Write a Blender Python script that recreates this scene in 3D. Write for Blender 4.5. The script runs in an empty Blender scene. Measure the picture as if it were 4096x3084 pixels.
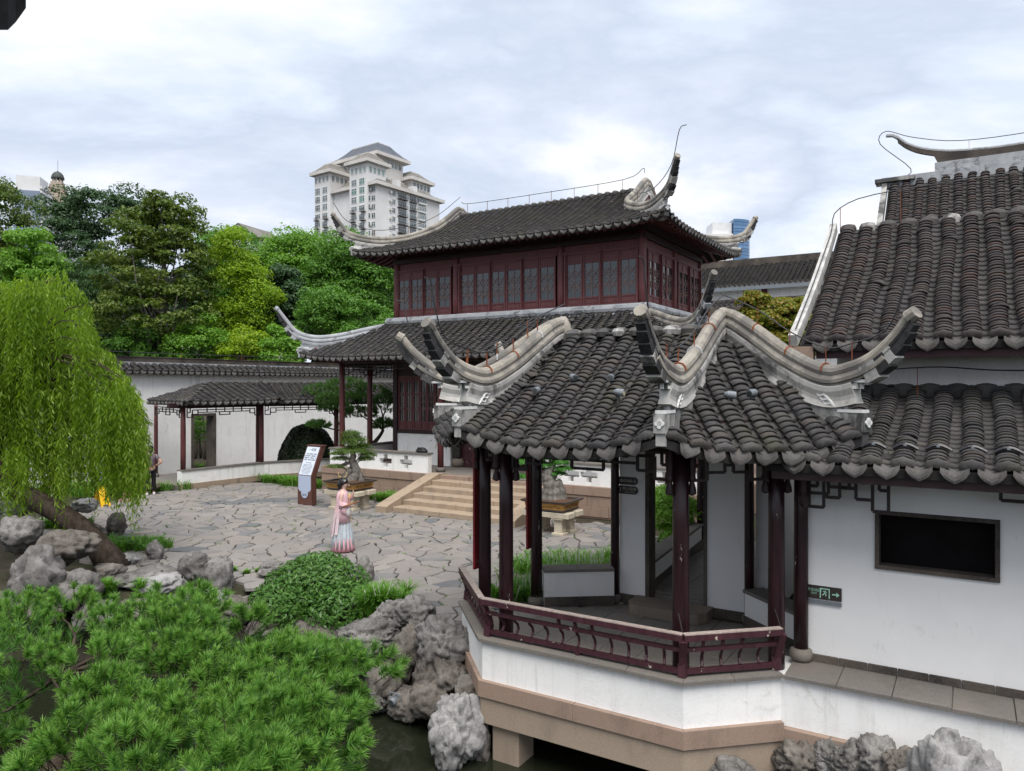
import bpy, bmesh, math, random
import numpy as np
from mathutils import Vector, Matrix, noise as mnoise

random.seed(7); RNG = np.random.default_rng(7)
scene = bpy.context.scene
COL = scene.collection
R = math.radians

# ------------------------------------------------------------------ camera
CAMZ = 3.75; FPX = 740.0; CY0 = 385.5
cam_data = bpy.data.cameras.new('camera')
cam_data.sensor_fit = 'HORIZONTAL'; cam_data.sensor_width = 36.0
cam_data.lens = 36.0 * FPX / 1024.0
cam_data.clip_start = 0.1; cam_data.clip_end = 3000
cam = bpy.data.objects.new('camera', cam_data); COL.objects.link(cam)
cam.location = (0, 0, CAMZ); cam.rotation_euler = (R(90), 0, 0)
scene.camera = cam

# ------------------------------------------------------------------ sky, sun, exposure
SUN_EL, SUN_AZ = R(62), R(172)          # azimuth measured clockwise from +Y
world = bpy.data.worlds.new('World'); scene.world = world; world.use_nodes = True
wn = world.node_tree; wn.nodes.clear()
def wnode(t, **kw):
    n = wn.nodes.new(t)
    for k, v in kw.items(): setattr(n, k, v)
    return n
w_out = wnode('ShaderNodeOutputWorld'); w_bg = wnode('ShaderNodeBackground')
w_sky = wnode('ShaderNodeTexSky', sky_type='NISHITA', sun_disc=False)
w_sky.sun_elevation = SUN_EL; w_sky.sun_rotation = SUN_AZ
w_sky.air_density = 1.0; w_sky.dust_density = 1.5; w_sky.ozone_density = 1.2
w_tc = wnode('ShaderNodeTexCoord'); w_sep = wnode('ShaderNodeSeparateXYZ')
wn.links.new(w_tc.outputs['Generated'], w_sep.inputs[0])
def wmath(op, a, b=None, c=None):
    n = wnode('ShaderNodeMath', operation=op)
    for i, x in enumerate((a, b, c)):
        if x is None: continue
        if isinstance(x, (int, float)): n.inputs[i].default_value = x
        else: wn.links.new(x, n.inputs[i])
    return n.outputs[0]
# clouds lie on a flat deck: divide the ray by its height
hz = wmath('ADD', wmath('MAXIMUM', wmath('ABSOLUTE', w_sep.outputs[2]), 0.0), 0.30)
cx = wmath('DIVIDE', w_sep.outputs[0], hz); cy = wmath('DIVIDE', w_sep.outputs[1], hz)
w_cmb = wnode('ShaderNodeCombineXYZ'); wn.links.new(cx, w_cmb.inputs[0]); wn.links.new(cy, w_cmb.inputs[1])
w_map = wnode('ShaderNodeMapping'); w_map.inputs['Location'].default_value = (3.1, 1.7, 0.4)
w_map.inputs['Scale'].default_value = (0.50, 0.85, 1.0)
wn.links.new(w_cmb.outputs[0], w_map.inputs[0])
def wnoise(scale, detail, rough, dist=0.0):
    n = wnode('ShaderNodeTexNoise'); n.inputs['Scale'].default_value = scale
    n.inputs['Detail'].default_value = detail; n.inputs['Roughness'].default_value = rough
    n.inputs['Distortion'].default_value = dist
    wn.links.new(w_map.outputs[0], n.inputs['Vector']); return n.outputs['Fac']
n1 = wnoise(1.05, 9.0, 0.56, 0.35); n2 = wnoise(2.6, 8.0, 0.58, 0.2)
def wramp(fac, stops):
    n = wnode('ShaderNodeValToRGB'); e = n.color_ramp.elements
    e[0].position, e[0].color = stops[0]; e[1].position, e[1].color = stops[-1]
    for p, c in stops[1:-1]:
        x = e.new(p); x.color = c
    wn.links.new(fac, n.inputs[0]); return n.outputs[0]
SKYK = 0.66
dens = wmath('ADD', wmath('MULTIPLY', n1, 0.72), wmath('MULTIPLY', n2, 0.28))
cloud_col = wramp(dens, [(0.30, (.585, .585, .585, 1)), (0.42, (.57, .575, .585, 1)), (0.475, (.43, .475, .555, 1)), (0.515, (.345, .39, .475, 1)), (0.555, (.41, .45, .525, 1)), (0.605, (.56, .568, .582, 1)), (0.72, (.60, .60, .60, 1))])
w_skym = wnode('ShaderNodeMix', data_type='RGBA', blend_type='MULTIPLY'); w_skym.inputs[0].default_value = 1.0
wn.links.new(w_sky.outputs[0], w_skym.inputs[6]); w_skym.inputs[7].default_value = (.12, .12, .12, 1)
cover = wmath('SUBTRACT', 1.0, wmath('MULTIPLY', wmath('SMOOTH_MAX', wmath('SUBTRACT', 0.40, n1), 0.0, 0.05), 1.0))
w_cov = wnode('ShaderNodeMix', data_type='RGBA'); wn.links.new(cover, w_cov.inputs[0])
wn.links.new(w_skym.outputs[2], w_cov.inputs[6]); wn.links.new(cloud_col, w_cov.inputs[7])
wn.links.new(w_cov.outputs[2], w_bg.inputs[0]); w_bg.inputs[1].default_value = SKYK
wn.links.new(w_bg.outputs[0], w_out.inputs[0])
sun_data = bpy.data.lights.new('sun', 'SUN'); sun_data.energy = 1.5; sun_data.angle = R(45)
sun_data.color = (1.0, 0.95, 0.885)
sun = bpy.data.objects.new('sun', sun_data); COL.objects.link(sun)
sd = Vector((math.sin(SUN_AZ) * math.cos(SUN_EL), math.cos(SUN_AZ) * math.cos(SUN_EL), math.sin(SUN_EL)))
sun.rotation_euler = sd.to_track_quat('Z', 'Y').to_euler(); sun.location = sd * 60
vs = scene.view_settings
vs.view_transform = 'Standard'; vs.look = 'None'; vs.gamma = 1.0; vs.use_curve_mapping = False
vs.exposure = 1.54
scene.render.engine = 'CYCLES'
scene.cycles.use_denoising = True
try: scene.cycles.denoiser = 'OPENIMAGEDENOISE'
except Exception: pass
scene.cycles.max_bounces = 6; scene.cycles.transparent_max_bounces = 8
scene.cycles.caustics_reflective = False; scene.cycles.caustics_refractive = False

# ------------------------------------------------------------------ frames and helpers
TH = R(31.7); CT, ST = math.cos(TH), math.sin(TH)
def W(a, b, z=0.0): return Vector((CT*a + ST*b, -ST*a + CT*b, z))       # garden frame -> world
def Lc(x, y): return (CT*x - ST*y, ST*x + CT*y)                         # world -> garden frame
def px(u, v, Y): return Vector(((u-512)/FPX*Y, Y, CAMZ + (CY0-v)/FPX*Y)) # survey ray at a depth
def px_z(u, v, z):
    Y = (CAMZ - z)*FPX/(v-CY0); return Vector(((u-512)/FPX*Y, Y, z))
def a_at(u, b):
    k = (u-512)/FPX; return (k*CT*b - ST*b)/(CT + k*ST)
ORG = {}
def tag(o, label=None, cat=None, group=None, kind=None):
    if label: o['label'] = label
    if cat: o['category'] = cat
    if group: o['group'] = group
    if kind: o['kind'] = kind
    return o
def root(name, label, cat, a=None, b=None, z=0.0, group=None, world_loc=None, rotz=None):
    o = bpy.data.objects.new(name, None); COL.objects.link(o); o.empty_display_size = .2
    if world_loc is None:
        o.location = W(a, b, z); o.rotation_euler = (0, 0, -TH); ORG[o.name] = (a, b, z)
    else:
        o.location = world_loc; o.rotation_euler = (0, 0, rotz or 0); ORG[o.name] = (0, 0, 0)
    return tag(o, label, cat, group)
def put(name, me, mats=None, parent=None, loc=None, mat4=None):
    o = bpy.data.objects.new(name, me); COL.objects.link(o)
    if mats is not None:
        if not isinstance(mats, (list, tuple)): mats = [mats]
        if len(me.materials) == 0:
            for m in mats: me.materials.append(m)
    if parent is not None:
        o.parent = parent; ORG[o.name] = ORG.get(parent.name, (0, 0, 0))
    if mat4 is not None: o.matrix_local = mat4
    elif loc is not None: o.location = loc
    return o

class MB:
    """collects shapes into one mesh"""
    def __init__(s): s.v = []; s.f = []; s.m = []; s.mi = 0
    def add(s, vs, fs):
        n = len(s.v); s.v.extend([tuple(p) for p in vs])
        for f in fs: s.f.append(tuple(i+n for i in f)); s.m.append(s.mi)
        return s
    def box(s, x0, x1, y0, y1, z0, z1):
        return s.add([(x0,y0,z0),(x1,y0,z0),(x1,y1,z0),(x0,y1,z0),(x0,y0,z1),(x1,y0,z1),(x1,y1,z1),(x0,y1,z1)],
                     [(0,3,2,1),(4,5,6,7),(0,1,5,4),(1,2,6,5),(2,3,7,6),(3,0,4,7)])
    def bbox(s, x0, x1, y0, y1, z0, z1, c=.01):
        """box with chamfered vertical and top edges"""
        P = lambda i, z: [(x0+i,y0,z),(x1-i,y0,z),(x1,y0+i,z),(x1,y1-i,z),(x1-i,y1,z),(x0+i,y1,z),(x0,y1-i,z),(x0,y0+i,z)]
        Q = [(x0+c,y0+c,z1),(x1-c,y0+c,z1),(x1-c,y0+c,z1),(x1-c,y1-c,z1),(x1-c,y1-c,z1),(x0+c,y1-c,z1),(x0+c,y1-c,z1),(x0+c,y0+c,z1)]
        a, b = P(c, z0), P(c, z1-c)
        fs = [(7,6,5,4,3,2,1,0)]
        for i in range(8):
            j = (i+1) % 8; fs += [(i, j, 8+j, 8+i), (8+i, 8+j, 16+j, 16+i)]
        fs.append(tuple(range(16, 24)))
        return s.add(a+b+Q, fs)
    def obox(s, mat, sx, sy, sz):
        vs = [mat @ Vector((x*sx/2, y*sy/2, z*sz/2)) for z in (-1,1) for x, y in ((-1,-1),(1,-1),(1,1),(-1,1))]
        return s.add(vs, [(0,3,2,1),(4,5,6,7),(0,1,5,4),(1,2,6,5),(2,3,7,6),(3,0,4,7)])
    def bar(s, p, q, w, h, up=(0,0,1)):
        p, q = Vector(p), Vector(q); d = (q-p); L = d.length
        if L < 1e-6: return s
        d /= L; up = Vector(up)
        if abs(d.dot(up)) > .98: up = Vector((1,0,0)) if abs(d.x) < .9 else Vector((0,1,0))
        sd_ = d.cross(up).normalized(); u2 = sd_.cross(d)
        vs = []
        for e in (p, q):
            for i, j in ((-1,-1),(1,-1),(1,1),(-1,1)): vs.append(e + sd_*(i*w/2) + u2*(j*h/2))
        return s.add(vs, [(0,1,2,3),(7,6,5,4),(0,4,5,1),(1,5,6,2),(2,6,7,3),(3,7,4,0)])
    def tube(s, pts, rad, n=8, cap=True, squash=1.0):
        pts = [Vector(p) for p in pts]
        if isinstance(rad, (int, float)): rad = [rad]*len(pts)
        rings = []; prev = None
        for i, p in enumerate(pts):
            t = (pts[min(i+1, len(pts)-1)] - pts[max(i-1, 0)])
            t = t.normalized() if t.length > 1e-9 else Vector((0,0,1))
            if prev is None:
                r = Vector((0,0,1)) if abs(t.z) < .9 else Vector((1,0,0))
                x = t.cross(r).normalized()
            else:
                x = (prev - t*prev.dot(t)); x = x.normalized() if x.length > 1e-6 else t.orthogonal().normalized()
            prev = x; y = t.cross(x)
            rings.append([p + (x*math.cos(k*2*math.pi/n) + y*(math.sin(k*2*math.pi/n)*squash))*rad[i] for k in range(n)])
        return s.loft(rings, cap)
    def loft(s, rings, cap=True, closed=True):
        n = len(rings[0]); vs = [p for r in rings for p in r]; fs = []
        for i in range(len(rings)-1):
            for k in range(n if closed else n-1):
                l = (k+1) % n; fs.append((i*n+k, i*n+l, (i+1)*n+l, (i+1)*n+k))
        if cap:
            fs.append(tuple(reversed(range(n)))); fs.append(tuple((len(rings)-1)*n+k for k in range(n)))
        return s.add(vs, fs)
    def lathe(s, c, prof, n=16, sx=1.0, sy=1.0):
        c = Vector(c)
        return s.loft([[c + Vector((r*math.cos(k*2*math.pi/n)*sx, r*math.sin(k*2*math.pi/n)*sy, z)) for k in range(n)] for r, z in prof], True)
    def prism(s, poly, o, ex, ey, ez, d):
        """polygon in the (ex,ey) plane at o, extruded +-d/2 along ez"""
        o, ex, ey, ez = Vector(o), Vector(ex), Vector(ey), Vector(ez); n = len(poly)
        vs = [o + ex*x + ey*y - ez*(d/2) for x, y in poly] + [o + ex*x + ey*y + ez*(d/2) for x, y in poly]
        fs = [tuple(reversed(range(n))), tuple(range(n, 2*n))]
        for i in range(n): j = (i+1) % n; fs.append((i, j, n+j, n+i))
        return s.add(vs, fs)
    def mesh(s, name, org=(0,0,0), smooth=False):
        me = bpy.data.meshes.new(name)
        o = org
        me.from_pydata([(p[0]-o[0], p[1]-o[1], p[2]-o[2]) for p in s.v], [], s.f)
        if any(s.m): me.polygons.foreach_set('material_index', s.m)
        if smooth: me.shade_smooth()
        me.update(); return me
    def build(s, name, mats, parent=None, smooth=False, recalc=True, loc=None):
        org = ORG.get(parent.name, (0,0,0)) if parent is not None else (0,0,0)
        me = s.mesh(name, org, smooth)
        if recalc:
            bm = bmesh.new(); bm.from_mesh(me); bmesh.ops.recalc_face_normals(bm, faces=bm.faces); bm.to_mesh(me); bm.free()
        return put(name, me, mats, parent, loc)
    def build_w(s, name, mats, smooth=False, recalc=True):
        """garden-frame coordinates, top-level object turned with the garden"""
        xs = [p[0] for p in s.v]; ys = [p[1] for p in s.v]; zs = [p[2] for p in s.v]
        o = ((min(xs)+max(xs))/2, (min(ys)+max(ys))/2, min(zs))
        me = s.mesh(name, o, smooth)
        if recalc:
            bm = bmesh.new(); bm.from_mesh(me); bmesh.ops.recalc_face_normals(bm, faces=bm.faces); bm.to_mesh(me); bm.free()
        ob = put(name, me, mats); ob.location = W(*o); ob.rotation_euler = (0, 0, -TH); ORG[ob.name] = o
        return ob

def np_mesh(name, verts, faces, rnd=None, smooth=False):
    verts = np.asarray(verts, dtype=np.float32); faces = np.asarray(faces, dtype=np.int32)
    me = bpy.data.meshes.new(name); nv, (nf, k) = len(verts), faces.shape
    me.vertices.add(nv); me.vertices.foreach_set('co', verts.ravel())
    me.loops.add(nf*k); me.loops.foreach_set('vertex_index', faces.ravel())
    me.polygons.add(nf); me.polygons.foreach_set('loop_start', np.arange(0, nf*k, k, dtype=np.int32))
    if rnd is not None:
        at = me.attributes.new('rnd', 'FLOAT', 'POINT'); at.data.foreach_set('value', np.asarray(rnd, dtype=np.float32))
    me.update(calc_edges=True)
    if smooth: me.shade_smooth()
    return me

# ------------------------------------------------------------------ materials
MATS = {}
def mat(name, build):
    if name not in MATS:
        m = bpy.data.materials.new(name); m.use_nodes = True; nt = m.node_tree; nt.nodes.clear()
        build(nt); MATS[name] = m
    return MATS[name]
class NT:
    def __init__(s, nt): s.nt = nt; s.tc = None
    def n(s, t, **kw):
        x = s.nt.nodes.new(t)
        for k, v in kw.items(): setattr(x, k, v)
        return x
    def link(s, a, b): s.nt.links.new(a, b)
    def co(s, kind='Object'):
        if s.tc is None: s.tc = s.n('ShaderNodeTexCoord')
        return s.tc.outputs[kind]
    def pos(s): return s.n('ShaderNodeNewGeometry').outputs['Position']
    def noise(s, scale, detail=5, rough=.55, vec=None, stretch=None, dist=0):
        vec = vec or s.pos()
        if stretch:
            mp = s.n('ShaderNodeMapping'); mp.inputs['Scale'].default_value = stretch; s.link(vec, mp.inputs[0]); vec = mp.outputs[0]
        x = s.n('ShaderNodeTexNoise'); x.inputs['Scale'].default_value = scale; x.inputs['Detail'].default_value = detail
        x.inputs['Roughness'].default_value = rough; x.inputs['Distortion'].default_value = dist; s.link(vec, x.inputs['Vector']); return x.outputs['Fac']
    def vor(s, scale, feature='F1', vec=None, out='Distance'):
        x = s.n('ShaderNodeTexVoronoi', feature=feature); x.inputs['Scale'].default_value = scale; s.link(vec or s.pos(), x.inputs['Vector']); return x.outputs[out]
    def ramp(s, fac, stops, interp='LINEAR'):
        x = s.n('ShaderNodeValToRGB'); x.color_ramp.interpolation = interp; e = x.color_ramp.elements
        c4 = lambda c: (c, c, c, 1) if isinstance(c, (int, float)) else (*c, 1)
        e[0].position = stops[0][0]; e[0].color = c4(stops[0][1]); e[1].position = stops[-1][0]; e[1].color = c4(stops[-1][1])
        for p, c in stops[1:-1]:
            y = e.new(p); y.color = c4(c)
        s.link(fac, x.inputs[0]); return x.outputs[0]
    def mix(s, fac, a, b, mode='MIX'):
        x = s.n('ShaderNodeMix', data_type='RGBA', blend_type=mode)
        for i, v in ((0, fac), (6, a), (7, b)):
            if isinstance(v, (int, float)): x.inputs[i].default_value = v if i == 0 else (v, v, v, 1)
            elif isinstance(v, tuple): x.inputs[i].default_value = (*v[:3], 1)
            else: s.link(v, x.inputs[i])
        return x.outputs[2]
    def math(s, op, a, b=0.0):
        x = s.n('ShaderNodeMath', operation=op)
        for i, v in enumerate((a, b)):
            if isinstance(v, (int, float)): x.inputs[i].default_value = v
            else: s.link(v, x.inputs[i])
        return x.outputs[0]
    def rand(s):
        """one random number per piece: the object's, or the piece's own inside a joined mesh"""
        at = s.n('ShaderNodeAttribute', attribute_name='rnd'); oi = s.n('ShaderNodeObjectInfo')
        return s.math('FRACT', s.math('ADD', at.outputs['Fac'], oi.outputs['Random']))
    def bump(s, h, strength=.3, dist=.02, nrm=None):
        x = s.n('ShaderNodeBump'); x.inputs['Strength'].default_value = strength; x.inputs['Distance'].default_value = dist
        s.link(h, x.inputs['Height'])
        if nrm: s.link(nrm, x.inputs['Normal'])
        return x.outputs[0]
    def out(s, col, rough=.8, spec=.3, nrm=None, metal=0.0, **kw):
        p = s.n('ShaderNodeBsdfPrincipled'); o = s.n('ShaderNodeOutputMaterial')
        for k, v in (('Base Color', col), ('Roughness', rough), ('Specular IOR Level', spec), ('Metallic', metal)):
            if isinstance(v, (int, float)): p.inputs[k].default_value = v
            elif isinstance(v, tuple): p.inputs[k].default_value = (*v[:3], 1)
            else: s.link(v, p.inputs[k])
        for k, v in kw.items(): p.inputs[k].default_value = v
        if nrm: s.link(nrm, p.inputs['Normal'])
        s.link(p.outputs[0], o.inputs[0]); return p
def plain(name, col, rough=.7, spec=.3, var=.15, scale=6, metal=0.0):
    def b(nt):
        s = NT(nt); n = s.noise(scale, 6)
        c = s.mix(s.ramp(n, [(.3, 0.0), (.7, 1.0)]), tuple(x*(1-var) for x in col), tuple(min(1, x*(1+var)) for x in col))
        s.out(c, rough, spec, s.bump(n, .08, .01), metal)
    return mat(name, b)
def m_tile(name, cols, moss=.5):
    def b(nt):
        s = NT(nt); r = s.rand()
        c = s.ramp(r, [(i/(len(cols)-1), x) for i, x in enumerate(cols)])
        n = s.noise(9, 6, .6); n2 = s.noise(60, 3, .6)
        c = s.mix(s.ramp(n, [(.50, 0.0), (.74, .7)]), c, (.13, .125, .12))
        c = s.mix(s.ramp(n2, [(.4, .35), (.65, 0.0)]), c, (.018, .018, .018))
        c = s.mix(s.math('MULTIPLY', s.ramp(s.noise(1.3, 5, .6), [(.5, 0.0), (.68, 1.0)]), moss), c, (.055, .055, .032))
        s.out(c, s.ramp(n, [(.3, .62), (.7, .85)]), .35, s.bump(n2, .25, .01))
    return mat(name, b)
TILE = m_tile('grey_clay_tile', [(0.030,0.030,0.033),(0.052,0.049,0.050),(0.038,0.035,0.036),(0.092,0.089,0.087),(0.046,0.044,0.049),(0.074,0.061,0.053),(0.034,0.033,0.036),(0.063,0.059,0.058)])
TILE_B = m_tile('brown_clay_tile', [(0.030,0.025,0.029),(0.052,0.040,0.041),(0.041,0.032,0.034),(0.089,0.078,0.074),(0.044,0.037,0.041),(0.081,0.050,0.041),(0.034,0.028,0.032),(0.061,0.049,0.049)], .12)
DRIP = m_tile('grey_drip_tile', [(.055,.053,.054),(.10,.094,.09),(.075,.069,.067),(.125,.12,.116)], .15)
PANT = m_tile('grey_pan_tile', [(0.030,0.029,0.031),(0.056,0.052,0.052),(0.037,0.034,0.037),(0.081,0.074,0.070)], .3)
def b_deck(nt):
    s = NT(nt); n = s.noise(12, 5); s.out(s.ramp(n, [(.3, (.018,.017,.018)), (.7, (.035,.033,.032))]), .9, .2)
DECK = mat('roof_bedding', b_deck)
def b_ridge(nt):
    s = NT(nt); n = s.noise(3.5, 7, .62); n2 = s.noise(1.6, 6, .65, dist=.5); n3 = s.noise(26, 4, .6)
    c = s.ramp(n, [(.25, (.22,.20,.17)), (.5, (.31,.285,.245)), (.75, (.40,.375,.33))])
    c = s.mix(s.ramp(n2, [(.45, 0.0), (.58, .8)]), c, (.12,.115,.11))
    c = s.mix(s.ramp(n3, [(.5, 0.0), (.75, .45)]), c, (.17,.16,.145))
    s.out(c, .85, .25, s.bump(n3, .35, .012))
RIDGE = mat('lime_plaster_ridge', b_ridge)
def b_ridgew(nt):
    s = NT(nt); n = s.noise(4.5, 7, .66); n2 = s.noise(2.1, 6, .66, stretch=(1, 1, .5), dist=.6); n3 = s.noise(30, 4, .6)
    c = s.ramp(n, [(.25, (.24,.235,.225)), (.5, (.35,.345,.33)), (.75, (.46,.455,.44))])
    c = s.mix(s.ramp(n2, [(.46, 0.0), (.56, .9)]), c, (.05,.05,.052))
    s.out(c, .88, .2, s.bump(n3, .35, .01))
RIDGEW = mat('weathered_white_plaster', b_ridgew)
def b_ridgeb(nt):
    s = NT(nt); n = s.noise(3.5, 7, .66); n2 = s.noise(1.5, 6, .68, dist=.8); n3 = s.noise(30, 4, .6); n5 = s.noise(6, 6, .7, stretch=(1, 1, .3))
    c = s.ramp(n, [(.25, (.38,.37,.345)), (.5, (.48,.47,.445)), (.75, (.58,.57,.545))])
    c = s.mix(s.ramp(n2, [(.50, 0.0), (.60, .85)]), c, (.09,.088,.088)); c = s.mix(s.ramp(n5, [(.55, 0.0), (.75, .5)]), c, (.2,.19,.175))
    s.out(c, .88, .2, s.bump(n3, .35, .01))
RIDGEB = mat('stained_ridge_body', b_ridgeb)
def b_ridgeg(nt):
    s = NT(nt); n = s.noise(3, 7, .66); n2 = s.noise(2.2, 6, .7, dist=.6); n3 = s.noise(30, 4, .6)
    c = s.ramp(n, [(.25, (.25,.265,.285)), (.5, (.34,.355,.375)), (.75, (.45,.465,.485))])
    c = s.mix(s.ramp(n2, [(.54, 0.0), (.64, .8)]), c, (.05,.052,.056))
    s.out(c, .85, .25, s.bump(n3, .3, .01))
RIDGEG = mat('blue_grey_plaster', b_ridgeg)
BLACKST = plain('soot_black_plaster', (.035,.035,.037), .85, .2, .5, 9)
WHITELINE = plain('white_limewash_trim', (.68,.68,.67), .8, .2, .12, 12)
def b_white(nt):
    s = NT(nt); n = s.noise(.8, 6, .6); n2 = s.noise(3.0, 6, .62, stretch=(1, 1, .22)); n3 = s.noise(45, 3, .5); n4 = s.noise(1.7, 7, .7, dist=.8)
    c = s.ramp(n, [(.3, (.79,.79,.785)), (.7, (.86,.855,.845))])
    c = s.mix(s.ramp(n2, [(.54, 0.0), (.78, .36)]), c, (.50,.49,.46))
    c = s.mix(s.ramp(n4, [(.60, 0.0), (.68, .38)]), c, (.46,.43,.37))
    npl = s.noise(1.9, 9, .72, dist=.9); c = s.mix(s.ramp(npl, [(.665, 0.0), (.675, .8)]), c, (.42,.36,.28))
    nc = s.noise(1.3, 8, .75, dist=1.6); c = s.mix(s.ramp(nc, [(.497, 0.0), (.5, .55), (.503, 0.0)]), c, (.30,.28,.25))
    ns = s.noise(5.5, 5, .7, stretch=(1, 1, .06)); c = s.mix(s.math('MULTIPLY', s.ramp(ns, [(.54, 0.0), (.70, .62)]), s.ramp(n, [(.45, 0.0), (.6, 1.0)])), c, (.33,.33,.31))
    s.out(c, .82, .2, s.bump(s.mix(.5, n3, n), .12, .01))
WHITE = mat('white_limewash', b_white)
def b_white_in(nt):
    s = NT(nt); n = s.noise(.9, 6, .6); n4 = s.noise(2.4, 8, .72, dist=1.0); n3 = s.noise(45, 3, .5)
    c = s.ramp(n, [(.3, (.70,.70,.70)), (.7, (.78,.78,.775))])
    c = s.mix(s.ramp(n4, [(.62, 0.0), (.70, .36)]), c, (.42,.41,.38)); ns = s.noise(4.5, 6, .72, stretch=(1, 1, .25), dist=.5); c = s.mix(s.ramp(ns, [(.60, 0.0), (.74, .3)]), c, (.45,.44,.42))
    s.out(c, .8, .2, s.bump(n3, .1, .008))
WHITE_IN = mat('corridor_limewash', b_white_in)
def m_wood(name, c1, c2, chip=0.0, rough=.5, spec=.4):
    def b(nt):
        s = NT(nt); n = s.noise(3, 6, .6, stretch=(6, 6, .6)); n2 = s.noise(5, 7, .65, stretch=(2.2, 2.2, .7), dist=.4)
        c = s.mix(s.ramp(n, [(.3, 0.0), (.7, 1.0)]), c1, c2)
        if chip: c = s.mix(s.ramp(n2, [(.74-chip, 0.0), (.755-chip, 1.0)]), c, (.42,.37,.32))
        s.out(c, s.ramp(n, [(.3, rough-.08), (.7, rough+.15)]), spec, s.bump(n, .12, .006))
    return mat(name, b)
REDWIN = m_wood('oxblood_window_paint', (.092,.026,.029), (.165,.055,.055))
REDCOL = m_wood('dark_red_column_paint', (.010,.003,.005), (.026,.006,.009), .075, .32)
REDCOLB = m_wood('faded_red_column_paint', (.075,.020,.022), (.125,.040,.038), .0, .45)
REDDARK = m_wood('brown_red_beam_paint', (.016,.006,.008), (.032,.012,.013), 0, .5)
REDRAIL = m_wood('purple_red_rail_paint', (.034,.010,.015), (.062,.020,.027), .10, .5)
RAILTOP = m_wood('bare_weathered_handrail', (.26,.21,.19), (.40,.34,.31), 0, .8, .15)
LATT = m_wood('black_red_lattice_paint', (.012,.006,.007), (.026,.012,.012), 0, .5)
def m_granite(name, c1, c2, dirt=.5, speck=160):
    def b(nt):
        s = NT(nt); n = s.noise(speck, 2, .7); n2 = s.noise(1.1, 6, .62); n3 = s.noise(3.2, 6, .65, stretch=(1, 1, .4))
        c = s.mix(s.ramp(n, [(.38, 0.0), (.62, 1.0)]), c1, c2)
        c = s.mix(s.ramp(n2, [(.35, 0.0), (.7, .35)]), c, (.30,.25,.20))
        c = s.mix(s.ramp(n3, [(.52, 0.0), (.74, dirt)]), c, (.10,.085,.07))
        s.out(c, .82, .25, s.bump(n, .35, .006))
    return mat(name, b)
GRANITE = m_granite('pink_granite', (.22,.15,.115), (.36,.26,.205))
GRANSTEP = m_granite('tan_granite_step', (.28,.21,.15), (.42,.33,.245), .6)
GRANIN = m_granite('brown_granite_block', (.15,.125,.10), (.25,.21,.175), .35)
CONC = m_granite('buff_concrete', (.30,.235,.18), (.36,.29,.225), .35, 60)
STAND = m_granite('cream_stone_stand', (.48,.42,.32), (.60,.54,.43), .35, 90)
COPING = m_granite('grey_brick_coping', (.115,.107,.10), (.17,.16,.15), .5, 70)
DARKBRICK = m_granite('black_brick_skirting', (.028,.024,.022), (.055,.048,.044), .2, 40)
FLOORT = m_granite('grey_floor_brick', (.17,.16,.15), (.23,.215,.20), .35, 30)
def m_flag(name, cols):
    def b(nt):
        s = NT(nt); r = s.rand(); c = s.ramp(r, [(i/(len(cols)-1), x) for i, x in enumerate(cols)])
        n = s.noise(2.2, 7, .65); n2 = s.noise(22, 5, .65, stretch=(1, 2, 1)); n3 = s.noise(7, 6, .6, dist=.5)
        c = s.mix(s.ramp(n, [(.35, .0), (.75, .45)]), c, (.26,.235,.22))
        c = s.mix(s.ramp(n2, [(.48, 0.0), (.72, .5)]), c, (.11,.10,.095))
        c = s.mix(s.ramp(n3, [(.60, 0.0), (.74, .35)]), c, (.10,.105,.085))
        s.out(c, s.ramp(n, [(.3, .6), (.7, .85)]), .3, s.bump(s.mix(.4, n2, n3), .5, .015))
    return mat(name, b)
FLAG = m_flag('split_flagstone', [(.20,.182,.17),(.255,.235,.22),(.18,.17,.165),(.27,.245,.228),(.15,.153,.158),(.225,.207,.195),(.24,.212,.192),(.21,.195,.185)])
FLAGB = m_flag('blue_grey_flagstone', [(.085,.096,.108),(.115,.126,.138),(.10,.108,.116)])
def b_soil(nt):
    s = NT(nt); n = s.noise(5, 6, .6); n2 = s.noise(.7, 5, .6)
    c = s.ramp(n, [(.3, (.030,.026,.020)), (.7, (.065,.055,.042))]); c = s.mix(s.ramp(n2, [(.45, 0.0), (.65, .7)]), c, (.035,.045,.018))
    s.out(c, .95, .1, s.bump(n, .5, .03))
SOIL = mat('dark_soil', b_soil)
def m_rock(name, c1, c2, c3):
    def b(nt):
        s = NT(nt); o = s.pos(); n = s.noise(1.6, 8, .66, o, dist=.6); n2 = s.noise(7, 7, .68, o); n3 = s.noise(30, 5, .6, o); n4 = s.noise(2.6, 7, .7, o, stretch=(1, 1, .55), dist=1.1)
        c = s.ramp(n, [(.28, c1), (.5, c2), (.72, c3)])
        c = s.mix(s.ramp(n2, [(.5, 0.0), (.68, .7)]), c, tuple(x*.33 for x in c1))
        c = s.mix(s.ramp(n4, [(.49, 0.0), (.5, .35), (.51, 0.0)]), c, tuple(x*1.25 for x in c3))
        c = s.mix(s.ramp(n3, [(.55, 0.0), (.75, .4)]), c, c3)
        s.out(c, .92, .12, s.bump(s.mix(.5, n2, n3), .6, .04))
    return mat(name, b)
ROCK = m_rock('taihu_limestone', (.070,.065,.061), (.155,.147,.140), (.29,.28,.27))
ROCKP = m_rock('pale_limestone', (.15,.145,.145), (.27,.265,.262), (.38,.375,.37))
ROCKB = m_rock('brown_limestone', (.060,.052,.045), (.13,.116,.103), (.24,.222,.20))
def b_water(nt):
    s = NT(nt); n = s.noise(2.2, 3, .5, stretch=(1, 1, 1)); n2 = s.noise(9, 2, .5)
    s.out((.016,.019,.011), .035, .5, s.bump(s.mix(.25, n, n2), .05, .03))
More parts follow.
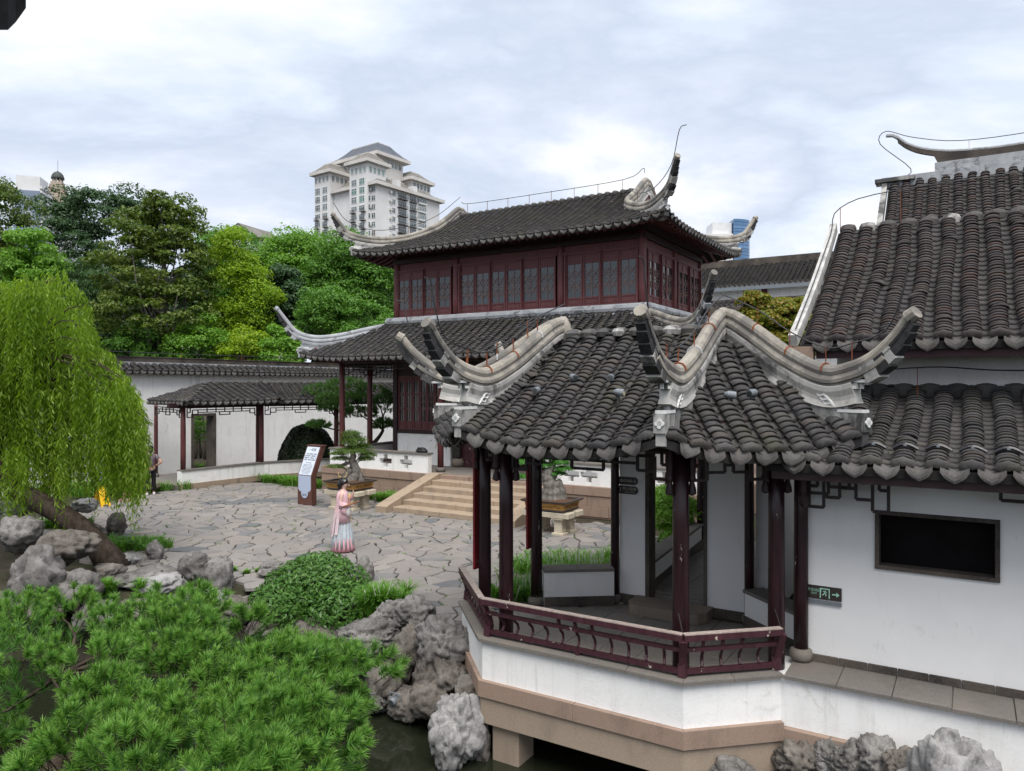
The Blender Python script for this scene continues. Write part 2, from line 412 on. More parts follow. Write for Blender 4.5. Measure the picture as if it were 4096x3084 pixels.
WATER = mat('pond_water', b_water)
def m_leaf(name, cols, trans=.35, rough=.5):
    def b(nt):
        s = NT(nt); r = s.rand(); c = s.ramp(r, [(i/(len(cols)-1), x) for i, x in enumerate(cols)])
        n = s.noise(.9, 4, .6); c = s.mix(s.ramp(n, [(.35, 0.0), (.65, .4)]), c, cols[len(cols)//2])
        p = s.n('ShaderNodeBsdfPrincipled'); t = s.n('ShaderNodeBsdfTranslucent'); m = s.n('ShaderNodeMixShader'); o = s.n('ShaderNodeOutputMaterial')
        s.link(c, p.inputs['Base Color']); p.inputs['Roughness'].default_value = rough; p.inputs['Specular IOR Level'].default_value = .35
        tc = s.mix(1.0, c, (1.25, 1.3, .6), 'MULTIPLY'); s.link(tc, t.inputs[0]); m.inputs[0].default_value = trans
        s.link(p.outputs[0], m.inputs[1]); s.link(t.outputs[0], m.inputs[2]); s.link(m.outputs[0], o.inputs[0])
    return mat(name, b)
L_PINE = m_leaf('pine_needles', [(.012,.036,.012),(.026,.080,.020),(.050,.145,.026),(.088,.22,.036),(.15,.32,.05),(.24,.42,.075)], .25)
L_PINE2 = m_leaf('dark_pine_needles', [(0.045,0.105,0.030),(0.075,0.180,0.038),(0.120,0.210,0.045)], .25)
L_WILLOW = m_leaf('willow_leaves', [(.09,.17,.014),(.16,.27,.02),(.23,.37,.03),(.31,.47,.055),(.43,.58,.12)], .55)
L_CAMPH = m_leaf('camphor_leaves', [(0.068,0.173,0.024),(0.112,0.255,0.033),(0.090,0.210,0.030),(0.150,0.323,0.045)], .35)
L_CAMPHL = m_leaf('light_camphor_leaves', [(0.105,0.240,0.027),(0.165,0.330,0.038),(0.135,0.285,0.033),(0.210,0.405,0.053)], .4)
L_YELLOW = m_leaf('yellow_green_leaves', [(.14,.26,.014),(.26,.39,.02),(.19,.32,.016),(.42,.52,.035)], .4)
L_OLIVE = m_leaf('magnolia_leaves', [(.055,.095,.014),(.10,.16,.022),(.075,.125,.018),(.15,.21,.03),(.12,.15,.025)], .3)
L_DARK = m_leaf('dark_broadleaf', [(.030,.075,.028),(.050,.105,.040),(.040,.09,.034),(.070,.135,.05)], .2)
L_BAMBOO = m_leaf('bamboo_leaves', [(0.038,0.090,0.033),(0.060,0.128,0.045),(0.083,0.165,0.053)], .3)
L_SHRUB = m_leaf('glossy_shrub_leaves', [(.04,.11,.018),(.075,.18,.028),(.055,.145,.022),(.13,.25,.045)], .25, .4)
L_HEDGE = m_leaf('box_hedge_leaves', [(.006,.014,.005),(.012,.026,.008),(.022,.042,.012)], .15)
L_GRASS = m_leaf('lilyturf_blades', [(0.075,0.195,0.024),(0.135,0.300,0.038),(0.098,0.240,0.030),(0.195,0.375,0.060)], .35)
L_MAPLE = m_leaf('maple_leaves', [(.14,.20,.02),(.22,.28,.025),(.12,.18,.02),(.26,.22,.03),(.30,.18,.035)], .4)
L_BONSAI = m_leaf('bonsai_leaves', [(.05,.105,.014),(.085,.155,.022),(.12,.19,.03)], .3)
L_BONSAIG = m_leaf('green_bonsai_leaves', [(0.053,0.195,0.030),(0.090,0.270,0.045),(0.075,0.225,0.038)], .3)
L_FLOWER = plain('pale_flower_spikes', (.52,.52,.46), .8, .2)
def b_bark(nt):
    s = NT(nt); n = s.noise(9, 7, .65, stretch=(1, 1, .3)); n2 = s.noise(2.5, 5)
    c = s.ramp(n, [(.3, (.022,.016,.012)), (.7, (.09,.07,.055))]); s.out(c, .9, .15, s.bump(n, .9, .04))
BARK = mat('rough_bark', b_bark)
def b_barkg(nt):
    s = NT(nt); n = s.noise(12, 7, .65, stretch=(1, 1, .35))
    s.out(s.ramp(n, [(.3, (.08,.07,.062)), (.7, (.27,.25,.23))]), .85, .2, s.bump(n, .8, .02))
BARKG = mat('grey_bonsai_bark', b_barkg)
def b_glass(nt):
    s = NT(nt); n = s.noise(1.6, 3, .5); s.out((.020,.025,.027), .06, .9, s.bump(n, .10, .03))
GLASS = mat('old_window_glass', b_glass)
def m_facglass(name, c1, c2):
    def b(nt):
        s = NT(nt); c = s.mix(s.rand(), c1, c2); s.out(c, .08, .6)
    return mat(name, b)
TGLASS = m_facglass('tower_window_glass', (.035,.05,.058), (.16,.20,.22))
GGLASS = m_facglass('green_tower_glass', (.06,.16,.13), (.14,.28,.24))
BGLASS = m_facglass('blue_curtain_glass', (.06,.15,.30), (.12,.24,.42))
# ------------------------------------------------------------------ roof tiles
def tile_base(kind, sp):
    w = .345*sp; h = .215*sp; th = .085*sp; L = .18; n = 6
    if kind == 'cover':
        ph = [math.pi*(.06 + .88*i/n) for i in range(n+1)]
        A = [(-w*math.cos(p), 0, h*math.sin(p)+.034) for p in ph]; B = [(x*.95, L, z-.056) for x, y, z in A]
        C = [(-(w-.004)*math.cos(p), .002, (h-.010)*math.sin(p)+.018) for p in ph]; D = [(-(w-th*.9)*math.cos(p), .055, (h-th*1.5)*math.sin(p)+.0) for p in ph]
    elif kind == 'lip':      # scalloped end tile of a cover row
        ph = [math.pi*(.03 + .94*i/n) for i in range(n+1)]
        A = [(-w*1.12*math.cos(p), 0, h*1.12*math.sin(p)+.014+(.012 if i % 2 else 0)) for i, p in enumerate(ph)]
        B = [(x*.9, L, z-.034) for x, y, z in A]
        C = [(-(w-th*1.4)*math.cos(p), .012, (h-th*2)*math.sin(p)-.02+(.0 if i % 2 else .014)) for i, p in enumerate(ph)]
    elif kind == 'pan':
        w2 = .46*sp; d = .16*sp
        xs = [-w2 + 2*w2*i/n for i in range(n+1)]
        f = lambda x: d*(x/w2)**2 - d
        A = [(x, 0, f(x)+.022) for x in xs]; B = [(x, .20, f(x)-.004) for x in xs]; C = [(x, 0, f(x)) for x in xs]
    else:                    # drip: pan end with a pointed hanging lip
        w2 = .40*sp; d = .14*sp
        xs = [-w2 + 2*w2*i/8 for i in range(9)]
        f = lambda x: d*(x/w2)**2 - d
        dep = [.03, .17, .25, .30, .355, .30, .25, .17, .03]
        A = [(x, 0, f(x)+.02) for x in xs]; B = [(x, .20, f(x)-.004) for x in xs]
        C = [(x*(1 if 0 < i < 8 else 1.02)*(1 if i in (0,4,8) else 1.04), -.05, f(x)*.5-dep[i]*sp) for i, x in enumerate(xs)]
        n = 8
    m = n+1; vs = A+B+C; fs = []
    for i in range(n):
        fs.append((i, i+1, m+i+1, m+i)); fs.append((2*m+i, 2*m+i+1, i+1, i))
    if kind == 'cover':
        vs = vs + D
        for i in range(n): fs.append((3*m+i, 3*m+i+1, 2*m+i+1, 2*m+i))
    if kind == 'drip':       # relief on the hanging face: a proud middle panel
        o = len(vs); f0 = [(x*.68, -.062-.004*(i % 2), (A[i][2]*.32+C[i][2]*.68)*.86-.012) for i, x in enumerate(xs)]
        f1 = [(x*.68, -.045, (A[i][2]*.75+C[i][2]*.25)-.008) for i, x in enumerate(xs)]
        vs += f0+f1
        for i in range(n): fs.append((o+i, o+i+1, o+m+i+1, o+m+i))
    return np.array(vs, dtype=np.float32), np.array(fs, dtype=np.int32)

def project(p):
    if p.y < .3: return None
    return 512 + p.x/p.y*FPX, CY0 - (p.z-CAMZ)/p.y*FPX
class TileSet:
    def __init__(s, sp): s.sp = sp; s.T = {'cover': [], 'lip': [], 'pan': [], 'drip': []}
    def put(s, kind, M): s.T[kind].append(M)
    def emit(s, parent, mats, limits):
        org = Vector(ORG.get(parent.name, (0,0,0))); camw = Vector((0, 0, CAMZ))
        names = {'cover': 'cover_tile', 'lip': 'eave_tile', 'pan': 'pan_tile', 'drip': 'drip_tile'}
        for kind, Ms in s.T.items():
            if not Ms: continue
            vs, fs = tile_base(kind, s.sp); lim = limits.get(kind, 300)
            scored = []
            for i, M in enumerate(Ms):
                p = M.translation; w = W(p.x, p.y, p.z); q = project(w); nrm = M.col[2].xyz; nw = W(nrm.x, nrm.y, nrm.z)
                vis = q is not None and -15 < q[0] < 1040 and -15 < q[1] < 786 and nw.dot(camw-w) > 0
                scored.append((0 if vis else 1, (w-camw).length, i))
            scored.sort()
            single = set(i for v, d, i in scored[:lim] if v == 0)
            base = np_mesh(names[kind], vs, fs, smooth=False); base.materials.append(mats[kind])
            rest = []
            for i, M in enumerate(Ms):
                if i in single:
                    o = put(names[kind], base, None, parent); X = M.copy(); X.translation = M.translation - org; o.matrix_local = X
                else: rest.append(i)
            if rest:
                A = np.array([np.array(Ms[i]) for i in rest], dtype=np.float32)
                V = np.einsum('nij,vj->nvi', A[:, :3, :3], vs) + A[:, None, :3, 3] - np.array(org, dtype=np.float32)
                F = fs[None] + (np.arange(len(rest))*len(vs))[:, None, None]
                rnd = np.repeat(RNG.random(len(rest)), len(vs))
                o = put(names[kind]+'s', np_mesh(names[kind]+'s', V.reshape(-1, 3), F.reshape(-1, 4), rnd), mats[kind], parent)
                o['kind'] = 'stuff'
TM = {'cover': TILE, 'lip': TILE, 'pan': PANT, 'drip': DRIP}
TMB = {'cover': TILE_B, 'lip': TILE_B, 'pan': PANT, 'drip': DRIP}

def roof_face(TS, deck, E0, E1, prof, dmax, lift=None, step=.1, drips=True, pans=True, inward=None, wob=.012, dstart=0.0):
    """one slope: eave E0->E1 in plan, inward = left of that direction unless given"""
    E0, E1 = Vector(E0), Vector(E1); t = (E1-E0); L = t.length; t /= L
    n = Vector(inward) if inward else Vector((-t.y, t.x))
    lift = lift or (lambda s, d: 0.0)
    if not callable(dmax): dv = dmax; dmax = lambda s: dv
    P = lambda s, d: Vector((E0.x+t.x*s+n.x*d, E0.y+t.y*s+n.y*d, prof(d)+lift(s, d)))
    N = max(2, round(L/TS.sp)); sp = L/N
    def frame(s, d):
        y = (P(s, d+.02)-P(s, d-.02)).normalized(); x = (P(s+.02, d)-P(s-.02, d)).normalized()
        if x.cross(y).z < 0: x = -x
        z = x.cross(y).normalized(); x = y.cross(z)
        return x, y, z
    def mk(s, d, off, yaw=0.0, sc=1.0):
        x, y, z = frame(s, d); p = P(s, d) + z*off
        c, sn = math.cos(yaw), math.sin(yaw); x2 = x*c + y*sn; y2 = y*c - x*sn
        return Matrix(((x2.x*sc, y2.x, z.x*sc, p.x), (x2.y*sc, y2.y, z.y*sc, p.y), (x2.z*sc, y2.z, z.z*sc, p.z), (0, 0, 0, 1)))
    for i in range(N):
        s0 = (i+.5)*sp; dm = dmax(s0)
        if dm > .12:
            ph = random.random()*6; amp = wob*random.uniform(.4, 1.3); d = dstart; k = 0
            sl = math.hypot(1, (prof(.3)-prof(0))/.3)
            while d < dm - .03:
                ss = s0 + amp*math.sin(d*2.3+ph) + random.uniform(-.005, .005)
                slip = random.random() < .03; TS.put('lip' if (k == 0 and dstart == 0) else 'cover', mk(ss + (random.uniform(-.025, .025) if slip else 0), d - (random.uniform(0, .05) if slip and k else 0), .035 + random.uniform(-.003, .006) + (.012 if slip else 0), random.uniform(-.035, .035) + (random.uniform(-.2, .2) if slip else 0)))
                d += step/sl*random.uniform(.85, 1.15); k += 1
        if i == 0: continue
        s1 = i*sp; dm = dmax(s1)
        if dm > .1:
            if drips: TS.put('drip', mk(s1 + random.uniform(-.008, .008), -.02 + random.uniform(-.008, .008), .035, random.uniform(-.03, .03), random.uniform(.96, 1.04)))
            if pans:
                d = dstart + .12
                while d < dm:
                    TS.put('pan', mk(s1 + random.uniform(-.006, .006), d, .042, random.uniform(-.03, .03))); d += .135*random.uniform(.9, 1.1)
    ns, nd = max(4, N), 8
    vs, fs = [], []
    for i in range(ns+1):
        s0 = L*i/ns; dm = max(.01, dmax(min(max(s0, .02), L-.02)))
        for j in range(nd+1): vs.append(P(s0, dstart + (dm-dstart)*j/nd))
    m = len(vs); vs += [v - Vector((0, 0, .09)) for v in vs]; w = nd+1
    for i in range(ns):
        for j in range(nd):
            q = (i*w+j, (i+1)*w+j, (i+1)*w+j+1, i*w+j+1); fs.append(q); fs.append(tuple(m+k for k in reversed(q)))
        fs.append((i*w, m+i*w, m+(i+1)*w, (i+1)*w)); fs.append((i*w+nd, (i+1)*w+nd, m+(i+1)*w+nd, m+i*w+nd))
    for i in (0, ns):
        for j in range(nd): fs.append((i*w+j, i*w+j+1, m+i*w+j+1, m+i*w+j))
    deck.add(vs, fs)
    return P

def corner_lift(L, amp, reach, Dl):
    return lambda s, d: amp*(max(0, 1-s/reach)**2 + max(0, 1-(L-s)/reach)**2)*max(0, 1-d/Dl)

# ------------------------------------------------------------------ ridges
def catmull(pts, n=6):
    P = [Vector(p) for p in pts]; P = [P[0]*2-P[1]] + P + [P[-1]*2-P[-2]]; out = []
    for i in range(1, len(P)-2):
        for k in range(n):
            t = k/n; a, b, c, d = P[i-1:i+3]
            out.append(.5*((2*b) + (c-a)*t + (2*a-5*b+4*c-d)*t*t + (3*b-a-3*c+d)*t**3))
    out.append(P[-2]); return out
def sweep(mb, pts, prof, sc=None, cap=True):
    rings = []
    for i, p in enumerate(pts):
        t = (pts[min(i+1, len(pts)-1)] - pts[max(i-1, 0)]).normalized()
        h = Vector((t.x, t.y, 0)); h = h.normalized() if h.length > 1e-4 else Vector((1,0,0))
        sd_ = Vector((h.y, -h.x, 0)); up = sd_.cross(t).normalized(); k = sc[i] if sc else 1.0
        rings.append([p + sd_*(x*k) + up*(y*k) for x, y in prof])
    mb.loft(rings, cap)
def circ(r, n=12): return [(r*math.cos(i*2*math.pi/n), r*math.sin(i*2*math.pi/n)) for i in range(n)]
def mould(k):
    h = [(.070,-.045),(.098,-.095),(.098,-.135),(.078,-.15),(.078,-.17)]
    return [(x*k, y*k) for x, y in h] + [(-x*k, y*k) for x, y in reversed(h)]
def mould2(k):
    h = [(.070,-.165),(.088,-.185),(.085,-.24),(.062,-.31),(.060,-.36),(.078,-.43)]
    return [(x*k, y*k) for x, y in h] + [(-x*k, y*k) for x, y in reversed(h)]

def hip_ridge(parent, ctrl, corner, outdir, roofz, zc, k=1.0, m_tube=None, m_wall=None, notch=True, start_wall=0):
    """ctrl: points of the tube centre from the peak to the tip; corner: plan of the eave corner; outdir: outward unit in plan"""
    m_tube = m_tube or RIDGE; m_wall = m_wall or RIDGEW
    pts = catmull(ctrl, 7); c2 = Vector(corner); od = Vector(outdir).normalized()
    xs = [(Vector((p.x, p.y))-c2).dot(od) for p in pts]
    mb = MB(); n = len(pts); sc = [1.0 if xs[i] < 0 else max(.70, 1-.30*xs[i]/max(.01, xs[-1])) for i in range(n)]
    sweep(mb, pts, circ(.085*k), sc)
    idx = [i for i in range(n) if xs[i] <= .22*k]
    sweep(mb, [pts[i] for i in idx], mould(k))
    ridge = mb.build('hip_ridge', m_tube, parent, smooth=False)
    mb = MB(); sweep(mb, [pts[i] for i in range(n) if xs[i] <= -.16*k], mould2(k)); mb.build('ridge_body', RIDGEB if m_wall is not RIDGEG else RIDGEG, ridge)
    # wall plate between moulding and tiles
    wi = [i for i in range(n) if xs[i] < -.30*k]
    rings = []
    for i in wi:
        p = pts[i]; t = (pts[min(i+1, n-1)]-pts[max(i-1, 0)]); h = Vector((t.x, t.y, 0)).normalized(); sdv = Vector((h.y, -h.x, 0))*.045*k
        zt = p.z-.22*k; zb = min(zt-.02, roofz(p.x, p.y)-.10)
        a, b = Vector((p.x, p.y, zt)), Vector((p.x, p.y, zb))
        rings.append([a+sdv, a-sdv, b-sdv*1.5, b+sdv*1.5])
    wall = MB(); wall.loft(rings)
    ztop = lambda x: min(((abs(xs[i]-x), pts[i].z) for i in range(n)))[1] - .22*k
    X, Z = Vector((od.x, od.y, 0)), Vector((0,0,1)); Y = X.cross(Z); O = Vector((c2.x, c2.y, 0)); z0 = zc
    e = wi[-1]; xe = xs[e] - .01; sgn = 1
    if notch:
        zz = [.0, .20, .24, .41, .48, .55]; T1, T2 = ztop(xe), ztop(.06*k)
        f = min(1.0, (T2 - z0 - .02)/(.56*k)) * k; q = [z0 + v*f for v in zz]
        poly = [(xe, min(roofz(pts[e].x, pts[e].y)-.1, z0-.05)), (.0, z0-.16), (.0, q[1]), (-.05*k, q[1]), (-.05*k, q[2]), (-.29*k, q[2]), (-.29*k, q[3]), (-.21*k, q[3]), (-.21*k, q[4]), (-.07*k, q[4]), (-.07*k, q[5]), (.06*k, q[5]), (.06*k, T2), (xe, T1)]
        wall.prism(poly, O, X, Z, Y, .115*k)
        w = wall.build('ridge_wall', m_wall, ridge)
        tr = MB(); b = [(.06*k, q[5]+.025*k), (-.10*k, q[5]+.025*k), (-.10*k, q[4]+.02*k), (-.24*k, q[4]+.02*k), (-.24*k, q[3]+.02*k), (-.32*k, q[3]+.02*k), (-.32*k, q[2]-.02*k), (-.02*k, q[2]-.02*k)]
        for i in range(len(b)-1):
            p0 = O + X*b[i][0] + Z*b[i][1]; p1 = O + X*b[i+1][0] + Z*b[i+1][1]; d = (p1-p0).normalized()*.018*k
            tr.bar(p0-d, p1+d, .128*k, .036*k, up=(Y if abs(d.z) > abs(d.x)+abs(d.y) else Z))
        tr.build('notch_trim', WHITELINE, ridge)
        # plaque with a four-petal flower on the front
        pl = MB(); pl.prism([(-.075*k, z0-.02), (.075*k, z0-.02), (.075*k, q[1]), (-.075*k, q[1])], O + X*.012*k, Y, Z, X, .03*k)
        pq = pl.build('flower_plaque', m_wall, ridge)
        fl = MB()
        for g in range(5):
            an = g*2*math.pi/4; c = O + X*.035*k + Z*((z0-.02+q[1])/2) + (Y*math.cos(an)+Z*math.sin(an))*(.032*k if g < 4 else 0)
            fl.prism([(.026*k*math.cos(j*math.pi/4), .026*k*math.sin(j*math.pi/4)) for j in range(8)], c, Y, Z, X, .022*k)
        fl.build('stucco_flower', WHITELINE, ridge)
        # scroll relief beside the notch
        for sg in (-1, 1):
            r = MB()
            for g in range(3):
                p0 = O + X*(-.36-.05*g)*k + Z*(q[2]+.02+.05*g) + Y*(sg*.062*k)
                r.tube([p0, p0+X*-.06*k+Z*.05*k, p0+X*-.14*k+Z*.03*k, p0+X*-.19*k+Z*.08*k], [.018*k, .02*k, .014*k, .006*k], 5)
            r.build('stucco_scroll', WHITELINE if k < 1.05 else m_wall, ridge)
    else: wall.build('ridge_wall', m_wall, ridge)
    # stepped corbels below the tip, soot-black at the sides
    tips = [i for i in range(n) if xs[i] > .02*k]
    if tips:
        m = len(tips)
        for g in range(6):
            i = tips[min(m-1, int(m*(.02+.16*g)))]; p = pts[i]; t = (pts[min(i+1, n-1)]-pts[i-1]).normalized()
            up = Y.cross(t) if Y.cross(t).z > 0 else t.cross(Y); wd = (.175-.012*g)*k; hh = (.20-.024*g)*k; L_ = (.17-.004*g)*k
            cc = p - up*(.055*k+hh*.5) + t*.02
            Mx = Matrix((( t.x, Y.x, up.x, cc.x), (t.y, Y.y, up.y, cc.y), (t.z, Y.z, up.z, cc.z), (0,0,0,1)))
            cb = MB(); cb.obox(Mx, L_, wd, hh); M2 = Mx.copy(); M2.translation = cc + up*(hh*.45); cb.obox(M2, L_*1.2, wd*1.12, hh*.22)
            cb.build('corbel', BLACKST if g not in (0, 2) else m_wall, ridge)
    p, q_ = pts[-1], pts[-2]; d = (p-q_).normalized(); cp = MB(); d2 = (d + od.to_3d()*.9).normalized()
    cp.tube([p - d*.02, p + d2*.09*k], [.085*k, .078*k], 10)
    cp.build('tip_cap', m_tube, ridge)
    return ridge

# ------------------------------------------------------------------ shared joinery
def fret(p0, p1, zt, depth, parent, name='lattice', m=None, bw=.034, ends=True):
    """hanging fretwork between two posts (plan points)"""
    p0, p1 = Vector((*p0, 0)), Vector((*p1, 0)); d = p1-p0; L = d.length; d /= L; n = Vector((-d.y, d.x, 0)); mb = MB()
    def seg(x0, z0, x1, z1):
        e = .0 if z0 == z1 else bw/2; a = p0 + d*x0; b = p0 + d*x1
        A, B = Vector((a.x, a.y, zt-z0)), Vector((b.x, b.y, zt-z1))
        if z0 == z1: mb.bar(A, B, bw, bw)
        else: mb.bar(A, B, bw*.96, bw*.96, up=n)
    mid = depth*.52; m_ = .22 if L > .9 else L*.2; m2 = m_*2.0
    seg(0, .015, L, .015)
    if ends:
        seg(m2, mid, L-m2, mid)
        for a, s in ((0, 1), (L, -1)):
            X = lambda x: a + s*x
            seg(X(.01), 0, X(.01), depth); seg(X(0), depth, X(m_), depth); seg(X(m_), depth, X(m_), mid*.5); seg(X(0), mid, X(m_*.6), mid)
            seg(X(m_*.6), mid, X(m_*.6), .0); seg(X(m_), mid*.5, X(m2), mid*.5); seg(X(m2), mid*.5, X(m2), mid*1.45); seg(X(m2), mid*1.45, X(m_), mid*1.45)
        if L > 1.5:
            for c_ in (L/2,):
                seg(c_-m_, mid, c_-m_, depth*.82); seg(c_-m_, depth*.82, c_+m_, depth*.82); seg(c_+m_, depth*.82, c_+m_, mid); seg(m2, mid*.5, L-m2, mid*.5)
        k = max(1, int((L-2*m2)/.32))
        for i in range(1, k): seg(m2 + (L-2*m2)*i/k, 0, m2 + (L-2*m2)*i/k, mid)
    else:
        seg(0, mid, L, mid); k = max(2, int(L/.26))
        for i in range(k+1): seg(L*i/k, 0, L*i/k, mid)
    return mb.build(name, m or LATT, parent)
def column(parent, a, b, z0, z1, r, m, base=True, name='column'):
    mb = MB(); mb.lathe((a, b, 0), [(r*.98, z0), (r, z0+(z1-z0)*.3), (r*.97, z0+(z1-z0)*.7), (r*.9, z1)], 16)
    c = mb.build(name, m, parent, smooth=True)
    if base:
        d = MB(); d.lathe((a, b, 0), [(r*1.15, z0-.001), (r*1.5, z0+.03), (r*1.62, z0+.08), (r*1.45, z0+.13), (r*1.02, z0+.15)], 16); d.build('stone_base', COPING, c, smooth=True)
    return c
def slabs(parent, p0, p1, z0, z1, n, m, length=.5, name='coping_slab', inward=None, over=0.0, j=.0025, skew0=0.0, skew1=0.0):
    """row of slabs along p0->p1, each its own piece, width n to the left"""
    p0, p1 = Vector(p0), Vector(p1); d = p1-p0; L = d.length; d /= L; nn = Vector((-d.y, d.x)); k = max(1, round(L/length))
    for i in range(k):
        s0, s1 = L*i/k + (j if i else 0), L*(i+1)/k - (j if i < k-1 else 0)
        q0 = s0 + (skew0 if i == 0 else 0); q1 = s1 + (skew1 if i == k-1 else 0); dz = random.uniform(-.004, .004)
        A, B, C, D = p0+d*s0, p0+d*s1, p0+d*q1+nn*n, p0+d*q0+nn*n; c = .008; mb = MB()
        low = [(v.x, v.y, z0) for v in (A, B, C, D)]; mid = [(v.x, v.y, z1-c+dz) for v in (A, B, C, D)]
        ctr = (A+B+C+D)/4; top = [(v.x+(ctr.x-v.x)*.02, v.y+(ctr.y-v.y)*.02, z1+dz) for v in (A, B, C, D)]
        mb.loft([low, mid, top]); mb.build(name, m, parent)
# ------------------------------------------------------------------ lettering
def text_mesh(s, size):
    cu = bpy.data.curves.new('lettering', 'FONT'); cu.body = s; cu.size = size; cu.align_x = 'CENTER'; cu.align_y = 'CENTER'; cu.resolution_u = 2; cu.extrude = .0008
    ob = bpy.data.objects.new('lettering', cu); me = bpy.data.meshes.new_from_object(ob)
    bpy.data.objects.remove(ob); bpy.data.curves.remove(cu); me.name = 'lettering'; return me
def letter(parent, s, size, o, ex, ey, m, name='lettering', squeeze=1.0):
    """flat lettering at o (parent's frame), reading along ex, up along ey"""
    ex, ey = Vector(ex).normalized(), Vector(ey).normalized(); ez = ex.cross(ey); org = Vector(ORG.get(parent.name, (0,0,0))); o = Vector(o)-org
    me = text_mesh(s, size); ob = put(name, me, m, parent)
    ob.matrix_local = Matrix(((ex.x*squeeze, ey.x, ez.x, o.x), (ex.y*squeeze, ey.y, ez.y, o.y), (ex.z*squeeze, ey.z, ez.z, o.z), (0,0,0,1))); return ob
INK = plain('black_ink', (.02,.02,.022), .6, .2)
CREAMINK = plain('cream_lettering', (.50,.46,.40), .6, .2)
PALEINK = plain('grey_lettering', (.30,.28,.27), .6, .2)
GREENINK = plain('luminous_green_print', (.35,.62,.48), .5, .3)
BOARD = plain('dark_brown_sign_board', (.035,.026,.024), .45, .4)
IRON = plain('dark_wire', (.03,.03,.032), .45, .5)
RUST = plain('rusty_strap', (.20,.065,.03), .8, .2, .5, 14)
STEEL = plain('galvanised_strap', (.42,.43,.44), .45, .5)
GREYMETAL = plain('grey_painted_metal', (.16,.18,.20), .4, .5)

# ================================================================== octagonal pavilion
pav = root('garden_pavilion', 'white-walled pond pavilion with grey tiled roof, pale upturned ridges and red leaning rail', 'pavilion', -4.07, 10.2)
CP = {'front_l': (-5.28, 8.4), 'near': (-2.86, 8.38), 'right': (-1.95, 9.14), 'rb': (-1.85, 10.95), 'br': (-2.95, 11.9), 'bl': (-5.22, 11.85), 'lb': (-6.3, 11.0), 'left': (-6.28, 9.38)}
P0, P1, P2, P3 = (-6.68, 9.24), (-5.46, 8.0), (-2.70, 8.0), (-1.80, 8.83)
def offs(p, q, o):
    p, q = Vector(p), Vector(q); d = (q-p).normalized(); n = Vector((-d.y, d.x)); return n*o
wallseg = [(P0, P1), (P1, P2), (P2, P3)]
def pline(o):
    """pavilion outline moved inwards by o, mitred"""
    P = [Vector(p) for p in (P0, P1, P2, P3)]; out = []
    for i, p in enumerate(P):
        dirs = []
        if i > 0: dirs.append((p-P[i-1]).normalized())
        if i < 3: dirs.append((P[i+1]-p).normalized())
        ns = [Vector((-d.y, d.x)) for d in dirs]
        if len(ns) == 1: out.append(p + ns[0]*o)
        else: b = (ns[0]+ns[1]).normalized(); out.append(p + b*(o/b.dot(ns[0])))
    return out
def band(parent, name, m, o0, o1, z0, z1, seglen=None, skip=()):
    A, B = pline(o0), pline(o1)
    for i in range(3):
        L = (A[i+1]-A[i]).length; k = max(1, round(L/seglen)) if seglen else 1
        for j in range(k):
            t0, t1 = j/k, (j+1)/k; g = .0018/L
            t0 += g if j else 0; t1 -= g if j < k-1 else 0
            q = [A[i].lerp(A[i+1], t0), A[i].lerp(A[i+1], t1), B[i].lerp(B[i+1], t1), B[i].lerp(B[i+1], t0)]
            dz = random.uniform(-.003, .003) if k > 1 else 0; c = (q[0]+q[1]+q[2]+q[3])/4
            mb = MB(); e = .007
            mb.loft([[(v.x, v.y, z0) for v in q], [(v.x, v.y, z1-e+dz) for v in q], [(v.x+(c.x-v.x)*.012, v.y+(c.y-v.y)*.012, z1+dz) for v in q]]); mb.build(name, m, parent)
band(pav, 'parapet_wall', WHITE, .06, .36, -.10, .402)
band(pav, 'coping_slab', COPING, .0, .44, .402, .45, .62)
band(pav, 'granite_block', GRANITE, -.0, .34, -.31, -.10, 1.5)
band(pav, 'concrete_beam', CONC, .035, .33, -.66, -.312)
mb = MB(); pl = pline(.3)
poly = [(p.x, p.y) for p in pl] + [(-1.85, 12.0), (-5.2, 12.0), (-6.4, 11.1), (-6.5, 9.5)]
mb.prism(poly, (0, 0, -.26), (1,0,0), (0,1,0), (0,0,1), .44); mb.build('platform_slab', CONC, pav)
for (a, b) in ((-5.12, 8.32), (-3.0, 8.45), (-4.1, 10.2)):
    mb = MB(); mb.bbox(a-.2, a+.2, b-.2, b+.2, -1.9, -.5, .012); mb.build('pier', CONC, pav)
# floor bricks
inside = [Vector((p.x, p.y)) for p in pline(.40)] + [Vector((-1.85, 11.9)), Vector((-5.2, 11.9)), Vector((-6.3, 11.05)), Vector((-6.45, 9.5))]
def in_poly(p, poly):
    c = False; n = len(poly)
    for i in range(n):
        a, b = poly[i], poly[i-1]
        if (a[1] > p[1]) != (b[1] > p[1]) and p[0] < (b[0]-a[0])*(p[1]-a[1])/(b[1]-a[1]+1e-12)+a[0]: c = not c
    return c
fm = MB(); fm.bbox(-.272, .272, -.272, .272, -.03, 0, .006); fme = fm.mesh('floor_brick'); fme.materials.append(FLOORT)
floor = MB(); floor.prism([(p.x, p.y) for p in inside], (0, 0, -.04), (1,0,0), (0,1,0), (0,0,1), .02)
floor = floor.build('pavilion_floor', FLOORT, pav)
for i in range(-14, 0):
    for j in range(13, 23):
        c = (i*.55+.2, j*.55)
        if in_poly(c, inside):
            o = put('floor_brick', fme, None, floor); o.location = (c[0]+4.07, c[1]-10.2, random.uniform(-.002, .002)-.004)
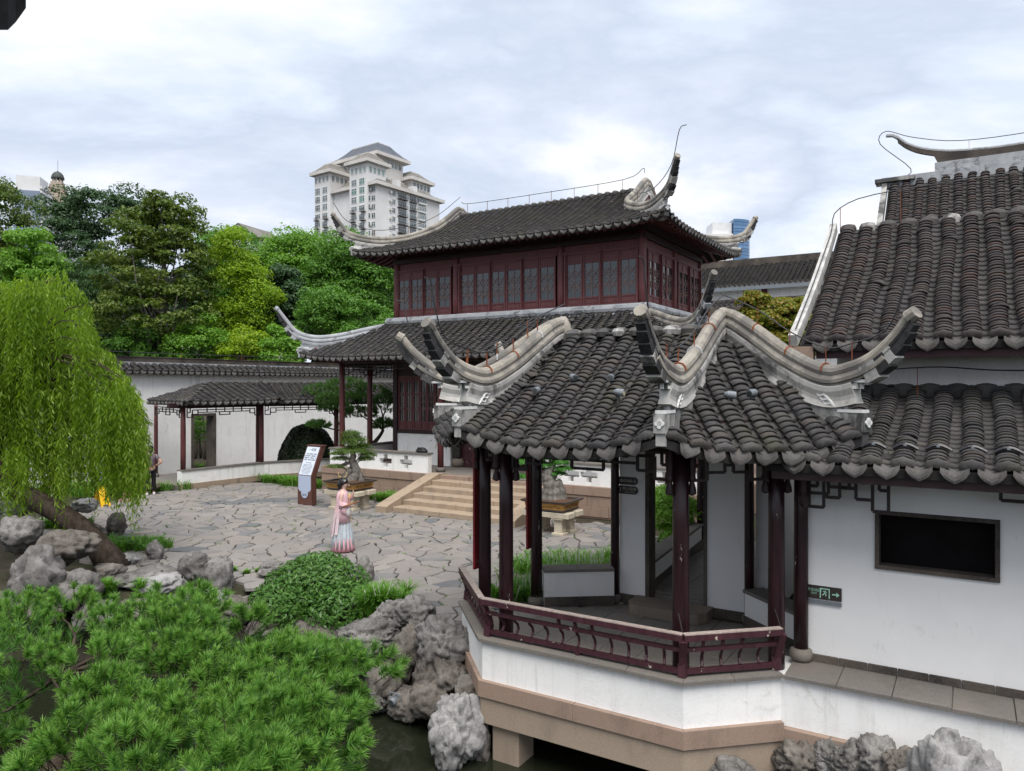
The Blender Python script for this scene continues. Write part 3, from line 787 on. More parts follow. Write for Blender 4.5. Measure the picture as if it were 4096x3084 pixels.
# columns
for k, (a, b) in CP.items():
    hidden = k in ('near', 'front_l', 'right')
    c = column(pav, a, b, 0.0 if not hidden else 0.0, 3.05, .098 if k not in ('bl', 'br') else .075, REDCOL, base=not hidden)
    if k in ('near', 'right', 'front_l', 'left'):
        # carved pendant brackets hugging the post head
        for s in (-1, 1):
            g = MB(); e = Vector((CT, ST))*s*.13
            g.lathe((a+e.x, b+e.y, 0), [(.045, 3.0), (.05, 2.82), (.042, 2.70), (.05, 2.66), (.028, 2.62), (.05, 2.55), (.055, 2.49), (.02, 2.47)], 8)
            g.build('pendant_post', REDDARK, c)
column(pav, -1.72, 9.40, .45, 2.95, .085, REDCOL, base=True)
order = ['left', 'front_l', 'near', 'right', 'rb', 'br', 'bl', 'lb']
for i, k in enumerate(order):
    p, q = Vector(CP[k]), Vector(CP[order[(i+1) % 8]])
    mb = MB(); mb.bar((p.x, p.y, 3.07), (q.x, q.y, 3.07), .12, .2); mb.bar((p.x, p.y, 3.26), (q.x, q.y, 3.26), .16, .17); mb.build('beam', REDDARK, pav)
    d = (q-p).normalized()*.1
    if k not in ('rb',): fret(p+d, q-d, 3.00, .36, pav)
# leaning rail
RL = pline(.16); RT = pline(.05)
rail = MB()
rail_root = None
for i in range(3):
    a0, a1, t0, t1 = RL[i], RL[i+1], RT[i], RT[i+1]; d = (a1-a0).normalized(); L = (a1-a0).length
    n_out = (t0-a0).length
    def pt(t, z, f):  # f: 0 at foot line, 1 at top line
        p = a0.lerp(a1, t).lerp(t0.lerp(t1, t), f); return Vector((p.x, p.y, z))
    r = MB(); r.bar(pt(0, .512, .15), pt(1, .512, .15), .05, .055); r = r.build('railing', REDRAIL, pav)
    g = MB(); g.bar(pt(0, .925, 1), pt(1, .925, 1), .085, .07); g.build('handrail', REDRAIL, r)
    g = MB(); g.bar(pt(.003, .966, 1), pt(.997, .966, 1), .080, .012); g.build('handrail_top', RAILTOP, r)
    g = MB(); g.bar(pt(0, .775, .66), pt(1, .775, .66), .042, .045); g.build('mid_rail', REDRAIL, r)
    nb = max(2, int(L/.205))
    for j in range(1, nb):
        t = j/nb; b = MB(); pts = [pt(t, .55, .15), pt(t, .61, -.15), pt(t, .67, .0), pt(t, .72, .45), pt(t, .76, .62)]
        b.tube(pts, .018, 6); b.build('baluster', REDRAIL, r)
    for j in (nb//2-1, nb//2, nb//2+1):
        if 0 < j < nb: b = MB(); b.bar(pt(j/nb, .80, .75), pt(j/nb, .87, .95), .035, .03); b.build('strut', REDRAIL, r)
    for t in ([0, 1] if i == 1 else [0] if i == 0 else [1]):
        g = MB(); pts = [pt(t, .452, .15), pt(t, .60, .0), pt(t, .70, .25), pt(t, .90, 1)]
        for u_ in range(3): g.bar(pts[u_], pts[u_+1], .09, .09)
        g.build('rail_post', REDRAIL, r)
    if L > 2: g = MB(); g.bar(pt(.5, .452, .15), pt(.5, .50, .15), .06, .06, up=(1,0,0)); g.build('foot', REDRAIL, r)
for k in ('near', 'left', 'right'):     # tie hooks from post to rail
    a, b = CP[k]; q = min(RT, key=lambda v: (v-Vector((a, b))).length); h = MB(); h.tube([(a, b-.09, 1.12), (a+(q.x-a)*.5, b+(q.y-b)*.6, 1.02), (q.x, q.y, .94)], .005, 5); h.build('tie_hook', IRON, pav)
# ---- roof
EV = [(-5.56, 7.68), (-2.85, 7.68), (-.98, 9.1), (-.98, 11.3), (-2.85, 12.72), (-5.56, 12.72), (-7.0, 11.3), (-7.0, 9.1)]
PKL, PKR = (-5.37, 10.2), (-2.88, 10.2)
ZE = 2.98
pprof = lambda d: ZE + .50*d + .04*d*d
TSP = TileSet(.30); deck = MB()
apex = {1: PKR, 2: PKR, 3: PKR, 5: PKL, 6: PKL, 7: PKL}
for i in range(8):
    e0, e1 = Vector(EV[i]), Vector(EV[(i+1) % 8]); L = (e1-e0).length
    if i in (0, 4):
        roof_face(TSP, deck, e0, e1, pprof, 2.52, corner_lift(L, .20, 1.0, 1.6), pans=(i == 0))
    else:
        t = (e1-e0)/L; n = Vector((-t.y, t.x)); ap = Vector(apex[i])-e0; sa, da = ap.dot(t), ap.dot(n)
        dm = (lambda s, sa=sa, da=da, L=L: da*s/sa if s < sa else da*(L-s)/(L-sa))
        roof_face(TSP, deck, e0, e1, (lambda d, da=da: pprof(d*2.52/da)), dm, corner_lift(L, .20, .9, 1.4), pans=(i in (1, 7)))
proof = deck.build('roof', DECK, pav)
TSP.emit(proof, TM, {'cover': 300, 'lip': 60, 'pan': 120, 'drip': 60})
# crown row along the short top ridge
for i in range(9):
    a = -5.15 + i*.26
    mb = MB(); mb.lathe((a, 10.2, 4.52), [(.12, -.05), (.13, .02), (.10, .07), (.04, .09)], 8, 1.0, 2.0); mb.build('ridge_cap', DRIP if i % 3 else RIDGEW, proof)
for i, (e, pk) in enumerate(zip(EV, [PKL, PKR, PKR, PKR, PKR, PKL, PKL, PKL])):
    e, pk = Vector(e), Vector(pk); od = (e-pk).normalized(); D = (e-pk).length
    f = lambda r, z: (e.x+od.x*r, e.y+od.y*r, z)
    g = lambda t, z: (pk.x+(e.x-pk.x)*t, pk.y+(e.y-pk.y)*t, z)
    hi = .10 if i in (3, 4, 5, 6) else 0
    ctrl = [g(-.02, 4.74-hi), g(.10, 4.68-hi), g(.28, 4.46-hi), g(.52, 4.14-hi), g(.76, 3.92), g(.92, 3.95), f(.10, 4.06), f(.34, 4.26), f(.52, 4.48)]
    rz = (lambda x, y, pk=pk, D=D: pprof(2.52*max(0, 1-math.hypot(x-pk.x, y-pk.y)/D)))
    hip_ridge(proof, ctrl, e, od, rz, ZE+.27, .96)
for e, pk in ((PKL, PKR), (PKR, PKL)):
    mb = MB(); mb.lathe((e[0], e[1], 0), [(.11, 4.3), (.14, 4.55), (.12, 4.70), (.05, 4.82)], 10); mb.build('ridge_knob', RIDGE, proof, smooth=True)
# rafters ends below the eave
raf = MB()
for i in range(8):
    e0, e1 = Vector(EV[i]), Vector(EV[(i+1) % 8]); L = (e1-e0).length; t = (e1-e0)/L; n = Vector((-t.y, t.x)); lf = corner_lift(L, .20, 1.0, 1.6)
    for j in range(1, int(L/.25)):
        p = e0 + t*(j*.25) + n*.10; q = p + n*.7; z = lf(j*.25, .1); raf.bar((p.x, p.y, pprof(.1)-.12+z), (q.x, q.y, pprof(.8)-.13+z*.4), .07, .07)
    p, q = e0+n*.06, e1+n*.06
    for k in range(8):
        a, b = p.lerp(q, k/8), p.lerp(q, (k+1)/8); raf.bar((a.x, a.y, pprof(.06)-.075+lf(L*k/8, 0)), (b.x, b.y, pprof(.06)-.075+lf(L*(k+1)/8, 0)), .03, .07)
raf = raf.build('rafters', REDDARK, proof); raf['kind'] = 'stuff'
# inner low walls, back wall with its doorway
def wall_seg(parent, p, q, z0, z1, th, m, name='wall', cope=None, skirt=None):
    p, q = Vector(p), Vector(q); d = (q-p).normalized(); n = Vector((-d.y, d.x))*th/2
    mb = MB(); mb.loft([[(v.x, v.y, z) for v in (p-n, q-n, q+n, p+n)] for z in (z0, z1)]); w = mb.build(name, m, parent)
    if cope: slabs(w, p-n*1.25, q-n*1.25, z1+.001, z1+.05, th*1.25, COPING, .6)
    if skirt:
        for s in (-1, 1):
            L = (q-p).length; k = max(1, round(L/.3))
            for i in range(k):
                a, b = p.lerp(q, (i+.015)/k), p.lerp(q, (i+.985)/k); g = MB(); c0 = n*s; c1 = n*s*(1+.03/(th/2))
                g.loft([[(v.x, v.y, z) for v in (a+c0, b+c0, b+c1, a+c1)] for z in (z0+.001, z0+skirt)]); g.build('skirting_brick', DARKBRICK, w)
    return w
wall_seg(pav, (-6.22, 11.08), (-5.25, 11.8), 0, .58, .30, WHITE_IN, 'bench_wall', True, .16)
wall_seg(pav, (-2.88, 11.85), (-1.9, 11.0), 0, .52, .30, WHITE_IN, 'bench_wall', True, .16)
AD0, AD1 = a_at(652, 12.0), a_at(706, 12.0)
wall_seg(pav, (-5.15, 12.0), (AD0-.07, 12.0), 0, 3.1, .22, WHITE_IN, 'wall', None, .16)
wall_seg(pav, (AD1+.05, 12.0), (-3.0, 12.0), 0, 3.1, .22, WHITE_IN, 'wall', None, .16)
mb = MB(); mb.box(AD0-.07, AD0, 11.86, 12.16, .0, 2.6); mb.box(AD1, AD1+.05, 11.86, 12.16, 0, 2.6); mb.box(AD0-.07, AD1+.05, 11.86, 12.16, 2.601, 2.68); mb.build('door_surround', DARKBRICK, pav)
mb = MB(); mb.box(AD0-.07, AD1+.05, 11.9, 12.1, 2.681, 3.1); mb.build('wall_over_door', WHITE_IN, pav)
mb = MB(); st = [(AD0-.25+.12*(1-math.cos(t)), 11.88-.62+.12*(1-math.sin(t))) for t in [math.pi/2*i/4 for i in range(5)]]
st = [(AD0-.22, 11.88), (AD0-.22, 11.50), (AD0-.12, 11.36), (AD0+.02, 11.30), (AD1-.1, 11.30), (AD1+.06, 11.36), (AD1+.16, 11.50), (AD1+.16, 11.88)]
mb.prism(st, (0, 0, .09), (1,0,0), (0,1,0), (0,0,1), .17); mb.build('door_step', GRANIN, pav)
# couplet boards hung on the plaza side posts
for k in ('left', 'lb'):
    a, b = CP[k]; mb = MB(); mb.bbox(a-.15, a-.115, b-.11, b+.11, .95, 2.75, .006); bd = mb.build('couplet_board', plain('crimson_board', (.20,.018,.022), .5, .4), pav)
# ---- corridor behind the doorway
walk = root('covered_walk', 'narrow covered walk with low bench wall leading from the pavilion doorway', 'walkway', -4.1, 14.2)
mb = MB(); mb.box(-4.95, -2.9, 12.12, 17.5, -.05, .165); mb.build('floor', FLOORT, walk)
fm2 = MB(); fm2.bbox(-.26, .26, -.26, .26, 0, .02, .005); fme2 = fm2.mesh('floor_brick'); fme2.materials.append(FLOORT)
for i in range(3):
    for j in range(9):
        o = put('floor_brick', fme2, None, walk); o.location = (-4.55+i*.53+4.1+(.26 if j % 2 else 0)*0, 12.5+j*.53-14.2, .166)
wall_seg(walk, (-4.85, 12.25), (-5.22, 16.4), -.02, .62, .26, WHITE_IN, 'bench_wall', True, .34)
wall_seg(walk, (-2.8, 12.13), (-2.8, 17.5), 0, 3.0, .2, WHITE_IN, 'wall')
for (a, b) in ((-5.12, 16.35), (-3.0, 17.3)): column(walk, a, b, 0, 2.9, .085, REDCOL)
TSW = TileSet(.30); dk = MB()
roof_face(TSW, dk, (-5.6, 17.8), (-5.6, 12.3), lambda d: 2.75+.42*d, 1.7, pans=False)
roof_face(TSW, dk, (-2.2, 12.3), (-2.2, 17.8), lambda d: 2.75+.42*d, 1.7, pans=False)
wr = dk.build('roof', DECK, walk); TSW.emit(wr, TM, {'cover': 60, 'lip': 20, 'pan': 0, 'drip': 20})
# ---- wall signs
def sign_board(label, u0, u1, v0, v1, b, lines, arrow=False, m=BOARD, noclip=False, nosmoke=False):
    a0, a1 = a_at(u0, b), a_at(u1, b); am = (a0+a1)/2; Y = -ST*am + CT*b; z1, z0 = CAMZ-(v0-CY0)/FPX*Y, CAMZ-(v1-CY0)/FPX*Y
    zm = (z0+z1)/2; w, h = a1-a0, z1-z0; r = root('wall_sign', label, 'sign', am, b-.02, zm)
    c = h*.28; poly = [(-w/2+c, -h/2), (w/2-c, -h/2), (w/2, -h/2+c*.8), (w/2+.01, 0), (w/2, h/2-c*.8), (w/2-c, h/2), (-w/2+c, h/2), (-w/2, h/2-c*.8), (-w/2-.01, 0), (-w/2, -h/2+c*.8)]
    mb = MB(); mb.prism(poly, (am, b-.012, zm), (1,0,0), (0,0,1), (0,1,0), .02); mb.build('board', m, r)
    for s, size, dx, dz, mm in lines: letter(r, s, size*h, (am+dx*w, b-.024, zm+dz*h), (1,0,0), (0,0,1), mm)
    if arrow:
        mb = MB(); x = am + w*.36; ll = w*.11
        mb.bar((x-ll, b-.024, zm), (x+ll*.7, b-.024, zm), .004, h*.09); mb.bar((x+ll*.1, b-.024, zm+h*.26), (x+ll*.9, b-.024, zm), .004, h*.09); mb.bar((x+ll*.1, b-.024, zm-h*.26), (x+ll*.9, b-.024, zm), .004, h*.09); mb.build('arrow', PALEINK, r)
    if nosmoke:
        mb = MB(); x = am - w*.33; rr = h*.3; mb.tube([(x+rr*math.cos(t), b-.024, zm+rr*math.sin(t)) for t in [i*math.pi/10 for i in range(21)]], h*.035, 5, False)
        mb.bar((x-rr*.7, b-.024, zm+rr*.7), (x+rr*.7, b-.024, zm-rr*.7), .004, h*.06); mb.build('prohibition_ring', CREAMINK, r)
    return r
sign_board('dark notched direction board with arrow on the pavilion back wall', 615.4, 637.6, 476.8, 484.4, 11.89, [('参观由此向前', .42, -.13, 0, CREAMINK)], True)
sign_board('dark no-smoking board fixed below the direction board on the white wall', 615.4, 637.6, 485.8, 493.8, 11.89, [('禁止吸烟', .46, .16, .14, CREAMINK), ('No smoking', .26, .18, -.24, CREAMINK)], nosmoke=True)

# ================================================================== right-hand corridor with window wall
cor = root('covered_corridor', 'long white corridor wall under a low grey tiled roof beside the pavilion', 'corridor', .3, 9.5)
AE = 2.6; BW = 9.47
Yw = lambda a, b: -ST*a + CT*b
wa0, wa1 = a_at(876, BW), a_at(999, BW)
zt = (CAMZ-(510.6-CY0)/FPX*Yw(wa0, BW) + CAMZ-(521-CY0)/FPX*Yw(wa1, BW))/2; zb = (CAMZ-(567-CY0)/FPX*Yw(wa0, BW) + CAMZ-(581.8-CY0)/FPX*Yw(wa1, BW))/2
mb = MB(); mb.box(-1.66, wa0, BW, BW+.2, .36, 3.0); mb.box(wa1, AE, BW, BW+.2, .36, 3.0); mb.box(wa0, wa1, BW, BW+.2, .36, zb); mb.box(wa0, wa1, BW, BW+.2, zt, 3.0); mb.build('wall', WHITE_IN, cor)
mb = MB(); f = .034
mb.box(wa0-.01, wa0+f, BW-.03, BW+.16, zb+f, zt-f); mb.box(wa1-f, wa1+.01, BW-.03, BW+.16, zb+f, zt-f); mb.box(wa0-.01, wa1+.01, BW-.03, BW+.16, zb-.01, zb+f); mb.box(wa0-.01, wa1+.01, BW-.03, BW+.16, zt-f, zt+.01)
wf = mb.build('window_frame', DARKBRICK, cor)
mb = MB(); mb.box(wa0-.01, wa1+.01, BW+.21, BW+.24, zb-.02, zt+.02); mb.build('dark_room_sheet', plain('unlit_room_black', (.006,.0055,.006), .8, .1, .3, 4), wf)  # flat black sheet behind the opening, painted as the darkness of the room
k = int((AE+1.66)/.31)
for i in range(k):
    mb = MB(); a = -1.62+i*.31; mb.bbox(a+.004, a+.306, BW-.028, BW-.001, .447, .535, .004); mb.build('skirting_brick', DARKBRICK, cor)
slabs(cor, (-1.80, 8.83), (AE, 8.83), .398, .446, .665, COPING, .52)
mb = MB(); mb.box(-2.05, AE, 8.89, 9.6, -.16, .397); mb.build('parapet_wall', WHITE, cor)
for i in range(3):
    mb = MB(); mb.bbox(-2.02+i*1.55+.002, -2.02+(i+1)*1.55, 8.83, 9.3, -.36, -.162+.012*(i % 2), .012); mb.build('granite_block', GRANITE, cor)
TSC = TileSet(.305); dk = MB()
cprof = lambda d: 2.88 + .29*d + .012*d*d
roof_face(TSC, dk, (-1.95, 8.62), (2.93, 8.62), cprof, 2.42, step=.088)
cr = dk.build('roof', DECK, cor); TSC.emit(cr, TM, {'cover': 300, 'lip': 40, 'pan': 200, 'drip': 40})
for i in range(14):
    a = -1.8+.305*(i+.5)-.15+.15; mb = MB(); mb.lathe((a, 10.98, cprof(2.36)), [(.13, -.03), (.135, .08), (.11, .13), (.03, .15)], 10, 1, .7); mb.build('ridge_cap', DRIP, cr)
mb = MB(); mb.box(-1.9, AE, 8.66, 8.70, 2.70, 2.79); mb.box(-1.9, AE, 9.12, 9.24, 2.83, 2.98); mb.build('beam', REDDARK, cor)
fret((-1.6, 9.18), (AE, 9.18), 2.84, .34, cor, ends=True)
fret((-1.6, 9.18), (-.75, 9.18), 2.84, .5, cor)
mb = MB(); mb.lathe((-1.62, 9.02, 0), [(.02, 2.35), (.06, 2.40), (.065, 2.47), (.04, 2.52), (.04, 2.85)], 10); mb.build('pendant_post', REDDARK, cor)
# exit sign
b = BW; a0, a1 = a_at(808.8, b), a_at(841.8, b); am = (a0+a1)/2; z1 = CAMZ-(584-CY0)/FPX*Yw(a0, b); z0 = CAMZ-(597-CY0)/FPX*Yw(a0, b)
ex = root('exit_sign', 'dark green-lettered emergency exit sign low on the white corridor wall', 'sign', am, b-.02, (z0+z1)/2)
mb = MB(); mb.bbox(a0, a1, b-.025, b-.001, z0, z1, .003); mb.build('board', BOARD, ex); h = z1-z0; w = a1-a0; zm = (z0+z1)/2
letter(ex, '安全出口', h*.27, (a0+w*.18, b-.027, zm+h*.16), (1,0,0), (0,0,1), GREENINK); letter(ex, 'EXIT', h*.2, (a0+w*.18, b-.027, zm-h*.1), (1,0,0), (0,0,1), GREENINK)
mb = MB(); fx0, fx1, fz0, fz1 = a0+w*.35, a0+w*.65, zm-h*.38, zm+h*.36; bb = h*.07
mb.box(fx0, fx1, b-.0285, b-.0265, fz1-bb, fz1); mb.box(fx0, fx0+bb, b-.0285, b-.0265, fz0, fz1-bb); mb.box(fx1-bb, fx1, b-.0285, b-.0265, fz0, fz1-bb)
xm = (fx0+fx1)/2; S = h*.1; q = lambda x, z: (xm+x*S, b-.0275, zm+z*S)
for p_, q_ in (((.3, 1.6), (-.3, .2)), ((.3, 1.4), (1.4, .7)), ((.1, 1.5), (-1.2, 1.3)), ((-.3, .2), (.9, -.8)), ((.9, -.8), (.8, -2.2)), ((-.3, .2), (-.9, -1.2)), ((-.9, -1.2), (-2.0, -1.6))): mb.bar(q(*p_), q(*q_), .002, S*.55)
mb.lathe(q(.6, 2.4), [(S*.45, -.0), (S*.45, .003)], 8)
mb.build('running_figure', GREENINK, ex)
mb = MB(); x = a0+w*.82; mb.bar((x-w*.1, b-.0275, zm-h*.02), (x+w*.05, b-.0275, zm-h*.02), .002, h*.1); mb.prism([(x+w*.03, zm+h*.17), (x+w*.12, zm-h*.02), (x+w*.03, zm-h*.21)], (0, b-.0275, 0), (1,0,0), (0,0,1), (0,1,0), .002); mb.build('arrow', GREENINK, ex)
mb = MB(); mb.box(a0-.04, a0-.012, b-.03, b-.002, z0-.04, 2.7); mb.box(a0-.04, a1, b-.03, b-.002, z0-.055, z0-.02); mb.build('cable_trunking', GREYMETAL, ex)

# ================================================================== two-storey gallery behind the corridor
gal = root('gallery_hall', 'tall white gallery with steep brown-grey tiled roof and white verge', 'building', .5, 12.2)
mb = MB(); mb.box(-1.55, 3.5, 11.05, 11.3, 0, 4.55); mb.box(-1.55, -1.35, 11.3, 16.0, 0, 4.7); mb.build('wall', WHITE, gal)
AL = -1.95; gprof = lambda d: 4.28 + .50*d + .032*d*d
TSG = TileSet(.30); dk = MB()
roof_face(TSG, dk, (AL+.06, 10.25), (3.05+AL+2.0, 10.25), gprof, 3.38, step=.085, wob=.02)
gr = dk.build('roof', DECK, gal); TSG.emit(gr, TMB, {'cover': 300, 'lip': 40, 'pan': 260, 'drip': 40})
mb = MB()
for k in range(12):
    d0, d1 = 3.45*k/12, 3.45*(k+1)/12; mb.bar((AL-.02, 10.22+d0, gprof(d0)+.06), (AL-.02, 10.22+d1, gprof(d1)+.06), .11, .16)
mb.build('verge', plain('weathered_white_verge', (.42,.415,.40), .85, .2, .35, 5), gr)
for i in range(20):
    a = AL+.06+.30*(i+.5)*1.0; mb = MB(); mb.lathe((a, 13.64, gprof(3.38)), [(.12, -.02), (.125, .07), (.10, .12), (.03, .14)], 10, 1.05, .8); mb.build('ridge_cap', RIDGEW if random.random() < .35 else DRIP, gr)
mb = MB(); mb.box(-1.7, 3.5, 10.32, 10.36, 4.10, 4.22); mb.box(-1.55, 3.5, 10.95, 11.08, 4.3, 4.5); mb.build('fascia', REDRAIL, gal)
for i in range(16):
    mb = MB(); a = -1.6+i*.3; mb.bar((a, 10.34, 4.16), (a, 11.0, 4.46), .075, .075); mb.build('rafter', REDDARK, gal)
mb = MB(); mb.box(-1.97, -1.72, 10.22, 10.36, 4.05, 4.26); mb.build('corner_block', GRANITE, gal)

# ================================================================== great hall with owl-tail ridge
hall = root('great_hall', 'high hall roof with dark stacked-tile ridge and curled end above the gallery', 'building', 1.5, 21.0)
HL = -1.93; hprof = lambda d: 5.0 + .62*d + .038*d*d     # eave b=17.6
TSH = TileSet(.30); dk = MB()
roof_face(TSH, dk, (HL+.05, 17.6), (HL+.05+6.0, 17.6), hprof, 5.25, step=.1, drips=False)
hr = dk.build('roof', DECK, hall); TSH.emit(hr, TMB, {'cover': 200, 'lip': 0, 'pan': 60, 'drip': 0})
mb = MB(); mb.box(-1.8, 4.1, 18.4, 27.0, 0, 5.6); mb.build('wall', WHITE, hall)
mb = MB()
for k in range(12):
    d0, d1 = 5.3*k/12, 5.3*(k+1)/12; mb.bar((HL-.04, 17.6+d0, hprof(d0)+.07), (HL-.04, 17.6+d1, hprof(d1)+.07), .13, .2)
mb.build('verge', RIDGEW, hr)
zr = hprof(5.25)
mb = MB(); mb.box(HL-.12, 4.1, 22.72, 23.0, zr-.12, zr+.16); mb.box(HL+1.15, 4.1, 22.76, 22.96, zr+.161, zr+.40); mb.build('ridge_base', RIDGEG, hr)
mb = MB()
# owl-tail: ridge top sweeps up to a curled tip at the left
top = catmull([(4.1, 22.86, zr+.72), (2.0, 22.86, zr+.62), (.9, 22.86, zr+.58), (.2, 22.86, zr+.60), (-.5, 22.86, zr+.67), (-1.1, 22.86, zr+.84), (-1.45, 22.86, zr+1.03), (-1.68, 22.86, zr+1.24)], 6)
bot = []
for p in top: bot.append(Vector((p.x, p.y, zr+.39 if p.x > -.75 else p.z-.13)))
bot = [Vector((p.x+ (0.02), p.y, min(q.z, p.z-.12+ .0))) for p, q in zip(top, bot)]
rings = [[t+Vector((0, .07, 0)), t-Vector((0, .07, 0)), b-Vector((0, .07, 0)), b+Vector((0, .07, 0))] for t, b in zip(top, bot)]
mb.loft(rings); mb.build('stacked_tile_ridge', DARKBRICK, hr)
mb = MB(); mb.tube([p+Vector((0, 0, .02)) for p in top]+[Vector((-1.78, 22.86, zr+1.33)), Vector((-1.95, 22.86, zr+1.36))], .055, 7); mb.build('ridge_cap', RIDGEG, hr)
mb = MB(); mb.box(HL-.28, HL+.7, 22.6, 23.1, zr+.02, zr+.12); mb.build('ridge_foot', RIDGEW, hr)
# ================================================================== main two-storey building
def b_at(u, a):
    k = (u-512)/FPX; return a*(-k*ST-CT)/(ST-k*CT)
mainb = root('two_storey_hall', 'two-storey dark red timber hall with double grey tiled roofs and curled eaves', 'building', -13.4, 24.1)
RA0, RA1, RB0, RB1 = -18.4, -8.4, 21.3, 27.0
ZT = .87
LATPALE = m_wood('pale_brown_window_lattice', (.17,.10,.085), (.24,.155,.135), 0, .55)
# -------- window unit, shared meshes per size
WIN = {}
def window_meshes(w, h, bot, top):
    key = (round(w, 2), round(h, 2))
    if key in WIN: return WIN[key]
    f = .055; mb = MB()
    mb.box(-w/2, -w/2+f, -.03, .03, 0, h); mb.box(w/2-f, w/2, -.03, .03, 0, h)
    for z0, z1 in ((0, .05), (bot-.05, bot), (h-top, h-top+.05), (h-.05, h)): mb.box(-w/2+f, w/2-f, -.028, .028, z0, z1)
    mb.box(-w/2+f, w/2-f, -.008, .008, .05, bot-.05); mb.box(-w/2+f, w/2-f, -.008, .008, h-top+.05, h-.05)
    mb.box(-w/2+f+.05, w/2-f-.05, -.018, -.0085, .09, bot-.09)
    g = MB(); g.box(-w/2+f, w/2-f, .004, .012, bot, h-top)
    l = MB(); gw = w/2-f; gz0, gz1 = bot, h-top; H = gz1-gz0; t = .018; y = -.006
    l.box(-t/2, t/2, y-t/2, y+t/2, gz0, gz1)
    for zz in (.32, .5, .68): l.bar((-gw, y, gz0+H*zz), (gw, y, gz0+H*zz), t*.9, t*.9)
    for cx in (-gw*.99, 0, gw*.99):
        for cz in (gz0+H*.32, gz0+H*.68):
            r = gw*.48; pts = []
            for k in range(17):
                an = k*2*math.pi/16; rr = r*(1+.22*math.cos(4*an)); x = max(-gw, min(gw, cx+rr*math.cos(an))); pts.append((x, y, cz+rr*math.sin(an)))
            for k in range(16):
                if (Vector(pts[k])-Vector(pts[k+1])).length > 1e-3 and not (abs(abs(pts[k][0])-gw) < 1e-4 and abs(abs(pts[k+1][0])-gw) < 1e-4): l.bar(pts[k], pts[k+1], t*.9, t*.9, up=(0,1,0))
    out = []
    for m, n, mm in ((mb, 'window', REDWIN), (g, 'pane', GLASS), (l, 'lattice', LATPALE)):
        me = m.mesh(n); bm = bmesh.new(); bm.from_mesh(me); bmesh.ops.recalc_face_normals(bm, faces=bm.faces); bm.to_mesh(me); bm.free(); me.materials.append(mm); out.append(me)
    WIN[key] = out; return out
def add_window(parent, a, b, z, w, h, bot, top, side=False):
    ms = window_meshes(w, h, bot, top); org = ORG[parent.name]
    o = put('window', ms[0], None, parent); o.location = (a-org[0], b-org[1], z-org[2])
    if side: o.rotation_euler = (0, 0, R(90))
    put('pane', ms[1], None, o); put('lattice', ms[2], None, o)
# upper storey
ZS, WH = 6.28, 1.68
bays = [(a_at(396, RB0), a_at(450.4, RB0), 4), (a_at(459, RB0), a_at(554.7, RB0), 6), (a_at(564.7, RB0), a_at(637, RB0), 4)]
mb = MB(); mb.box(RA0+.05, RA1-.05, RB0+.12, RB0+.2, 5.9, 6.27); mb.box(RA0+.05, RA1-.05, RB0+.10, RB0+.2, ZS+WH+.01, 8.9)
mb.box(RA1-.2, RA1-.12, RB0+.21, RB1, 5.9, 6.27); mb.box(RA1-.2, RA1-.10, RB0+.21, RB1, ZS+WH+.01, 8.9)
mb.box(RA0+.1, RA0+.2, RB0+.21, RB1, 5.9, 8.9); mb.box(RA0+.2, RA1-.2, RB1-.1, RB1, 5.9, 8.9)
mb.build('upper_wall', REDWIN, mainb)
mb = MB(); mb.box(RA0+.2, RA1-.2, RB0+.25, RB1-.15, 5.95, 6.05); mb.build('upper_floor', REDDARK, mainb)
for a0, a1, n in bays:
    w = (a1-a0)/n
    for i in range(n): add_window(mainb, a0+w*(i+.5), RB0+.08, ZS, w-.02, WH, .30, .30)
    mb = MB(); mb.box(a0-.05, a1+.05, RB0+.02, RB0+.11, ZS-.06, ZS-.005); mb.box(a0-.05, a1+.05, RB0+.02, RB0+.11, ZS+WH+.005, ZS+WH+.07)
    for i in range(0, n+1, 2): mb.box(a0+w*i-.09, a0+w*i+.09, RB0-.02, RB0+.015, ZS+WH+.02, ZS+WH+.07); mb.box(a0+w*i-.025, a0+w*i+.025, RB0-.012, RB0+.048, ZS-.05, ZS+WH)
    mb.build('window_rail', REDWIN, mainb)
sb = [(b_at((2000+1195/2.011)/4, RA1), b_at((2000+1405/2.011)/4, RA1), 4), (b_at((2000+1437/2.011)/4, RA1), RB1-.15, 4)]
for b0, b1, n in sb:
    w = (b1-b0)/n
    for i in range(n): add_window(mainb, RA1-.08, b0+w*(i+.5), ZS, w-.02, WH, .30, .30, True)
    mb = MB(); mb.box(RA1-.11, RA1-.02, b0-.05, b1+.05, ZS-.06, ZS-.005); mb.box(RA1-.11, RA1-.02, b0-.05, b1+.05, ZS+WH+.005, ZS+WH+.07)
    for i in range(0, n+1, 2): mb.box(RA1-.048, RA1+.012, b0+w*i-.025, b0+w*i+.025, ZS-.05, ZS+WH)
    mb.build('window_rail', REDWIN, mainb)
for a in (RA0+.12, (bays[0][1]+bays[1][0])/2, (bays[1][1]+bays[2][0])/2, RA1-.12): column(mainb, a, RB0+.1, 6.0, 8.85, .13, REDWIN, False)
for b in ((sb[0][1]+sb[1][0])/2, RB1-.08): column(mainb, RA1-.12, b, 6.0, 8.85, .12, REDWIN, False)
mb = MB()
for z, t in ((8.35, .16), (8.62, .2)): mb.box(RA0, RA1, RB0-.02, RB0+.09, z-t/2, z+t/2); mb.box(RA1-.09, RA1+.02, RB0+.1, RB1, z-t/2+.003, z+t/2)
mb.build('eave_beam', REDDARK, mainb)
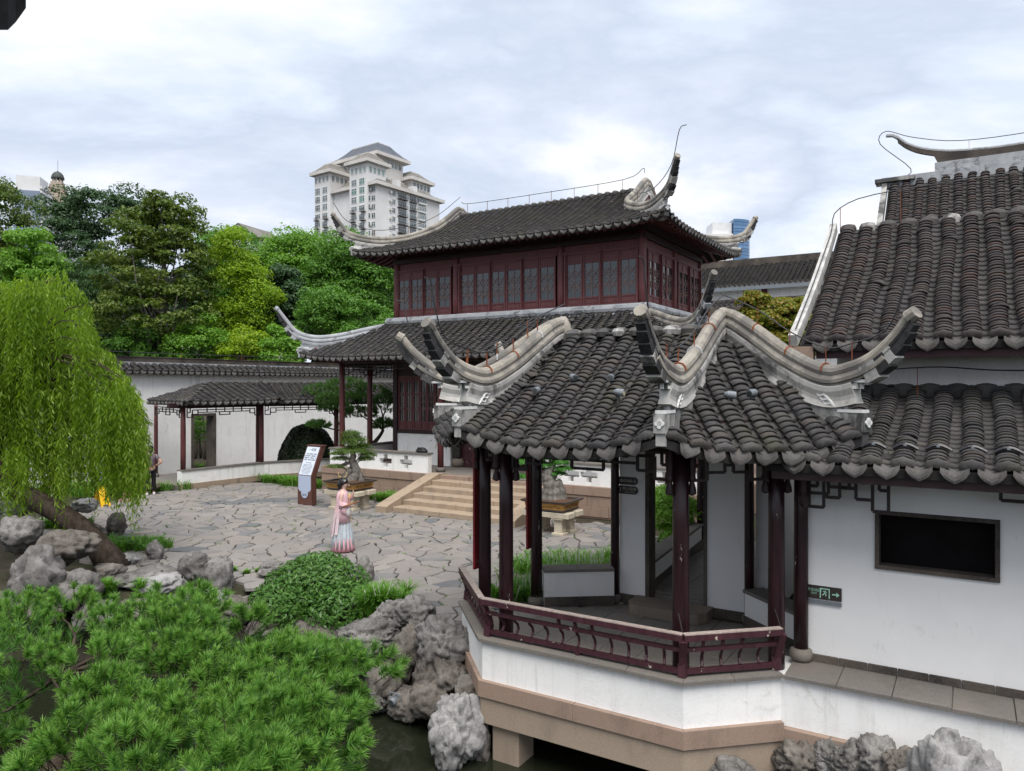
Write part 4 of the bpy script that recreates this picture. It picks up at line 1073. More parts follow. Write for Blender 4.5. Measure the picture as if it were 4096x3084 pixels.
# -------- upper roof (hip and gable)
UA0, UA1, UB0, UB1 = -19.5, -7.3, 20.2, 28.1; GAB = 2.15; RUN = (UB1-UB0)/2
uprof = lambda d: 8.50 + .37*d + .033*d*d
TSU = TileSet(.30); dk = MB(); LF = UA1-UA0; LS = UB1-UB0
hipd = lambda L, run: (lambda s: min(s, L-s, run))
ffr = lambda s: (s if s < GAB else (LF-s if LF-s < GAB else RUN))
roof_face(TSU, dk, (UA0, UB0), (UA1, UB0), uprof, ffr, corner_lift(LF, .20, 2.0, 2.2), step=.105, pans=False)
roof_face(TSU, dk, (UA1, UB0), (UA1, UB1), uprof, hipd(LS, GAB), corner_lift(LS, .20, 2.0, 2.2), step=.105, pans=False)
roof_face(TSU, dk, (UA1, UB1), (UA0, UB1), uprof, ffr, corner_lift(LF, .20, 2.0, 2.2), step=.21, pans=False)
roof_face(TSU, dk, (UA0, UB1), (UA0, UB0), uprof, hipd(LS, GAB), corner_lift(LS, .20, 2.0, 2.2), step=.21, pans=False)
mb = MB()
for a in (UA0+GAB, UA1-GAB): mb.prism([(UB0+GAB, uprof(GAB)), (UB1-GAB, uprof(GAB)), (UB0+RUN, uprof(RUN))], (a, 0, 0), (0,1,0), (0,0,1), (1,0,0), .1)
uroof = dk.build('upper_roof', DECK, mainb); TSU.emit(uroof, TM, {'cover': 150, 'lip': 60, 'pan': 0, 'drip': 90})
mb.build('gable_panel', REDWIN, uroof)
n = int((LF-2*GAB)/.30)
for i in range(n):
    a = UA0+GAB+.3*(i+.5); mb = MB(); mb.lathe((a, UB0+RUN, uprof(RUN)), [(.125, -.02), (.13, .06), (.10, .12), (.03, .14)], 8, .9, 1.8); mb.build('ridge_cap', DRIP, uroof)
def xridge(ca, cb, sa, sb_):
    """gable ridge running on into the corner ridge; sa, sb_ point outwards"""
    ga = ca - sa*GAB; gb = cb - sb_*GAB; mid = (UB0+UB1)/2; o = 1/math.sqrt(2); P = lambda r, z: (ca+sa*o*r, cb+sb_*o*r, z)
    H = lambda t, z: (ga+(ca-ga)*t, gb+(cb-gb)*t, z)
    ctrl = [(ga, mid, 10.78), (ga, mid-(mid-gb)*.12, 10.76), (ga, mid-(mid-gb)*.55, 10.22), H(.02, 9.72), H(.30, 9.38), H(.62, 9.22), H(.88, 9.27), P(.12, 9.42), P(.36, 9.70), P(.60, 10.04)]
    rz = lambda x, y: uprof(max(0, min(x-UA0 if sa < 0 else UA1-x, y-UB0 if sb_ < 0 else UB1-y, RUN))) if abs(x-ga) > .05 else uprof(max(0, min(y-UB0 if sb_ < 0 else UB1-y, RUN)))
    hip_ridge(uroof, ctrl, (ca, cb), (sa*o, sb_*o), rz, 8.74, 1.12)
for ca, cb, sa, sb_ in ((UA0, UB0, -1, -1), (UA1, UB0, 1, -1), (UA1, UB1, 1, 1), (UA0, UB1, -1, 1)): xridge(ca, cb, sa, sb_)
def eave_rafters(parent, rect, prof, amp, reach, Dl, deep=.95):
    a0, a1, b0, b1 = rect; C = [(a0, b0), (a1, b0), (a1, b1), (a0, b1)]; raf = MB()
    for i in range(4):
        e0, e1 = Vector(C[i]), Vector(C[(i+1) % 4]); L = (e1-e0).length; t = (e1-e0)/L; nn = Vector((-t.y, t.x)); lf = corner_lift(L, amp, reach, Dl)
        for j in range(1, int(L/.3)):
            p = e0+t*(j*.3)+nn*.12; q = p+nn*min(deep, j*.3, L-j*.3); z = lf(j*.3, .1); raf.bar((p.x, p.y, prof(.12)-.13+z), (q.x, q.y, prof(deep)-.13+z*.4), .08, .08)
        for k in range(20):
            a, b = (e0+nn*.07).lerp(e1+nn*.07, k/20), (e0+nn*.07).lerp(e1+nn*.07, (k+1)/20); raf.bar((a.x, a.y, prof(.07)-.08+lf(L*k/20, 0)), (b.x, b.y, prof(.07)-.08+lf(L*(k+1)/20, 0)), .03, .08)
    o = raf.build('rafters', REDWIN, parent); o['kind'] = 'stuff'
eave_rafters(uroof, (UA0, UA1, UB0, UB1), uprof, .20, 2.0, 2.2)
# -------- lower roof skirt
WA0, WA1, WB0, WB1 = -20.8, -5.95, 18.85, 29.45; LRUN = 2.28
lprof = lambda d: 4.70 + .49*d + .035*d*d
TSL = TileSet(.30); dk = MB(); C = [(WA0, WB0), (WA1, WB0), (WA1, WB1), (WA0, WB1)]
for i in range(4):
    L = (Vector(C[(i+1) % 4])-Vector(C[i])).length
    roof_face(TSL, dk, C[i], C[(i+1) % 4], lprof, hipd(L, LRUN), corner_lift(L, .2, 2.0, 2.0), step=.1 if i != 2 else .25, pans=False)
lroof = dk.build('lower_roof', DECK, mainb); TSL.emit(lroof, TM, {'cover': 150, 'lip': 60, 'pan': 0, 'drip': 90})
eave_rafters(lroof, (WA0, WA1, WB0, WB1), lprof, .2, 2.0, 2.0)
for ca, cb, sa, sb_ in ((WA0, WB0, -1, -1), (WA1, WB0, 1, -1), (WA1, WB1, 1, 1), (WA0, WB1, -1, 1)):
    ga, gb = ca-sa*LRUN, cb-sb_*LRUN; o = 1/math.sqrt(2); P = lambda r, z: (ca+sa*o*r, cb+sb_*o*r, z); H = lambda t, z: (ga+(ca-ga)*t, gb+(cb-gb)*t, z)
    ctrl = [H(-.03, 6.02), H(.22, 5.84), H(.5, 5.62), H(.75, 5.50), H(.92, 5.56), P(.12, 5.74), P(.40, 6.08), P(.72, 6.52)]
    rz = lambda x, y, ca=ca, cb=cb: lprof(max(0, min(abs(x-ca), abs(y-cb), LRUN)))
    hip_ridge(lroof, ctrl, (ca, cb), (sa*o, sb_*o), rz, 4.94, 1.12, RIDGEG if sa < 0 else RIDGE, RIDGEG)
# grey moulded band where the skirt meets the upper wall
ring = [(WA0+LRUN, WB0+LRUN), (WA1-LRUN, WB0+LRUN), (WA1-LRUN, WB1-LRUN), (WA0+LRUN, WB1-LRUN)]
for i in range(4):
    p, q = Vector(ring[i]), Vector(ring[(i+1) % 4]); mb = MB()
    for z, r in ((6.12, .15), (5.90, .125)): mb.tube([(p.x, p.y, z), (q.x, q.y, z)], r, 10)
    mb.bar((p.x, p.y, 5.80), (q.x, q.y, 5.80), .10, .22); mb.build('skirt_ridge', RIDGEG, lroof)
# -------- ground storey
PC = [(-19.53, 19.78), (-15.02, 19.78), (-10.55, 19.78), (-7.1, 19.78), (-19.53, 21.26), (-19.53, 27.4), (-7.1, 22.5)]
for a, b in PC: column(mainb, a, b, ZT, 4.75, .105, REDCOLB)
mb = MB()
for z, w, h in ((4.66, .14, .2), (4.9, .18, .18)):
    mb.bar((-19.6, 19.78, z), (-7.0, 19.78, z), w, h); mb.bar((-19.53, 19.86, z+.004), (-19.53, 27.5, z+.004), w, h); mb.bar((-7.1, 19.86, z+.004), (-7.1, 27.5, z+.004), w, h)
for a in (-19.53, -15.02, -10.55, -7.1): mb.bar((a, 19.85, 4.5), (a, 21.3, 4.5), .1, .16)
mb.build('porch_beam', REDDARK, mainb)
fret((-19.42, 19.78), (-15.14, 19.78), 4.56, .42, mainb); fret((-19.53, 19.9), (-19.53, 21.15), 4.56, .42, mainb); fret((-19.53, 21.4), (-19.53, 27.3), 4.56, .42, mainb); fret((-14.9, 19.78), (-10.66, 19.78), 4.56, .42, mainb)
mb = MB(); aw1 = a_at(450, RB0)
mb.box(RA0+.1, aw1, RB0+.02, RB0+.16, ZT, 1.98); mb.build('dado_wall', WHITE, mainb)
mb = MB(); mb.box(RA0, RA0+.2, RB0-.02, RB0+.2, ZT, 4.7); mb.box(RA0+.2, aw1, RB0-.01, RB0+.13, 1.981, 2.10); mb.box(RA0+.2, RA1, RB0+.03, RB0+.15, 4.1, 4.75); mb.box(RA0+.02, RA0+.14, RB0+.2, RB1, ZT, 4.9); mb.box(RA0, RA1, RB0+.2, RB1, 4.76, 4.9); mb.build('timber_frame', REDDARK, mainb)
n = 7; w = (aw1-RA0-.25)/n
for i in range(n): add_window(mainb, RA0+.22+w*(i+.5), RB0+.06, 2.11, w-.015, 2.0, .32, .22)
# panelled doors, standing open inwards in the middle
ad0 = a_at(461, RB0)
for i in range(3):
    a = ad0 + i*.62; mb = MB(); mb.box(a+.01, a+.60, RB0+.02, RB0+.07, ZT+.16, 4.1)
    d = mb.build('door', REDRAIL, mainb)
    for z0, z1 in ((1.12, 1.35), (1.42, 2.35), (2.42, 2.65)):
        g = MB(); g.bbox(a+.06, a+.55, RB0+.0, RB0+.018, z0, z1, .01); g.build('door_panel', REDRAIL, d)
    g = MB(); g.box(a+.09, a+.53, RB0+.013, RB0+.019, 2.75, 3.95); g.build('pane', GLASS, d)
    if i == 0:
        g = MB(); g.prism([(a+.14, 1.75), (a+.14, 2.12), (a+.36, 2.12), (a+.27, 1.9)], (0, RB0-.003, 0), (1,0,0), (0,0,1), (0,1,0), .003); g.build('torn_red_paper', plain('torn_red_paper', (.45,.02,.015), .7), d)
mb = MB(); mb.box(ad0, ad0+2.0, RB0-.02, RB0+.1, ZT, ZT+.155); mb.build('threshold', REDRAIL, mainb)
mb = MB(); ab = a_at(455, 21.1); mb.box(ab-.16, ab+.16, RB0-.16, RB0-.08, 1.22, 3.7)
bd = mb.build('couplet_board', plain('flaking_black_lacquer', (.03,.027,.022), .6, .3, .8, 18), mainb)
for i, ch in enumerate('山水清音'): letter(bd, ch, .26, (ab, RB0-.165, 3.3-i*.5), (1,0,0), (0,0,1), plain('worn_gold_paint', (.16,.12,.05), .6))
mb = MB(); mb.lathe((ab, RB0-.02, 0), [(.16, ZT), (.22, ZT+.1), (.24, ZT+.2), (.17, ZT+.3)], 14); mb.build('stone_base', GRANIN, mainb, smooth=True)
column(mainb, ab, RB0+.1, ZT+.3, 4.5, .12, REDCOLB, False)
mb = MB(); mb.box(ad0+3.4, RA1, RB0+.02, RB0+.16, ZT, 4.1); mb.box(RA1-.16, RA1, RB0+.161, RB1, ZT, 4.7); mb.build('white_wall', WHITE, mainb)
mb = MB(); mb.box(RA0+.2, RA1-.2, RB1-.3, RB1-.2, ZT, 4.7); mb.build('back_wall', WHITE_IN, mainb)
mb = MB(); mb.bbox(ad0+2.3, ad0+2.7, RB0+.9, RB0+1.3, ZT, 1.9, .02); mb.build('cabinet', REDDARK, mainb)

# ================================================================== terrace, steps, pierced parapets
ter = root('stone_terrace', 'pink granite terrace with white pierced parapets below the two-storey hall', 'terrace', -13.0, 20.5)
TB = 19.2
mb = MB(); mb.box(-19.95, -5.4, TB+.02, 30.2, -.05, ZT-.05); mb.build('core', GRANITE, ter)
rows = [(0, .29), (.29, .60), (.60, .86)]
for ri, (z0, z1) in enumerate(rows):
    a = -19.97; k = 0
    while a < -5.4:
        L = random.uniform(.95, 1.35); a1 = min(a+L, -5.4); over = .035 if ri == 2 else random.uniform(0, .008)
        if not (a > -14.55 and a1 < -10.65):
            mb = MB(); mb.bbox(a+.005, a1-.005, TB-over, TB+.3, z0+.004, z1-.003, .008); mb.build('granite_block', GRANITE, ter)
        a = a1
for ri, (z0, z1) in enumerate(rows):
    for k in range(9):
        mb = MB(); mb.bbox(-19.99, -19.7, TB+.31+k*1.2, TB+.30+(k+1)*1.2, z0+.004, z1-.003, .008); mb.build('granite_block', GRANITE, ter)
for i in range(24):
    for j in range(3):
        a = -19.6+i*.6; mb = MB(); mb.bbox(a+.004, a+.596, TB+.31+j*.62, TB+.925+j*.62, ZT-.04, ZT, .005); mb.build('paving_slab', FLOORT, ter)
def pierced(a0, a1, centers):
    b0, b1, z0, z1 = TB+.05, TB+.25, ZT-.008, 1.47; w = MB(); cur = a0
    for c in sorted(centers):
        w.box(cur, c-.27, b0, b1, z0, z1)
        for x0, x1, lo, hi in ((c-.27, c-.09, .22, .40), (c-.09, c+.09, .08, .54), (c+.09, c+.27, .22, .40)):
            w.box(x0, x1, b0, b1, z0, z0+lo); w.box(x0, x1, b0, b1, z0+hi, z1)
        cur = c+.27
    w.box(cur, a1, b0, b1, z0, z1); o = w.build('pierced_parapet', WHITE, ter, recalc=False)
    slabs(o, (a0-.03, b0-.05), (a1+.03, b0-.05), z1+.001, z1+.055, .30, COPING, .55)
ca = [a_at(u, TB) for u in (346.0, 384.6, 405.0)]
pierced(-19.6, -15.14, ca)
pierced(-10.2, -5.6, [a_at(u, TB) for u in (553.0, 570.0, 588.0)] + [-7.0])
mb = MB(); mb.box(-19.62, -19.42, TB+.26, 26.5, ZT-.005, 1.47); o = mb.build('side_parapet', WHITE, ter); slabs(o, (-19.37, TB+.3), (-19.37, 26.5), 1.471, 1.525, .30, COPING, .7)
mb = MB(); mb.bbox(-15.13, -14.95+.33, TB-.02, TB+.3, ZT-.003, ZT+.004, .001); mb.build('edge_stone', GRANSTEP, ter)
stairs = root('stone_stairs', 'flight of tan granite steps with sloping side slabs up to the terrace', 'stairs', -12.6, 18.0)
for i in range(5):
    b0 = 16.85+i*.47; z1 = .145*(i+1); cuts = [-14.58] + sorted(random.uniform(-13.8, -11.4) for _ in range(2)) + [-10.62]
    if cuts[2]-cuts[1] < .6: cuts.pop(2)
    for x0, x1 in zip(cuts[:-1], cuts[1:]):
        mb = MB(); mb.bbox(x0+.003, x1-.003, b0+random.uniform(-.008, .008), TB-.002, z1-.144, z1+random.uniform(-.003, .003), .012); mb.build('step', GRANSTEP, stairs)
for a0, a1 in ((-15.03, -14.59), (-10.61, -10.17)):
    mb = MB(); mb.prism([(16.6, -.02), (16.6, .17), (16.72, .22), (TB-.04, ZT+.03), (TB-.04, -.02)], ((a0+a1)/2, 0, 0), (0,1,0), (0,0,1), (1,0,0), a1-a0); mb.build('side_slab', GRANSTEP, stairs)

# ================================================================== garden wall and cloister on the left
gw = root('garden_wall', 'long white garden wall with grey tiled coping behind the cloister', 'wall', -28.0, 22.0)
db0, db1 = b_at(192, -27.7), b_at(216, -27.7)
mb = MB(); mb.box(-28.15, -27.75, 8.0, db0, -.05, 4.25); mb.box(-28.15, -27.75, db1, 40.0, -.05, 4.25); mb.box(-28.15, -27.75, db0, db1, 2.5, 4.25); mb.build('wall', WHITE, gw)
mb = MB(); f = .11
mb.box(-28.2, -27.70, db0-.01, db0+f, 0, 2.45); mb.box(-28.2, -27.70, db1-f, db1+.01, 0, 2.45); mb.box(-28.2, -27.70, db0-.01, db1+.01, 2.451, 2.56); mb.build('door_surround', DARKBRICK, gw)
TSWl = TileSet(.30); dk = MB()
roof_face(TSWl, dk, (-27.42, 8.0), (-27.42, 40.0), lambda d: 4.28+.62*d, .46, step=.085, pans=False)
roof_face(TSWl, dk, (-28.48, 40.0), (-28.48, 8.0), lambda d: 4.28+.62*d, .46, step=.2, pans=False)
wr = dk.build('coping', DECK, gw); TSWl.emit(wr, TM, {'cover': 160, 'lip': 70, 'pan': 0, 'drip': 70})
mb = MB(); mb.box(-28.06, -27.84, 8.0, 40.0, 4.50, 4.68); mb.build('ridge_base', RIDGEG, wr)
mb = MB(); mb.box(-28.03, -27.87, 8.0, 40.0, 4.681, 4.87); mb.box(-28.06, -27.84, 8.0, 40.0, 4.871, 4.90); mb.build('stacked_tile_ridge', DARKBRICK, wr)
clo = root('cloister', 'short white-walled cloister with red posts and bending grey tiled roof', 'cloister', -25.5, 19.5)
KP = [(-24.3, 16.45), (-24.1, 20.0), (-22.7, 22.9), (-21.9, 26.5)]
for p, q in zip(KP[:-1], KP[1:]):
    wall_seg(clo, p, q, .18, .64, .28, WHITE, 'bench_wall', True)
    mb = MB(); P_, Q_ = Vector(p), Vector(q); d = (Q_-P_).normalized(); nn = Vector((-d.y, d.x)); mb.loft([[(v.x, v.y, z) for v in (P_-nn*.2-d*.05, Q_-nn*.2+d*.05, Q_+nn*.2+d*.05, P_+nn*.2-d*.05)] for z in (-.03, .179)]); mb.build('plinth', GRANSTEP, clo)
mb = MB(); mb.prism([(-27.7, 16.3), (-24.2, 16.3), (-24.0, 20.0), (-22.6, 23.0), (-21.9, 26.5), (-27.7, 26.5)], (0, 0, .06), (1,0,0), (0,1,0), (0,0,1), .2); mb.build('floor', FLOORT, clo)
mb = MB(); mb.prism([(14.9, -.02), (16.29, .17), (16.29, .13), (14.9, -.04)], (-25.7, 0, 0), (0,1,0), (0,0,1), (1,0,0), 2.0); mb.build('ramp', m_wood('brown_ramp_boards', (.07,.045,.035), (.11,.075,.06), 0, .6), clo)
for (a, b), big in (((-24.3, 16.6), 1), ((-24.12, 19.95), 1), ((-24.9, 20.4), 0), ((-22.8, 22.75), 1), ((-27.2, 17.4), 0), ((-23.6, 23.6), 0)): column(clo, a, b, .15 if not big else .6, 3.0, .095 if big else .075, REDCOLB, not big)
mb = MB()
RP = [(-24.3, 16.0), (-24.1, 20.0), (-22.7, 22.9), (-21.9, 27.5)]
for p, q in zip(RP[:-1], RP[1:]): mb.bar((*p, 3.02), (*q, 3.02), .13, .18)
mb.build('beam', REDDARK, clo)
fret((-24.3, 16.75), (-24.12, 19.85), 2.94, .36, clo, m=REDDARK); fret((-24.1, 20.1), (-22.8, 22.65), 2.94, .36, clo, m=REDDARK); fret((-27.1, 17.3), (-24.4, 16.6), 2.94, .36, clo, m=REDDARK)
TSK = TileSet(.30); dk = MB(); kprof = lambda d: 3.12+.34*d+.02*d*d
E = [(-26.7, 16.7), (-23.55, 16.25), (-23.35, 20.2), (-21.95, 23.1), (-21.1, 27.5)]
ap = (-25.35, 18.3)
for i in range(4):
    e0, e1 = Vector(E[i]), Vector(E[i+1]); L = (e1-e0).length; t = (e1-e0)/L; nn = Vector((-t.y, t.x))
    if i == 0:
        av = Vector(ap)-e0; sa, da = av.dot(t), av.dot(nn); dm = (lambda s, sa=sa, da=da, L=L: da*s/sa if s < sa else da*max(0, L-s)/(L-sa)); roof_face(TSK, dk, e0, e1, (lambda d, da=da: kprof(d*1.85/da)), dm, pans=True)
    elif i == 1: roof_face(TSK, dk, e0, e1, kprof, lambda s: min(1.85, s*.86+.05), corner_lift(L, .05, 1.0, 1.0), pans=True)
    else: roof_face(TSK, dk, e0, e1, kprof, 1.85, pans=True)
for (ei, r0_, r1_) in ((2, 1, 2), (3, 2, 3)):
    e = Vector(E[ei]); q = []
    for i in (r0_, r1_):
        t = (Vector(E[i+1])-Vector(E[i])).normalized(); q.append(e + Vector((-t.y, t.x))*1.86)
    dk.add([(e.x, e.y, kprof(0)), (q[0].x, q[0].y, kprof(1.86)), (q[1].x, q[1].y, kprof(1.86))], [(0, 1, 2)])
    m_ = (q[0]+q[1])/2
    for j in range(17):
        f0 = j/17; c_ = e.lerp(m_, f0); y_ = (m_-e).normalized(); z_ = kprof(1.86*f0); sl_ = Vector((y_.x, y_.y, .36)).normalized(); x_ = Vector((y_.y, -y_.x, 0)); n_ = x_.cross(sl_)
        TSK.put('cover', Matrix(((x_.x*1.1, sl_.x, n_.x, c_.x), (x_.y*1.1, sl_.y, n_.y, c_.y), (0, sl_.z, n_.z, z_+.06), (0, 0, 0, 1))))
kr = dk.build('roof', DECK, clo); TSK.emit(kr, TM, {'cover': 300, 'lip': 60, 'pan': 100, 'drip': 60})
for p, q in ((ap, (-25.2, 20.5)), ((-25.2, 20.5), (-23.7, 23.9)), ((-23.7, 23.9), (-22.9, 27.6))):
    p, q = Vector(p), Vector(q); k = int((q-p).length/.28)
    for i in range(k):
        c = p.lerp(q, (i+.5)/k); mb = MB(); mb.lathe((c.x, c.y, kprof(1.85)), [(.14, -.03), (.14, .05), (.11, .11), (.03, .13)], 8); mb.build('ridge_cap', DRIP, kr)
# direction boards on the garden wall
aw = -27.74
for i, (v, s) in enumerate(((478.0, '点春堂 Gallery'), (482.2, '写经堂'), (486.6, '一览阁'))):
    bw0, bw1 = b_at(143, aw), b_at(157, aw); bm_ = (bw0+bw1)/2; Y = -ST*aw+CT*bm_; z = CAMZ-(v-CY0)/FPX*Y; w = bw1-bw0
    r = root('direction_sign', ('uppermost', 'middle', 'lowest')[i] + ' of three dark pointed direction boards on the garden wall', 'sign', aw+.02, bm_, z); h = .135
    mb = MB(); mb.prism([(-w/2, -h/2), (w/2-.06, -h/2), (w/2, 0), (w/2-.06, h/2), (-w/2, h/2)], (aw+.015, bm_, z), (0,1,0), (0,0,1), (1,0,0), .02); mb.build('board', BOARD, r)
    mb = MB()
    for k in range(3): mb.bar((aw+.027, bm_+w*(.10*k), z+.03), (aw+.027, bm_+w*(.10*k+.06), z+.03), .003, .02); mb.bar((aw+.027, bm_+w*(.10*k+.01), z-.015), (aw+.027, bm_+w*(.10*k+.05), z-.015), .003, .045)
    mb.bar((aw+.027, bm_+w*.30, z), (aw+.027, bm_+w*.42, z), .003, .015); mb.build('lettering', CREAMINK, r)

# ================================================================== far halls to the right of the main building
def far_wall(name, label, a0, a1, b, ztop, zt0, zbase, tiles=True):
    r = root(name, label, 'wall', (a0+a1)/2, b); mb = MB(); mb.box(a0, a1, b, b+.4, 0, zt0-.15); mb.build('wall', WHITE, r)
    T = TileSet(.34); d = MB(); roof_face(T, d, (a0, b-.5), (a1, b-.5), lambda x: zt0-.1+.5*x, .7, step=.14, pans=False); q = d.build('coping', DECK, r); T.emit(q, TM, {'cover': 0, 'lip': 0, 'pan': 0, 'drip': 0})
    mb = MB(); mb.box(a0, a1, b+.05, b+.35, zt0+.1, ztop-.28); mb.build('ridge_base', RIDGEW, q); mb = MB(); mb.box(a0, a1, b+.08, b+.32, ztop-.279, ztop); mb.build('stacked_tile_ridge', DARKBRICK, q); return r
fh = root('far_hall', 'distant long hall with grey tiled roof and white clerestory wall', 'building', -12, 60)
TF = TileSet(.36); dk = MB(); fprof = lambda d: 11.2+.42*d+.02*d*d
roof_face(TF, dk, (-27, 56), (4, 56), fprof, 4.2, step=.2, pans=False); fr_ = dk.build('roof', DECK, fh); TF.emit(fr_, TM, {'cover': 0, 'lip': 0, 'pan': 0, 'drip': 0})
mb = MB(); mb.box(-27, 4, 60.1, 60.5, fprof(4.2)-.05, fprof(4.2)+.55); mb.build('stacked_tile_ridge', DARKBRICK, fr_)
mb = MB(); mb.box(-27, 4, 55.9, 56.05, 10.85, 11.12); mb.build('gutter', GREYMETAL, fh)
mb = MB(); mb.box(-26.5, 3.5, 57, 63, 0, 11.4); mb.build('wall', WHITE, fh)
for a in (-22, -17.5, -13.0, -8.6, -4.2): mb = MB(); mb.box(a-.2, a+.2, 56.8, 56.99, 7, 11.0); mb.build('post', REDWIN, fh)
for a in (-19.8, -15.2, -10.8, -6.4): mb = MB(); mb.box(a-.9, a+.9, 56.9, 56.98, 9.6, 9.85); mb.build('vent_grille', STAND, fh)
far_wall('boundary_wall', 'white boundary wall with tile coping below the distant hall', -24, 4, 48, 9.3, 8.9, 0)
fw2 = root('side_building', 'low far building with dark ridge and grey tiles behind the maple', 'building', -8, 41)
T2 = TileSet(.34); dk = MB(); roof_face(T2, dk, (-20, 38.5), (4, 38.5), lambda d: 6.2+.45*d, 3.2, step=.16, pans=False); q = dk.build('roof', DECK, fw2); T2.emit(q, TM, {'cover': 0, 'lip': 0, 'pan': 0, 'drip': 0})
mb = MB(); mb.box(-20, 4, 41.6, 41.9, 7.55, 8.15); mb.build('stacked_tile_ridge', DARKBRICK, q); mb = MB(); mb.box(-19.5, 3.5, 39.4, 45, 0, 6.5); mb.build('wall', WHITE, fw2)
# ================================================================== ground, pond, flagstone court
BANK = [(-60, 13.3), (-16, 13.3), (-7.5, 13.2), (-4.8, 13.6), (-2.4, 12.2), (-.8, 11.9), (3.5, 9.1), (9, 5.7), (14, 2.6), (60, -20)]
def bank_y(x):
    for (x0, y0), (x1, y1) in zip(BANK[:-1], BANK[1:]):
        if x0 <= x <= x1: return y0 + (y1-y0)*(x-x0)/(x1-x0)
    return BANK[0][1]
def ground_h(x, y):
    if y < -8 or x < -45 or x > 40: return -.07
    t = (y-bank_y(x))/.7+.5; t = min(1, max(0, t)); t = t*t*(3-2*t); h = -2.0 + 1.93*t
    m = math.hypot((x+5.2)/2.0, (y-5.6)/1.8); h = max(h, -2.0 + 1.25*max(0, 1-m**2)) if m < 1 else h
    return h
def axis(lo, hi, st): return [-900, -300, -120, -60, -45.01, -44.9, -30, -20] + list(np.arange(lo, hi+.01, st)) + [20, 30, 40, 40.1, 60, 120, 300, 900]
gx = axis(-16, 14, .4); gy = [-900, -300, -100, -40, -8.1, -8, -5] + list(np.arange(-2, 18.01, .4)) + [24, 32, 45, 70, 120, 300, 900]
V = [(x, y, ground_h(x, y)) for y in gy for x in gx]; nx = len(gx)
F = [(j*nx+i, j*nx+i+1, (j+1)*nx+i+1, (j+1)*nx+i) for j in range(len(gy)-1) for i in range(nx-1)]
g = put('ground', np_mesh('ground', V, F), SOIL); g['kind'] = 'structure'
wv = [(-44, -8, -1.15), (40, -8, -1.15), (40, 14.6, -1.15), (-44, 14.6, -1.15)]
w = put('pond_water', np_mesh('pond_water', wv, [(0, 1, 2, 3)]), WATER); w['kind'] = 'structure'
# flagstones: jittered cells, each stone cut by its neighbours
court_poly = [(-13.6, 19.0), (-13.2, 23.0), (-12.4, 26.3), (-9.9, 29.0), (-7.2, 26.9), (-3.4, 23.6), (2.6, 20.0), (4.3, 17.6), (2.4, 14.2), (.6, 12.4), (-.75, 11.75), (-1.9, 12.4), (-3.6, 13.5), (-5.2, 14.2), (-7.2, 14.1), (-8.8, 15.6), (-10.6, 17.6)]
court = bpy.data.objects.new('stone_court', None); COL.objects.link(court); court['kind'] = 'structure'
rs = random.Random(3); seeds = []; st = .385
for j in range(0, 54):
    for i in range(0, 62):
        if rs.random() < .13: continue
        x = -15 + (i+(.5 if j % 2 else 0))*st*1.12 + rs.uniform(-.25, .25); y = 11 + j*st*.92 + rs.uniform(-.22, .22); seeds.append((x, y))
grid = {}
for k, s in enumerate(seeds): grid.setdefault((int(s[0]//1.2), int(s[1]//1.2)), []).append(k)
def cell(k):
    x, y = seeds[k]; poly = [(x-1, y-1), (x+1, y-1), (x+1, y+1), (x-1, y+1)]; cx, cy = int(x//1.2), int(y//1.2)
    for di in (-2, -1, 0, 1, 2):
        for dj in (-2, -1, 0, 1, 2):
            for m in grid.get((cx+di, cy+dj), []):
                if m == k: continue
                qx, qy = seeds[m]; nx_, ny_ = qx-x, qy-y; c = (qx*qx+qy*qy-x*x-y*y)/2; out = []
                for a, b in zip(poly, poly[1:]+poly[:1]):
                    da, db = a[0]*nx_+a[1]*ny_-c, b[0]*nx_+b[1]*ny_-c
                    if da <= 0: out.append(a)
                    if (da < 0) != (db < 0) and da != db: t = da/(da-db); out.append((a[0]+(b[0]-a[0])*t, a[1]+(b[1]-a[1])*t))
                poly = out
                if len(poly) < 3: return None
    return poly
stones = []
for k, (x, y) in enumerate(seeds):
    if not in_poly((x, y), court_poly): continue
    p = cell(k)
    if not p or len(p) < 3: continue
    cx = sum(q[0] for q in p)/len(p); cy = sum(q[1] for q in p)/len(p)
    pts = []
    for a, b in zip(p, p[1:]+p[:1]):
        L = math.hypot(b[0]-a[0], b[1]-a[1]); n = max(1, int(L/.16))
        for i in range(n):
            t = i/n; w_ = 0 if i == 0 else .03; pts.append((a[0]+(b[0]-a[0])*t+rs.uniform(-w_, w_), a[1]+(b[1]-a[1])*t+rs.uniform(-w_, w_)))
    shrink = lambda q, d: (q[0]+(cx-q[0])*min(.5, d/max(.08, math.hypot(q[0]-cx, q[1]-cy))), q[1]+(cy-q[1])*min(.5, d/max(.08, math.hypot(q[0]-cx, q[1]-cy))))
    gap = rs.uniform(.005, .019); z = rs.uniform(-.012, .010); tx, ty = rs.uniform(-.018, .018), rs.uniform(-.018, .018)
    zf = lambda q: z + (q[0]-cx)*tx + (q[1]-cy)*ty
    r0 = [shrink(q, gap) for q in pts]; r1 = [shrink(q, gap+.004) for q in pts]; r2 = [shrink(q, gap+.022) for q in pts]
    stones.append((math.hypot(cx, cy), (cx, cy), [(*q, -.08) for q in r0], [(*q, zf(q)-.014) for q in r1], [(*q, zf(q)+rs.uniform(-.002, .002)) for q in r2]))
stones.sort(key=lambda s: s[0]); joined = MB(); jr = []; nblue = 0
blue = px_z(245, 497, 0)
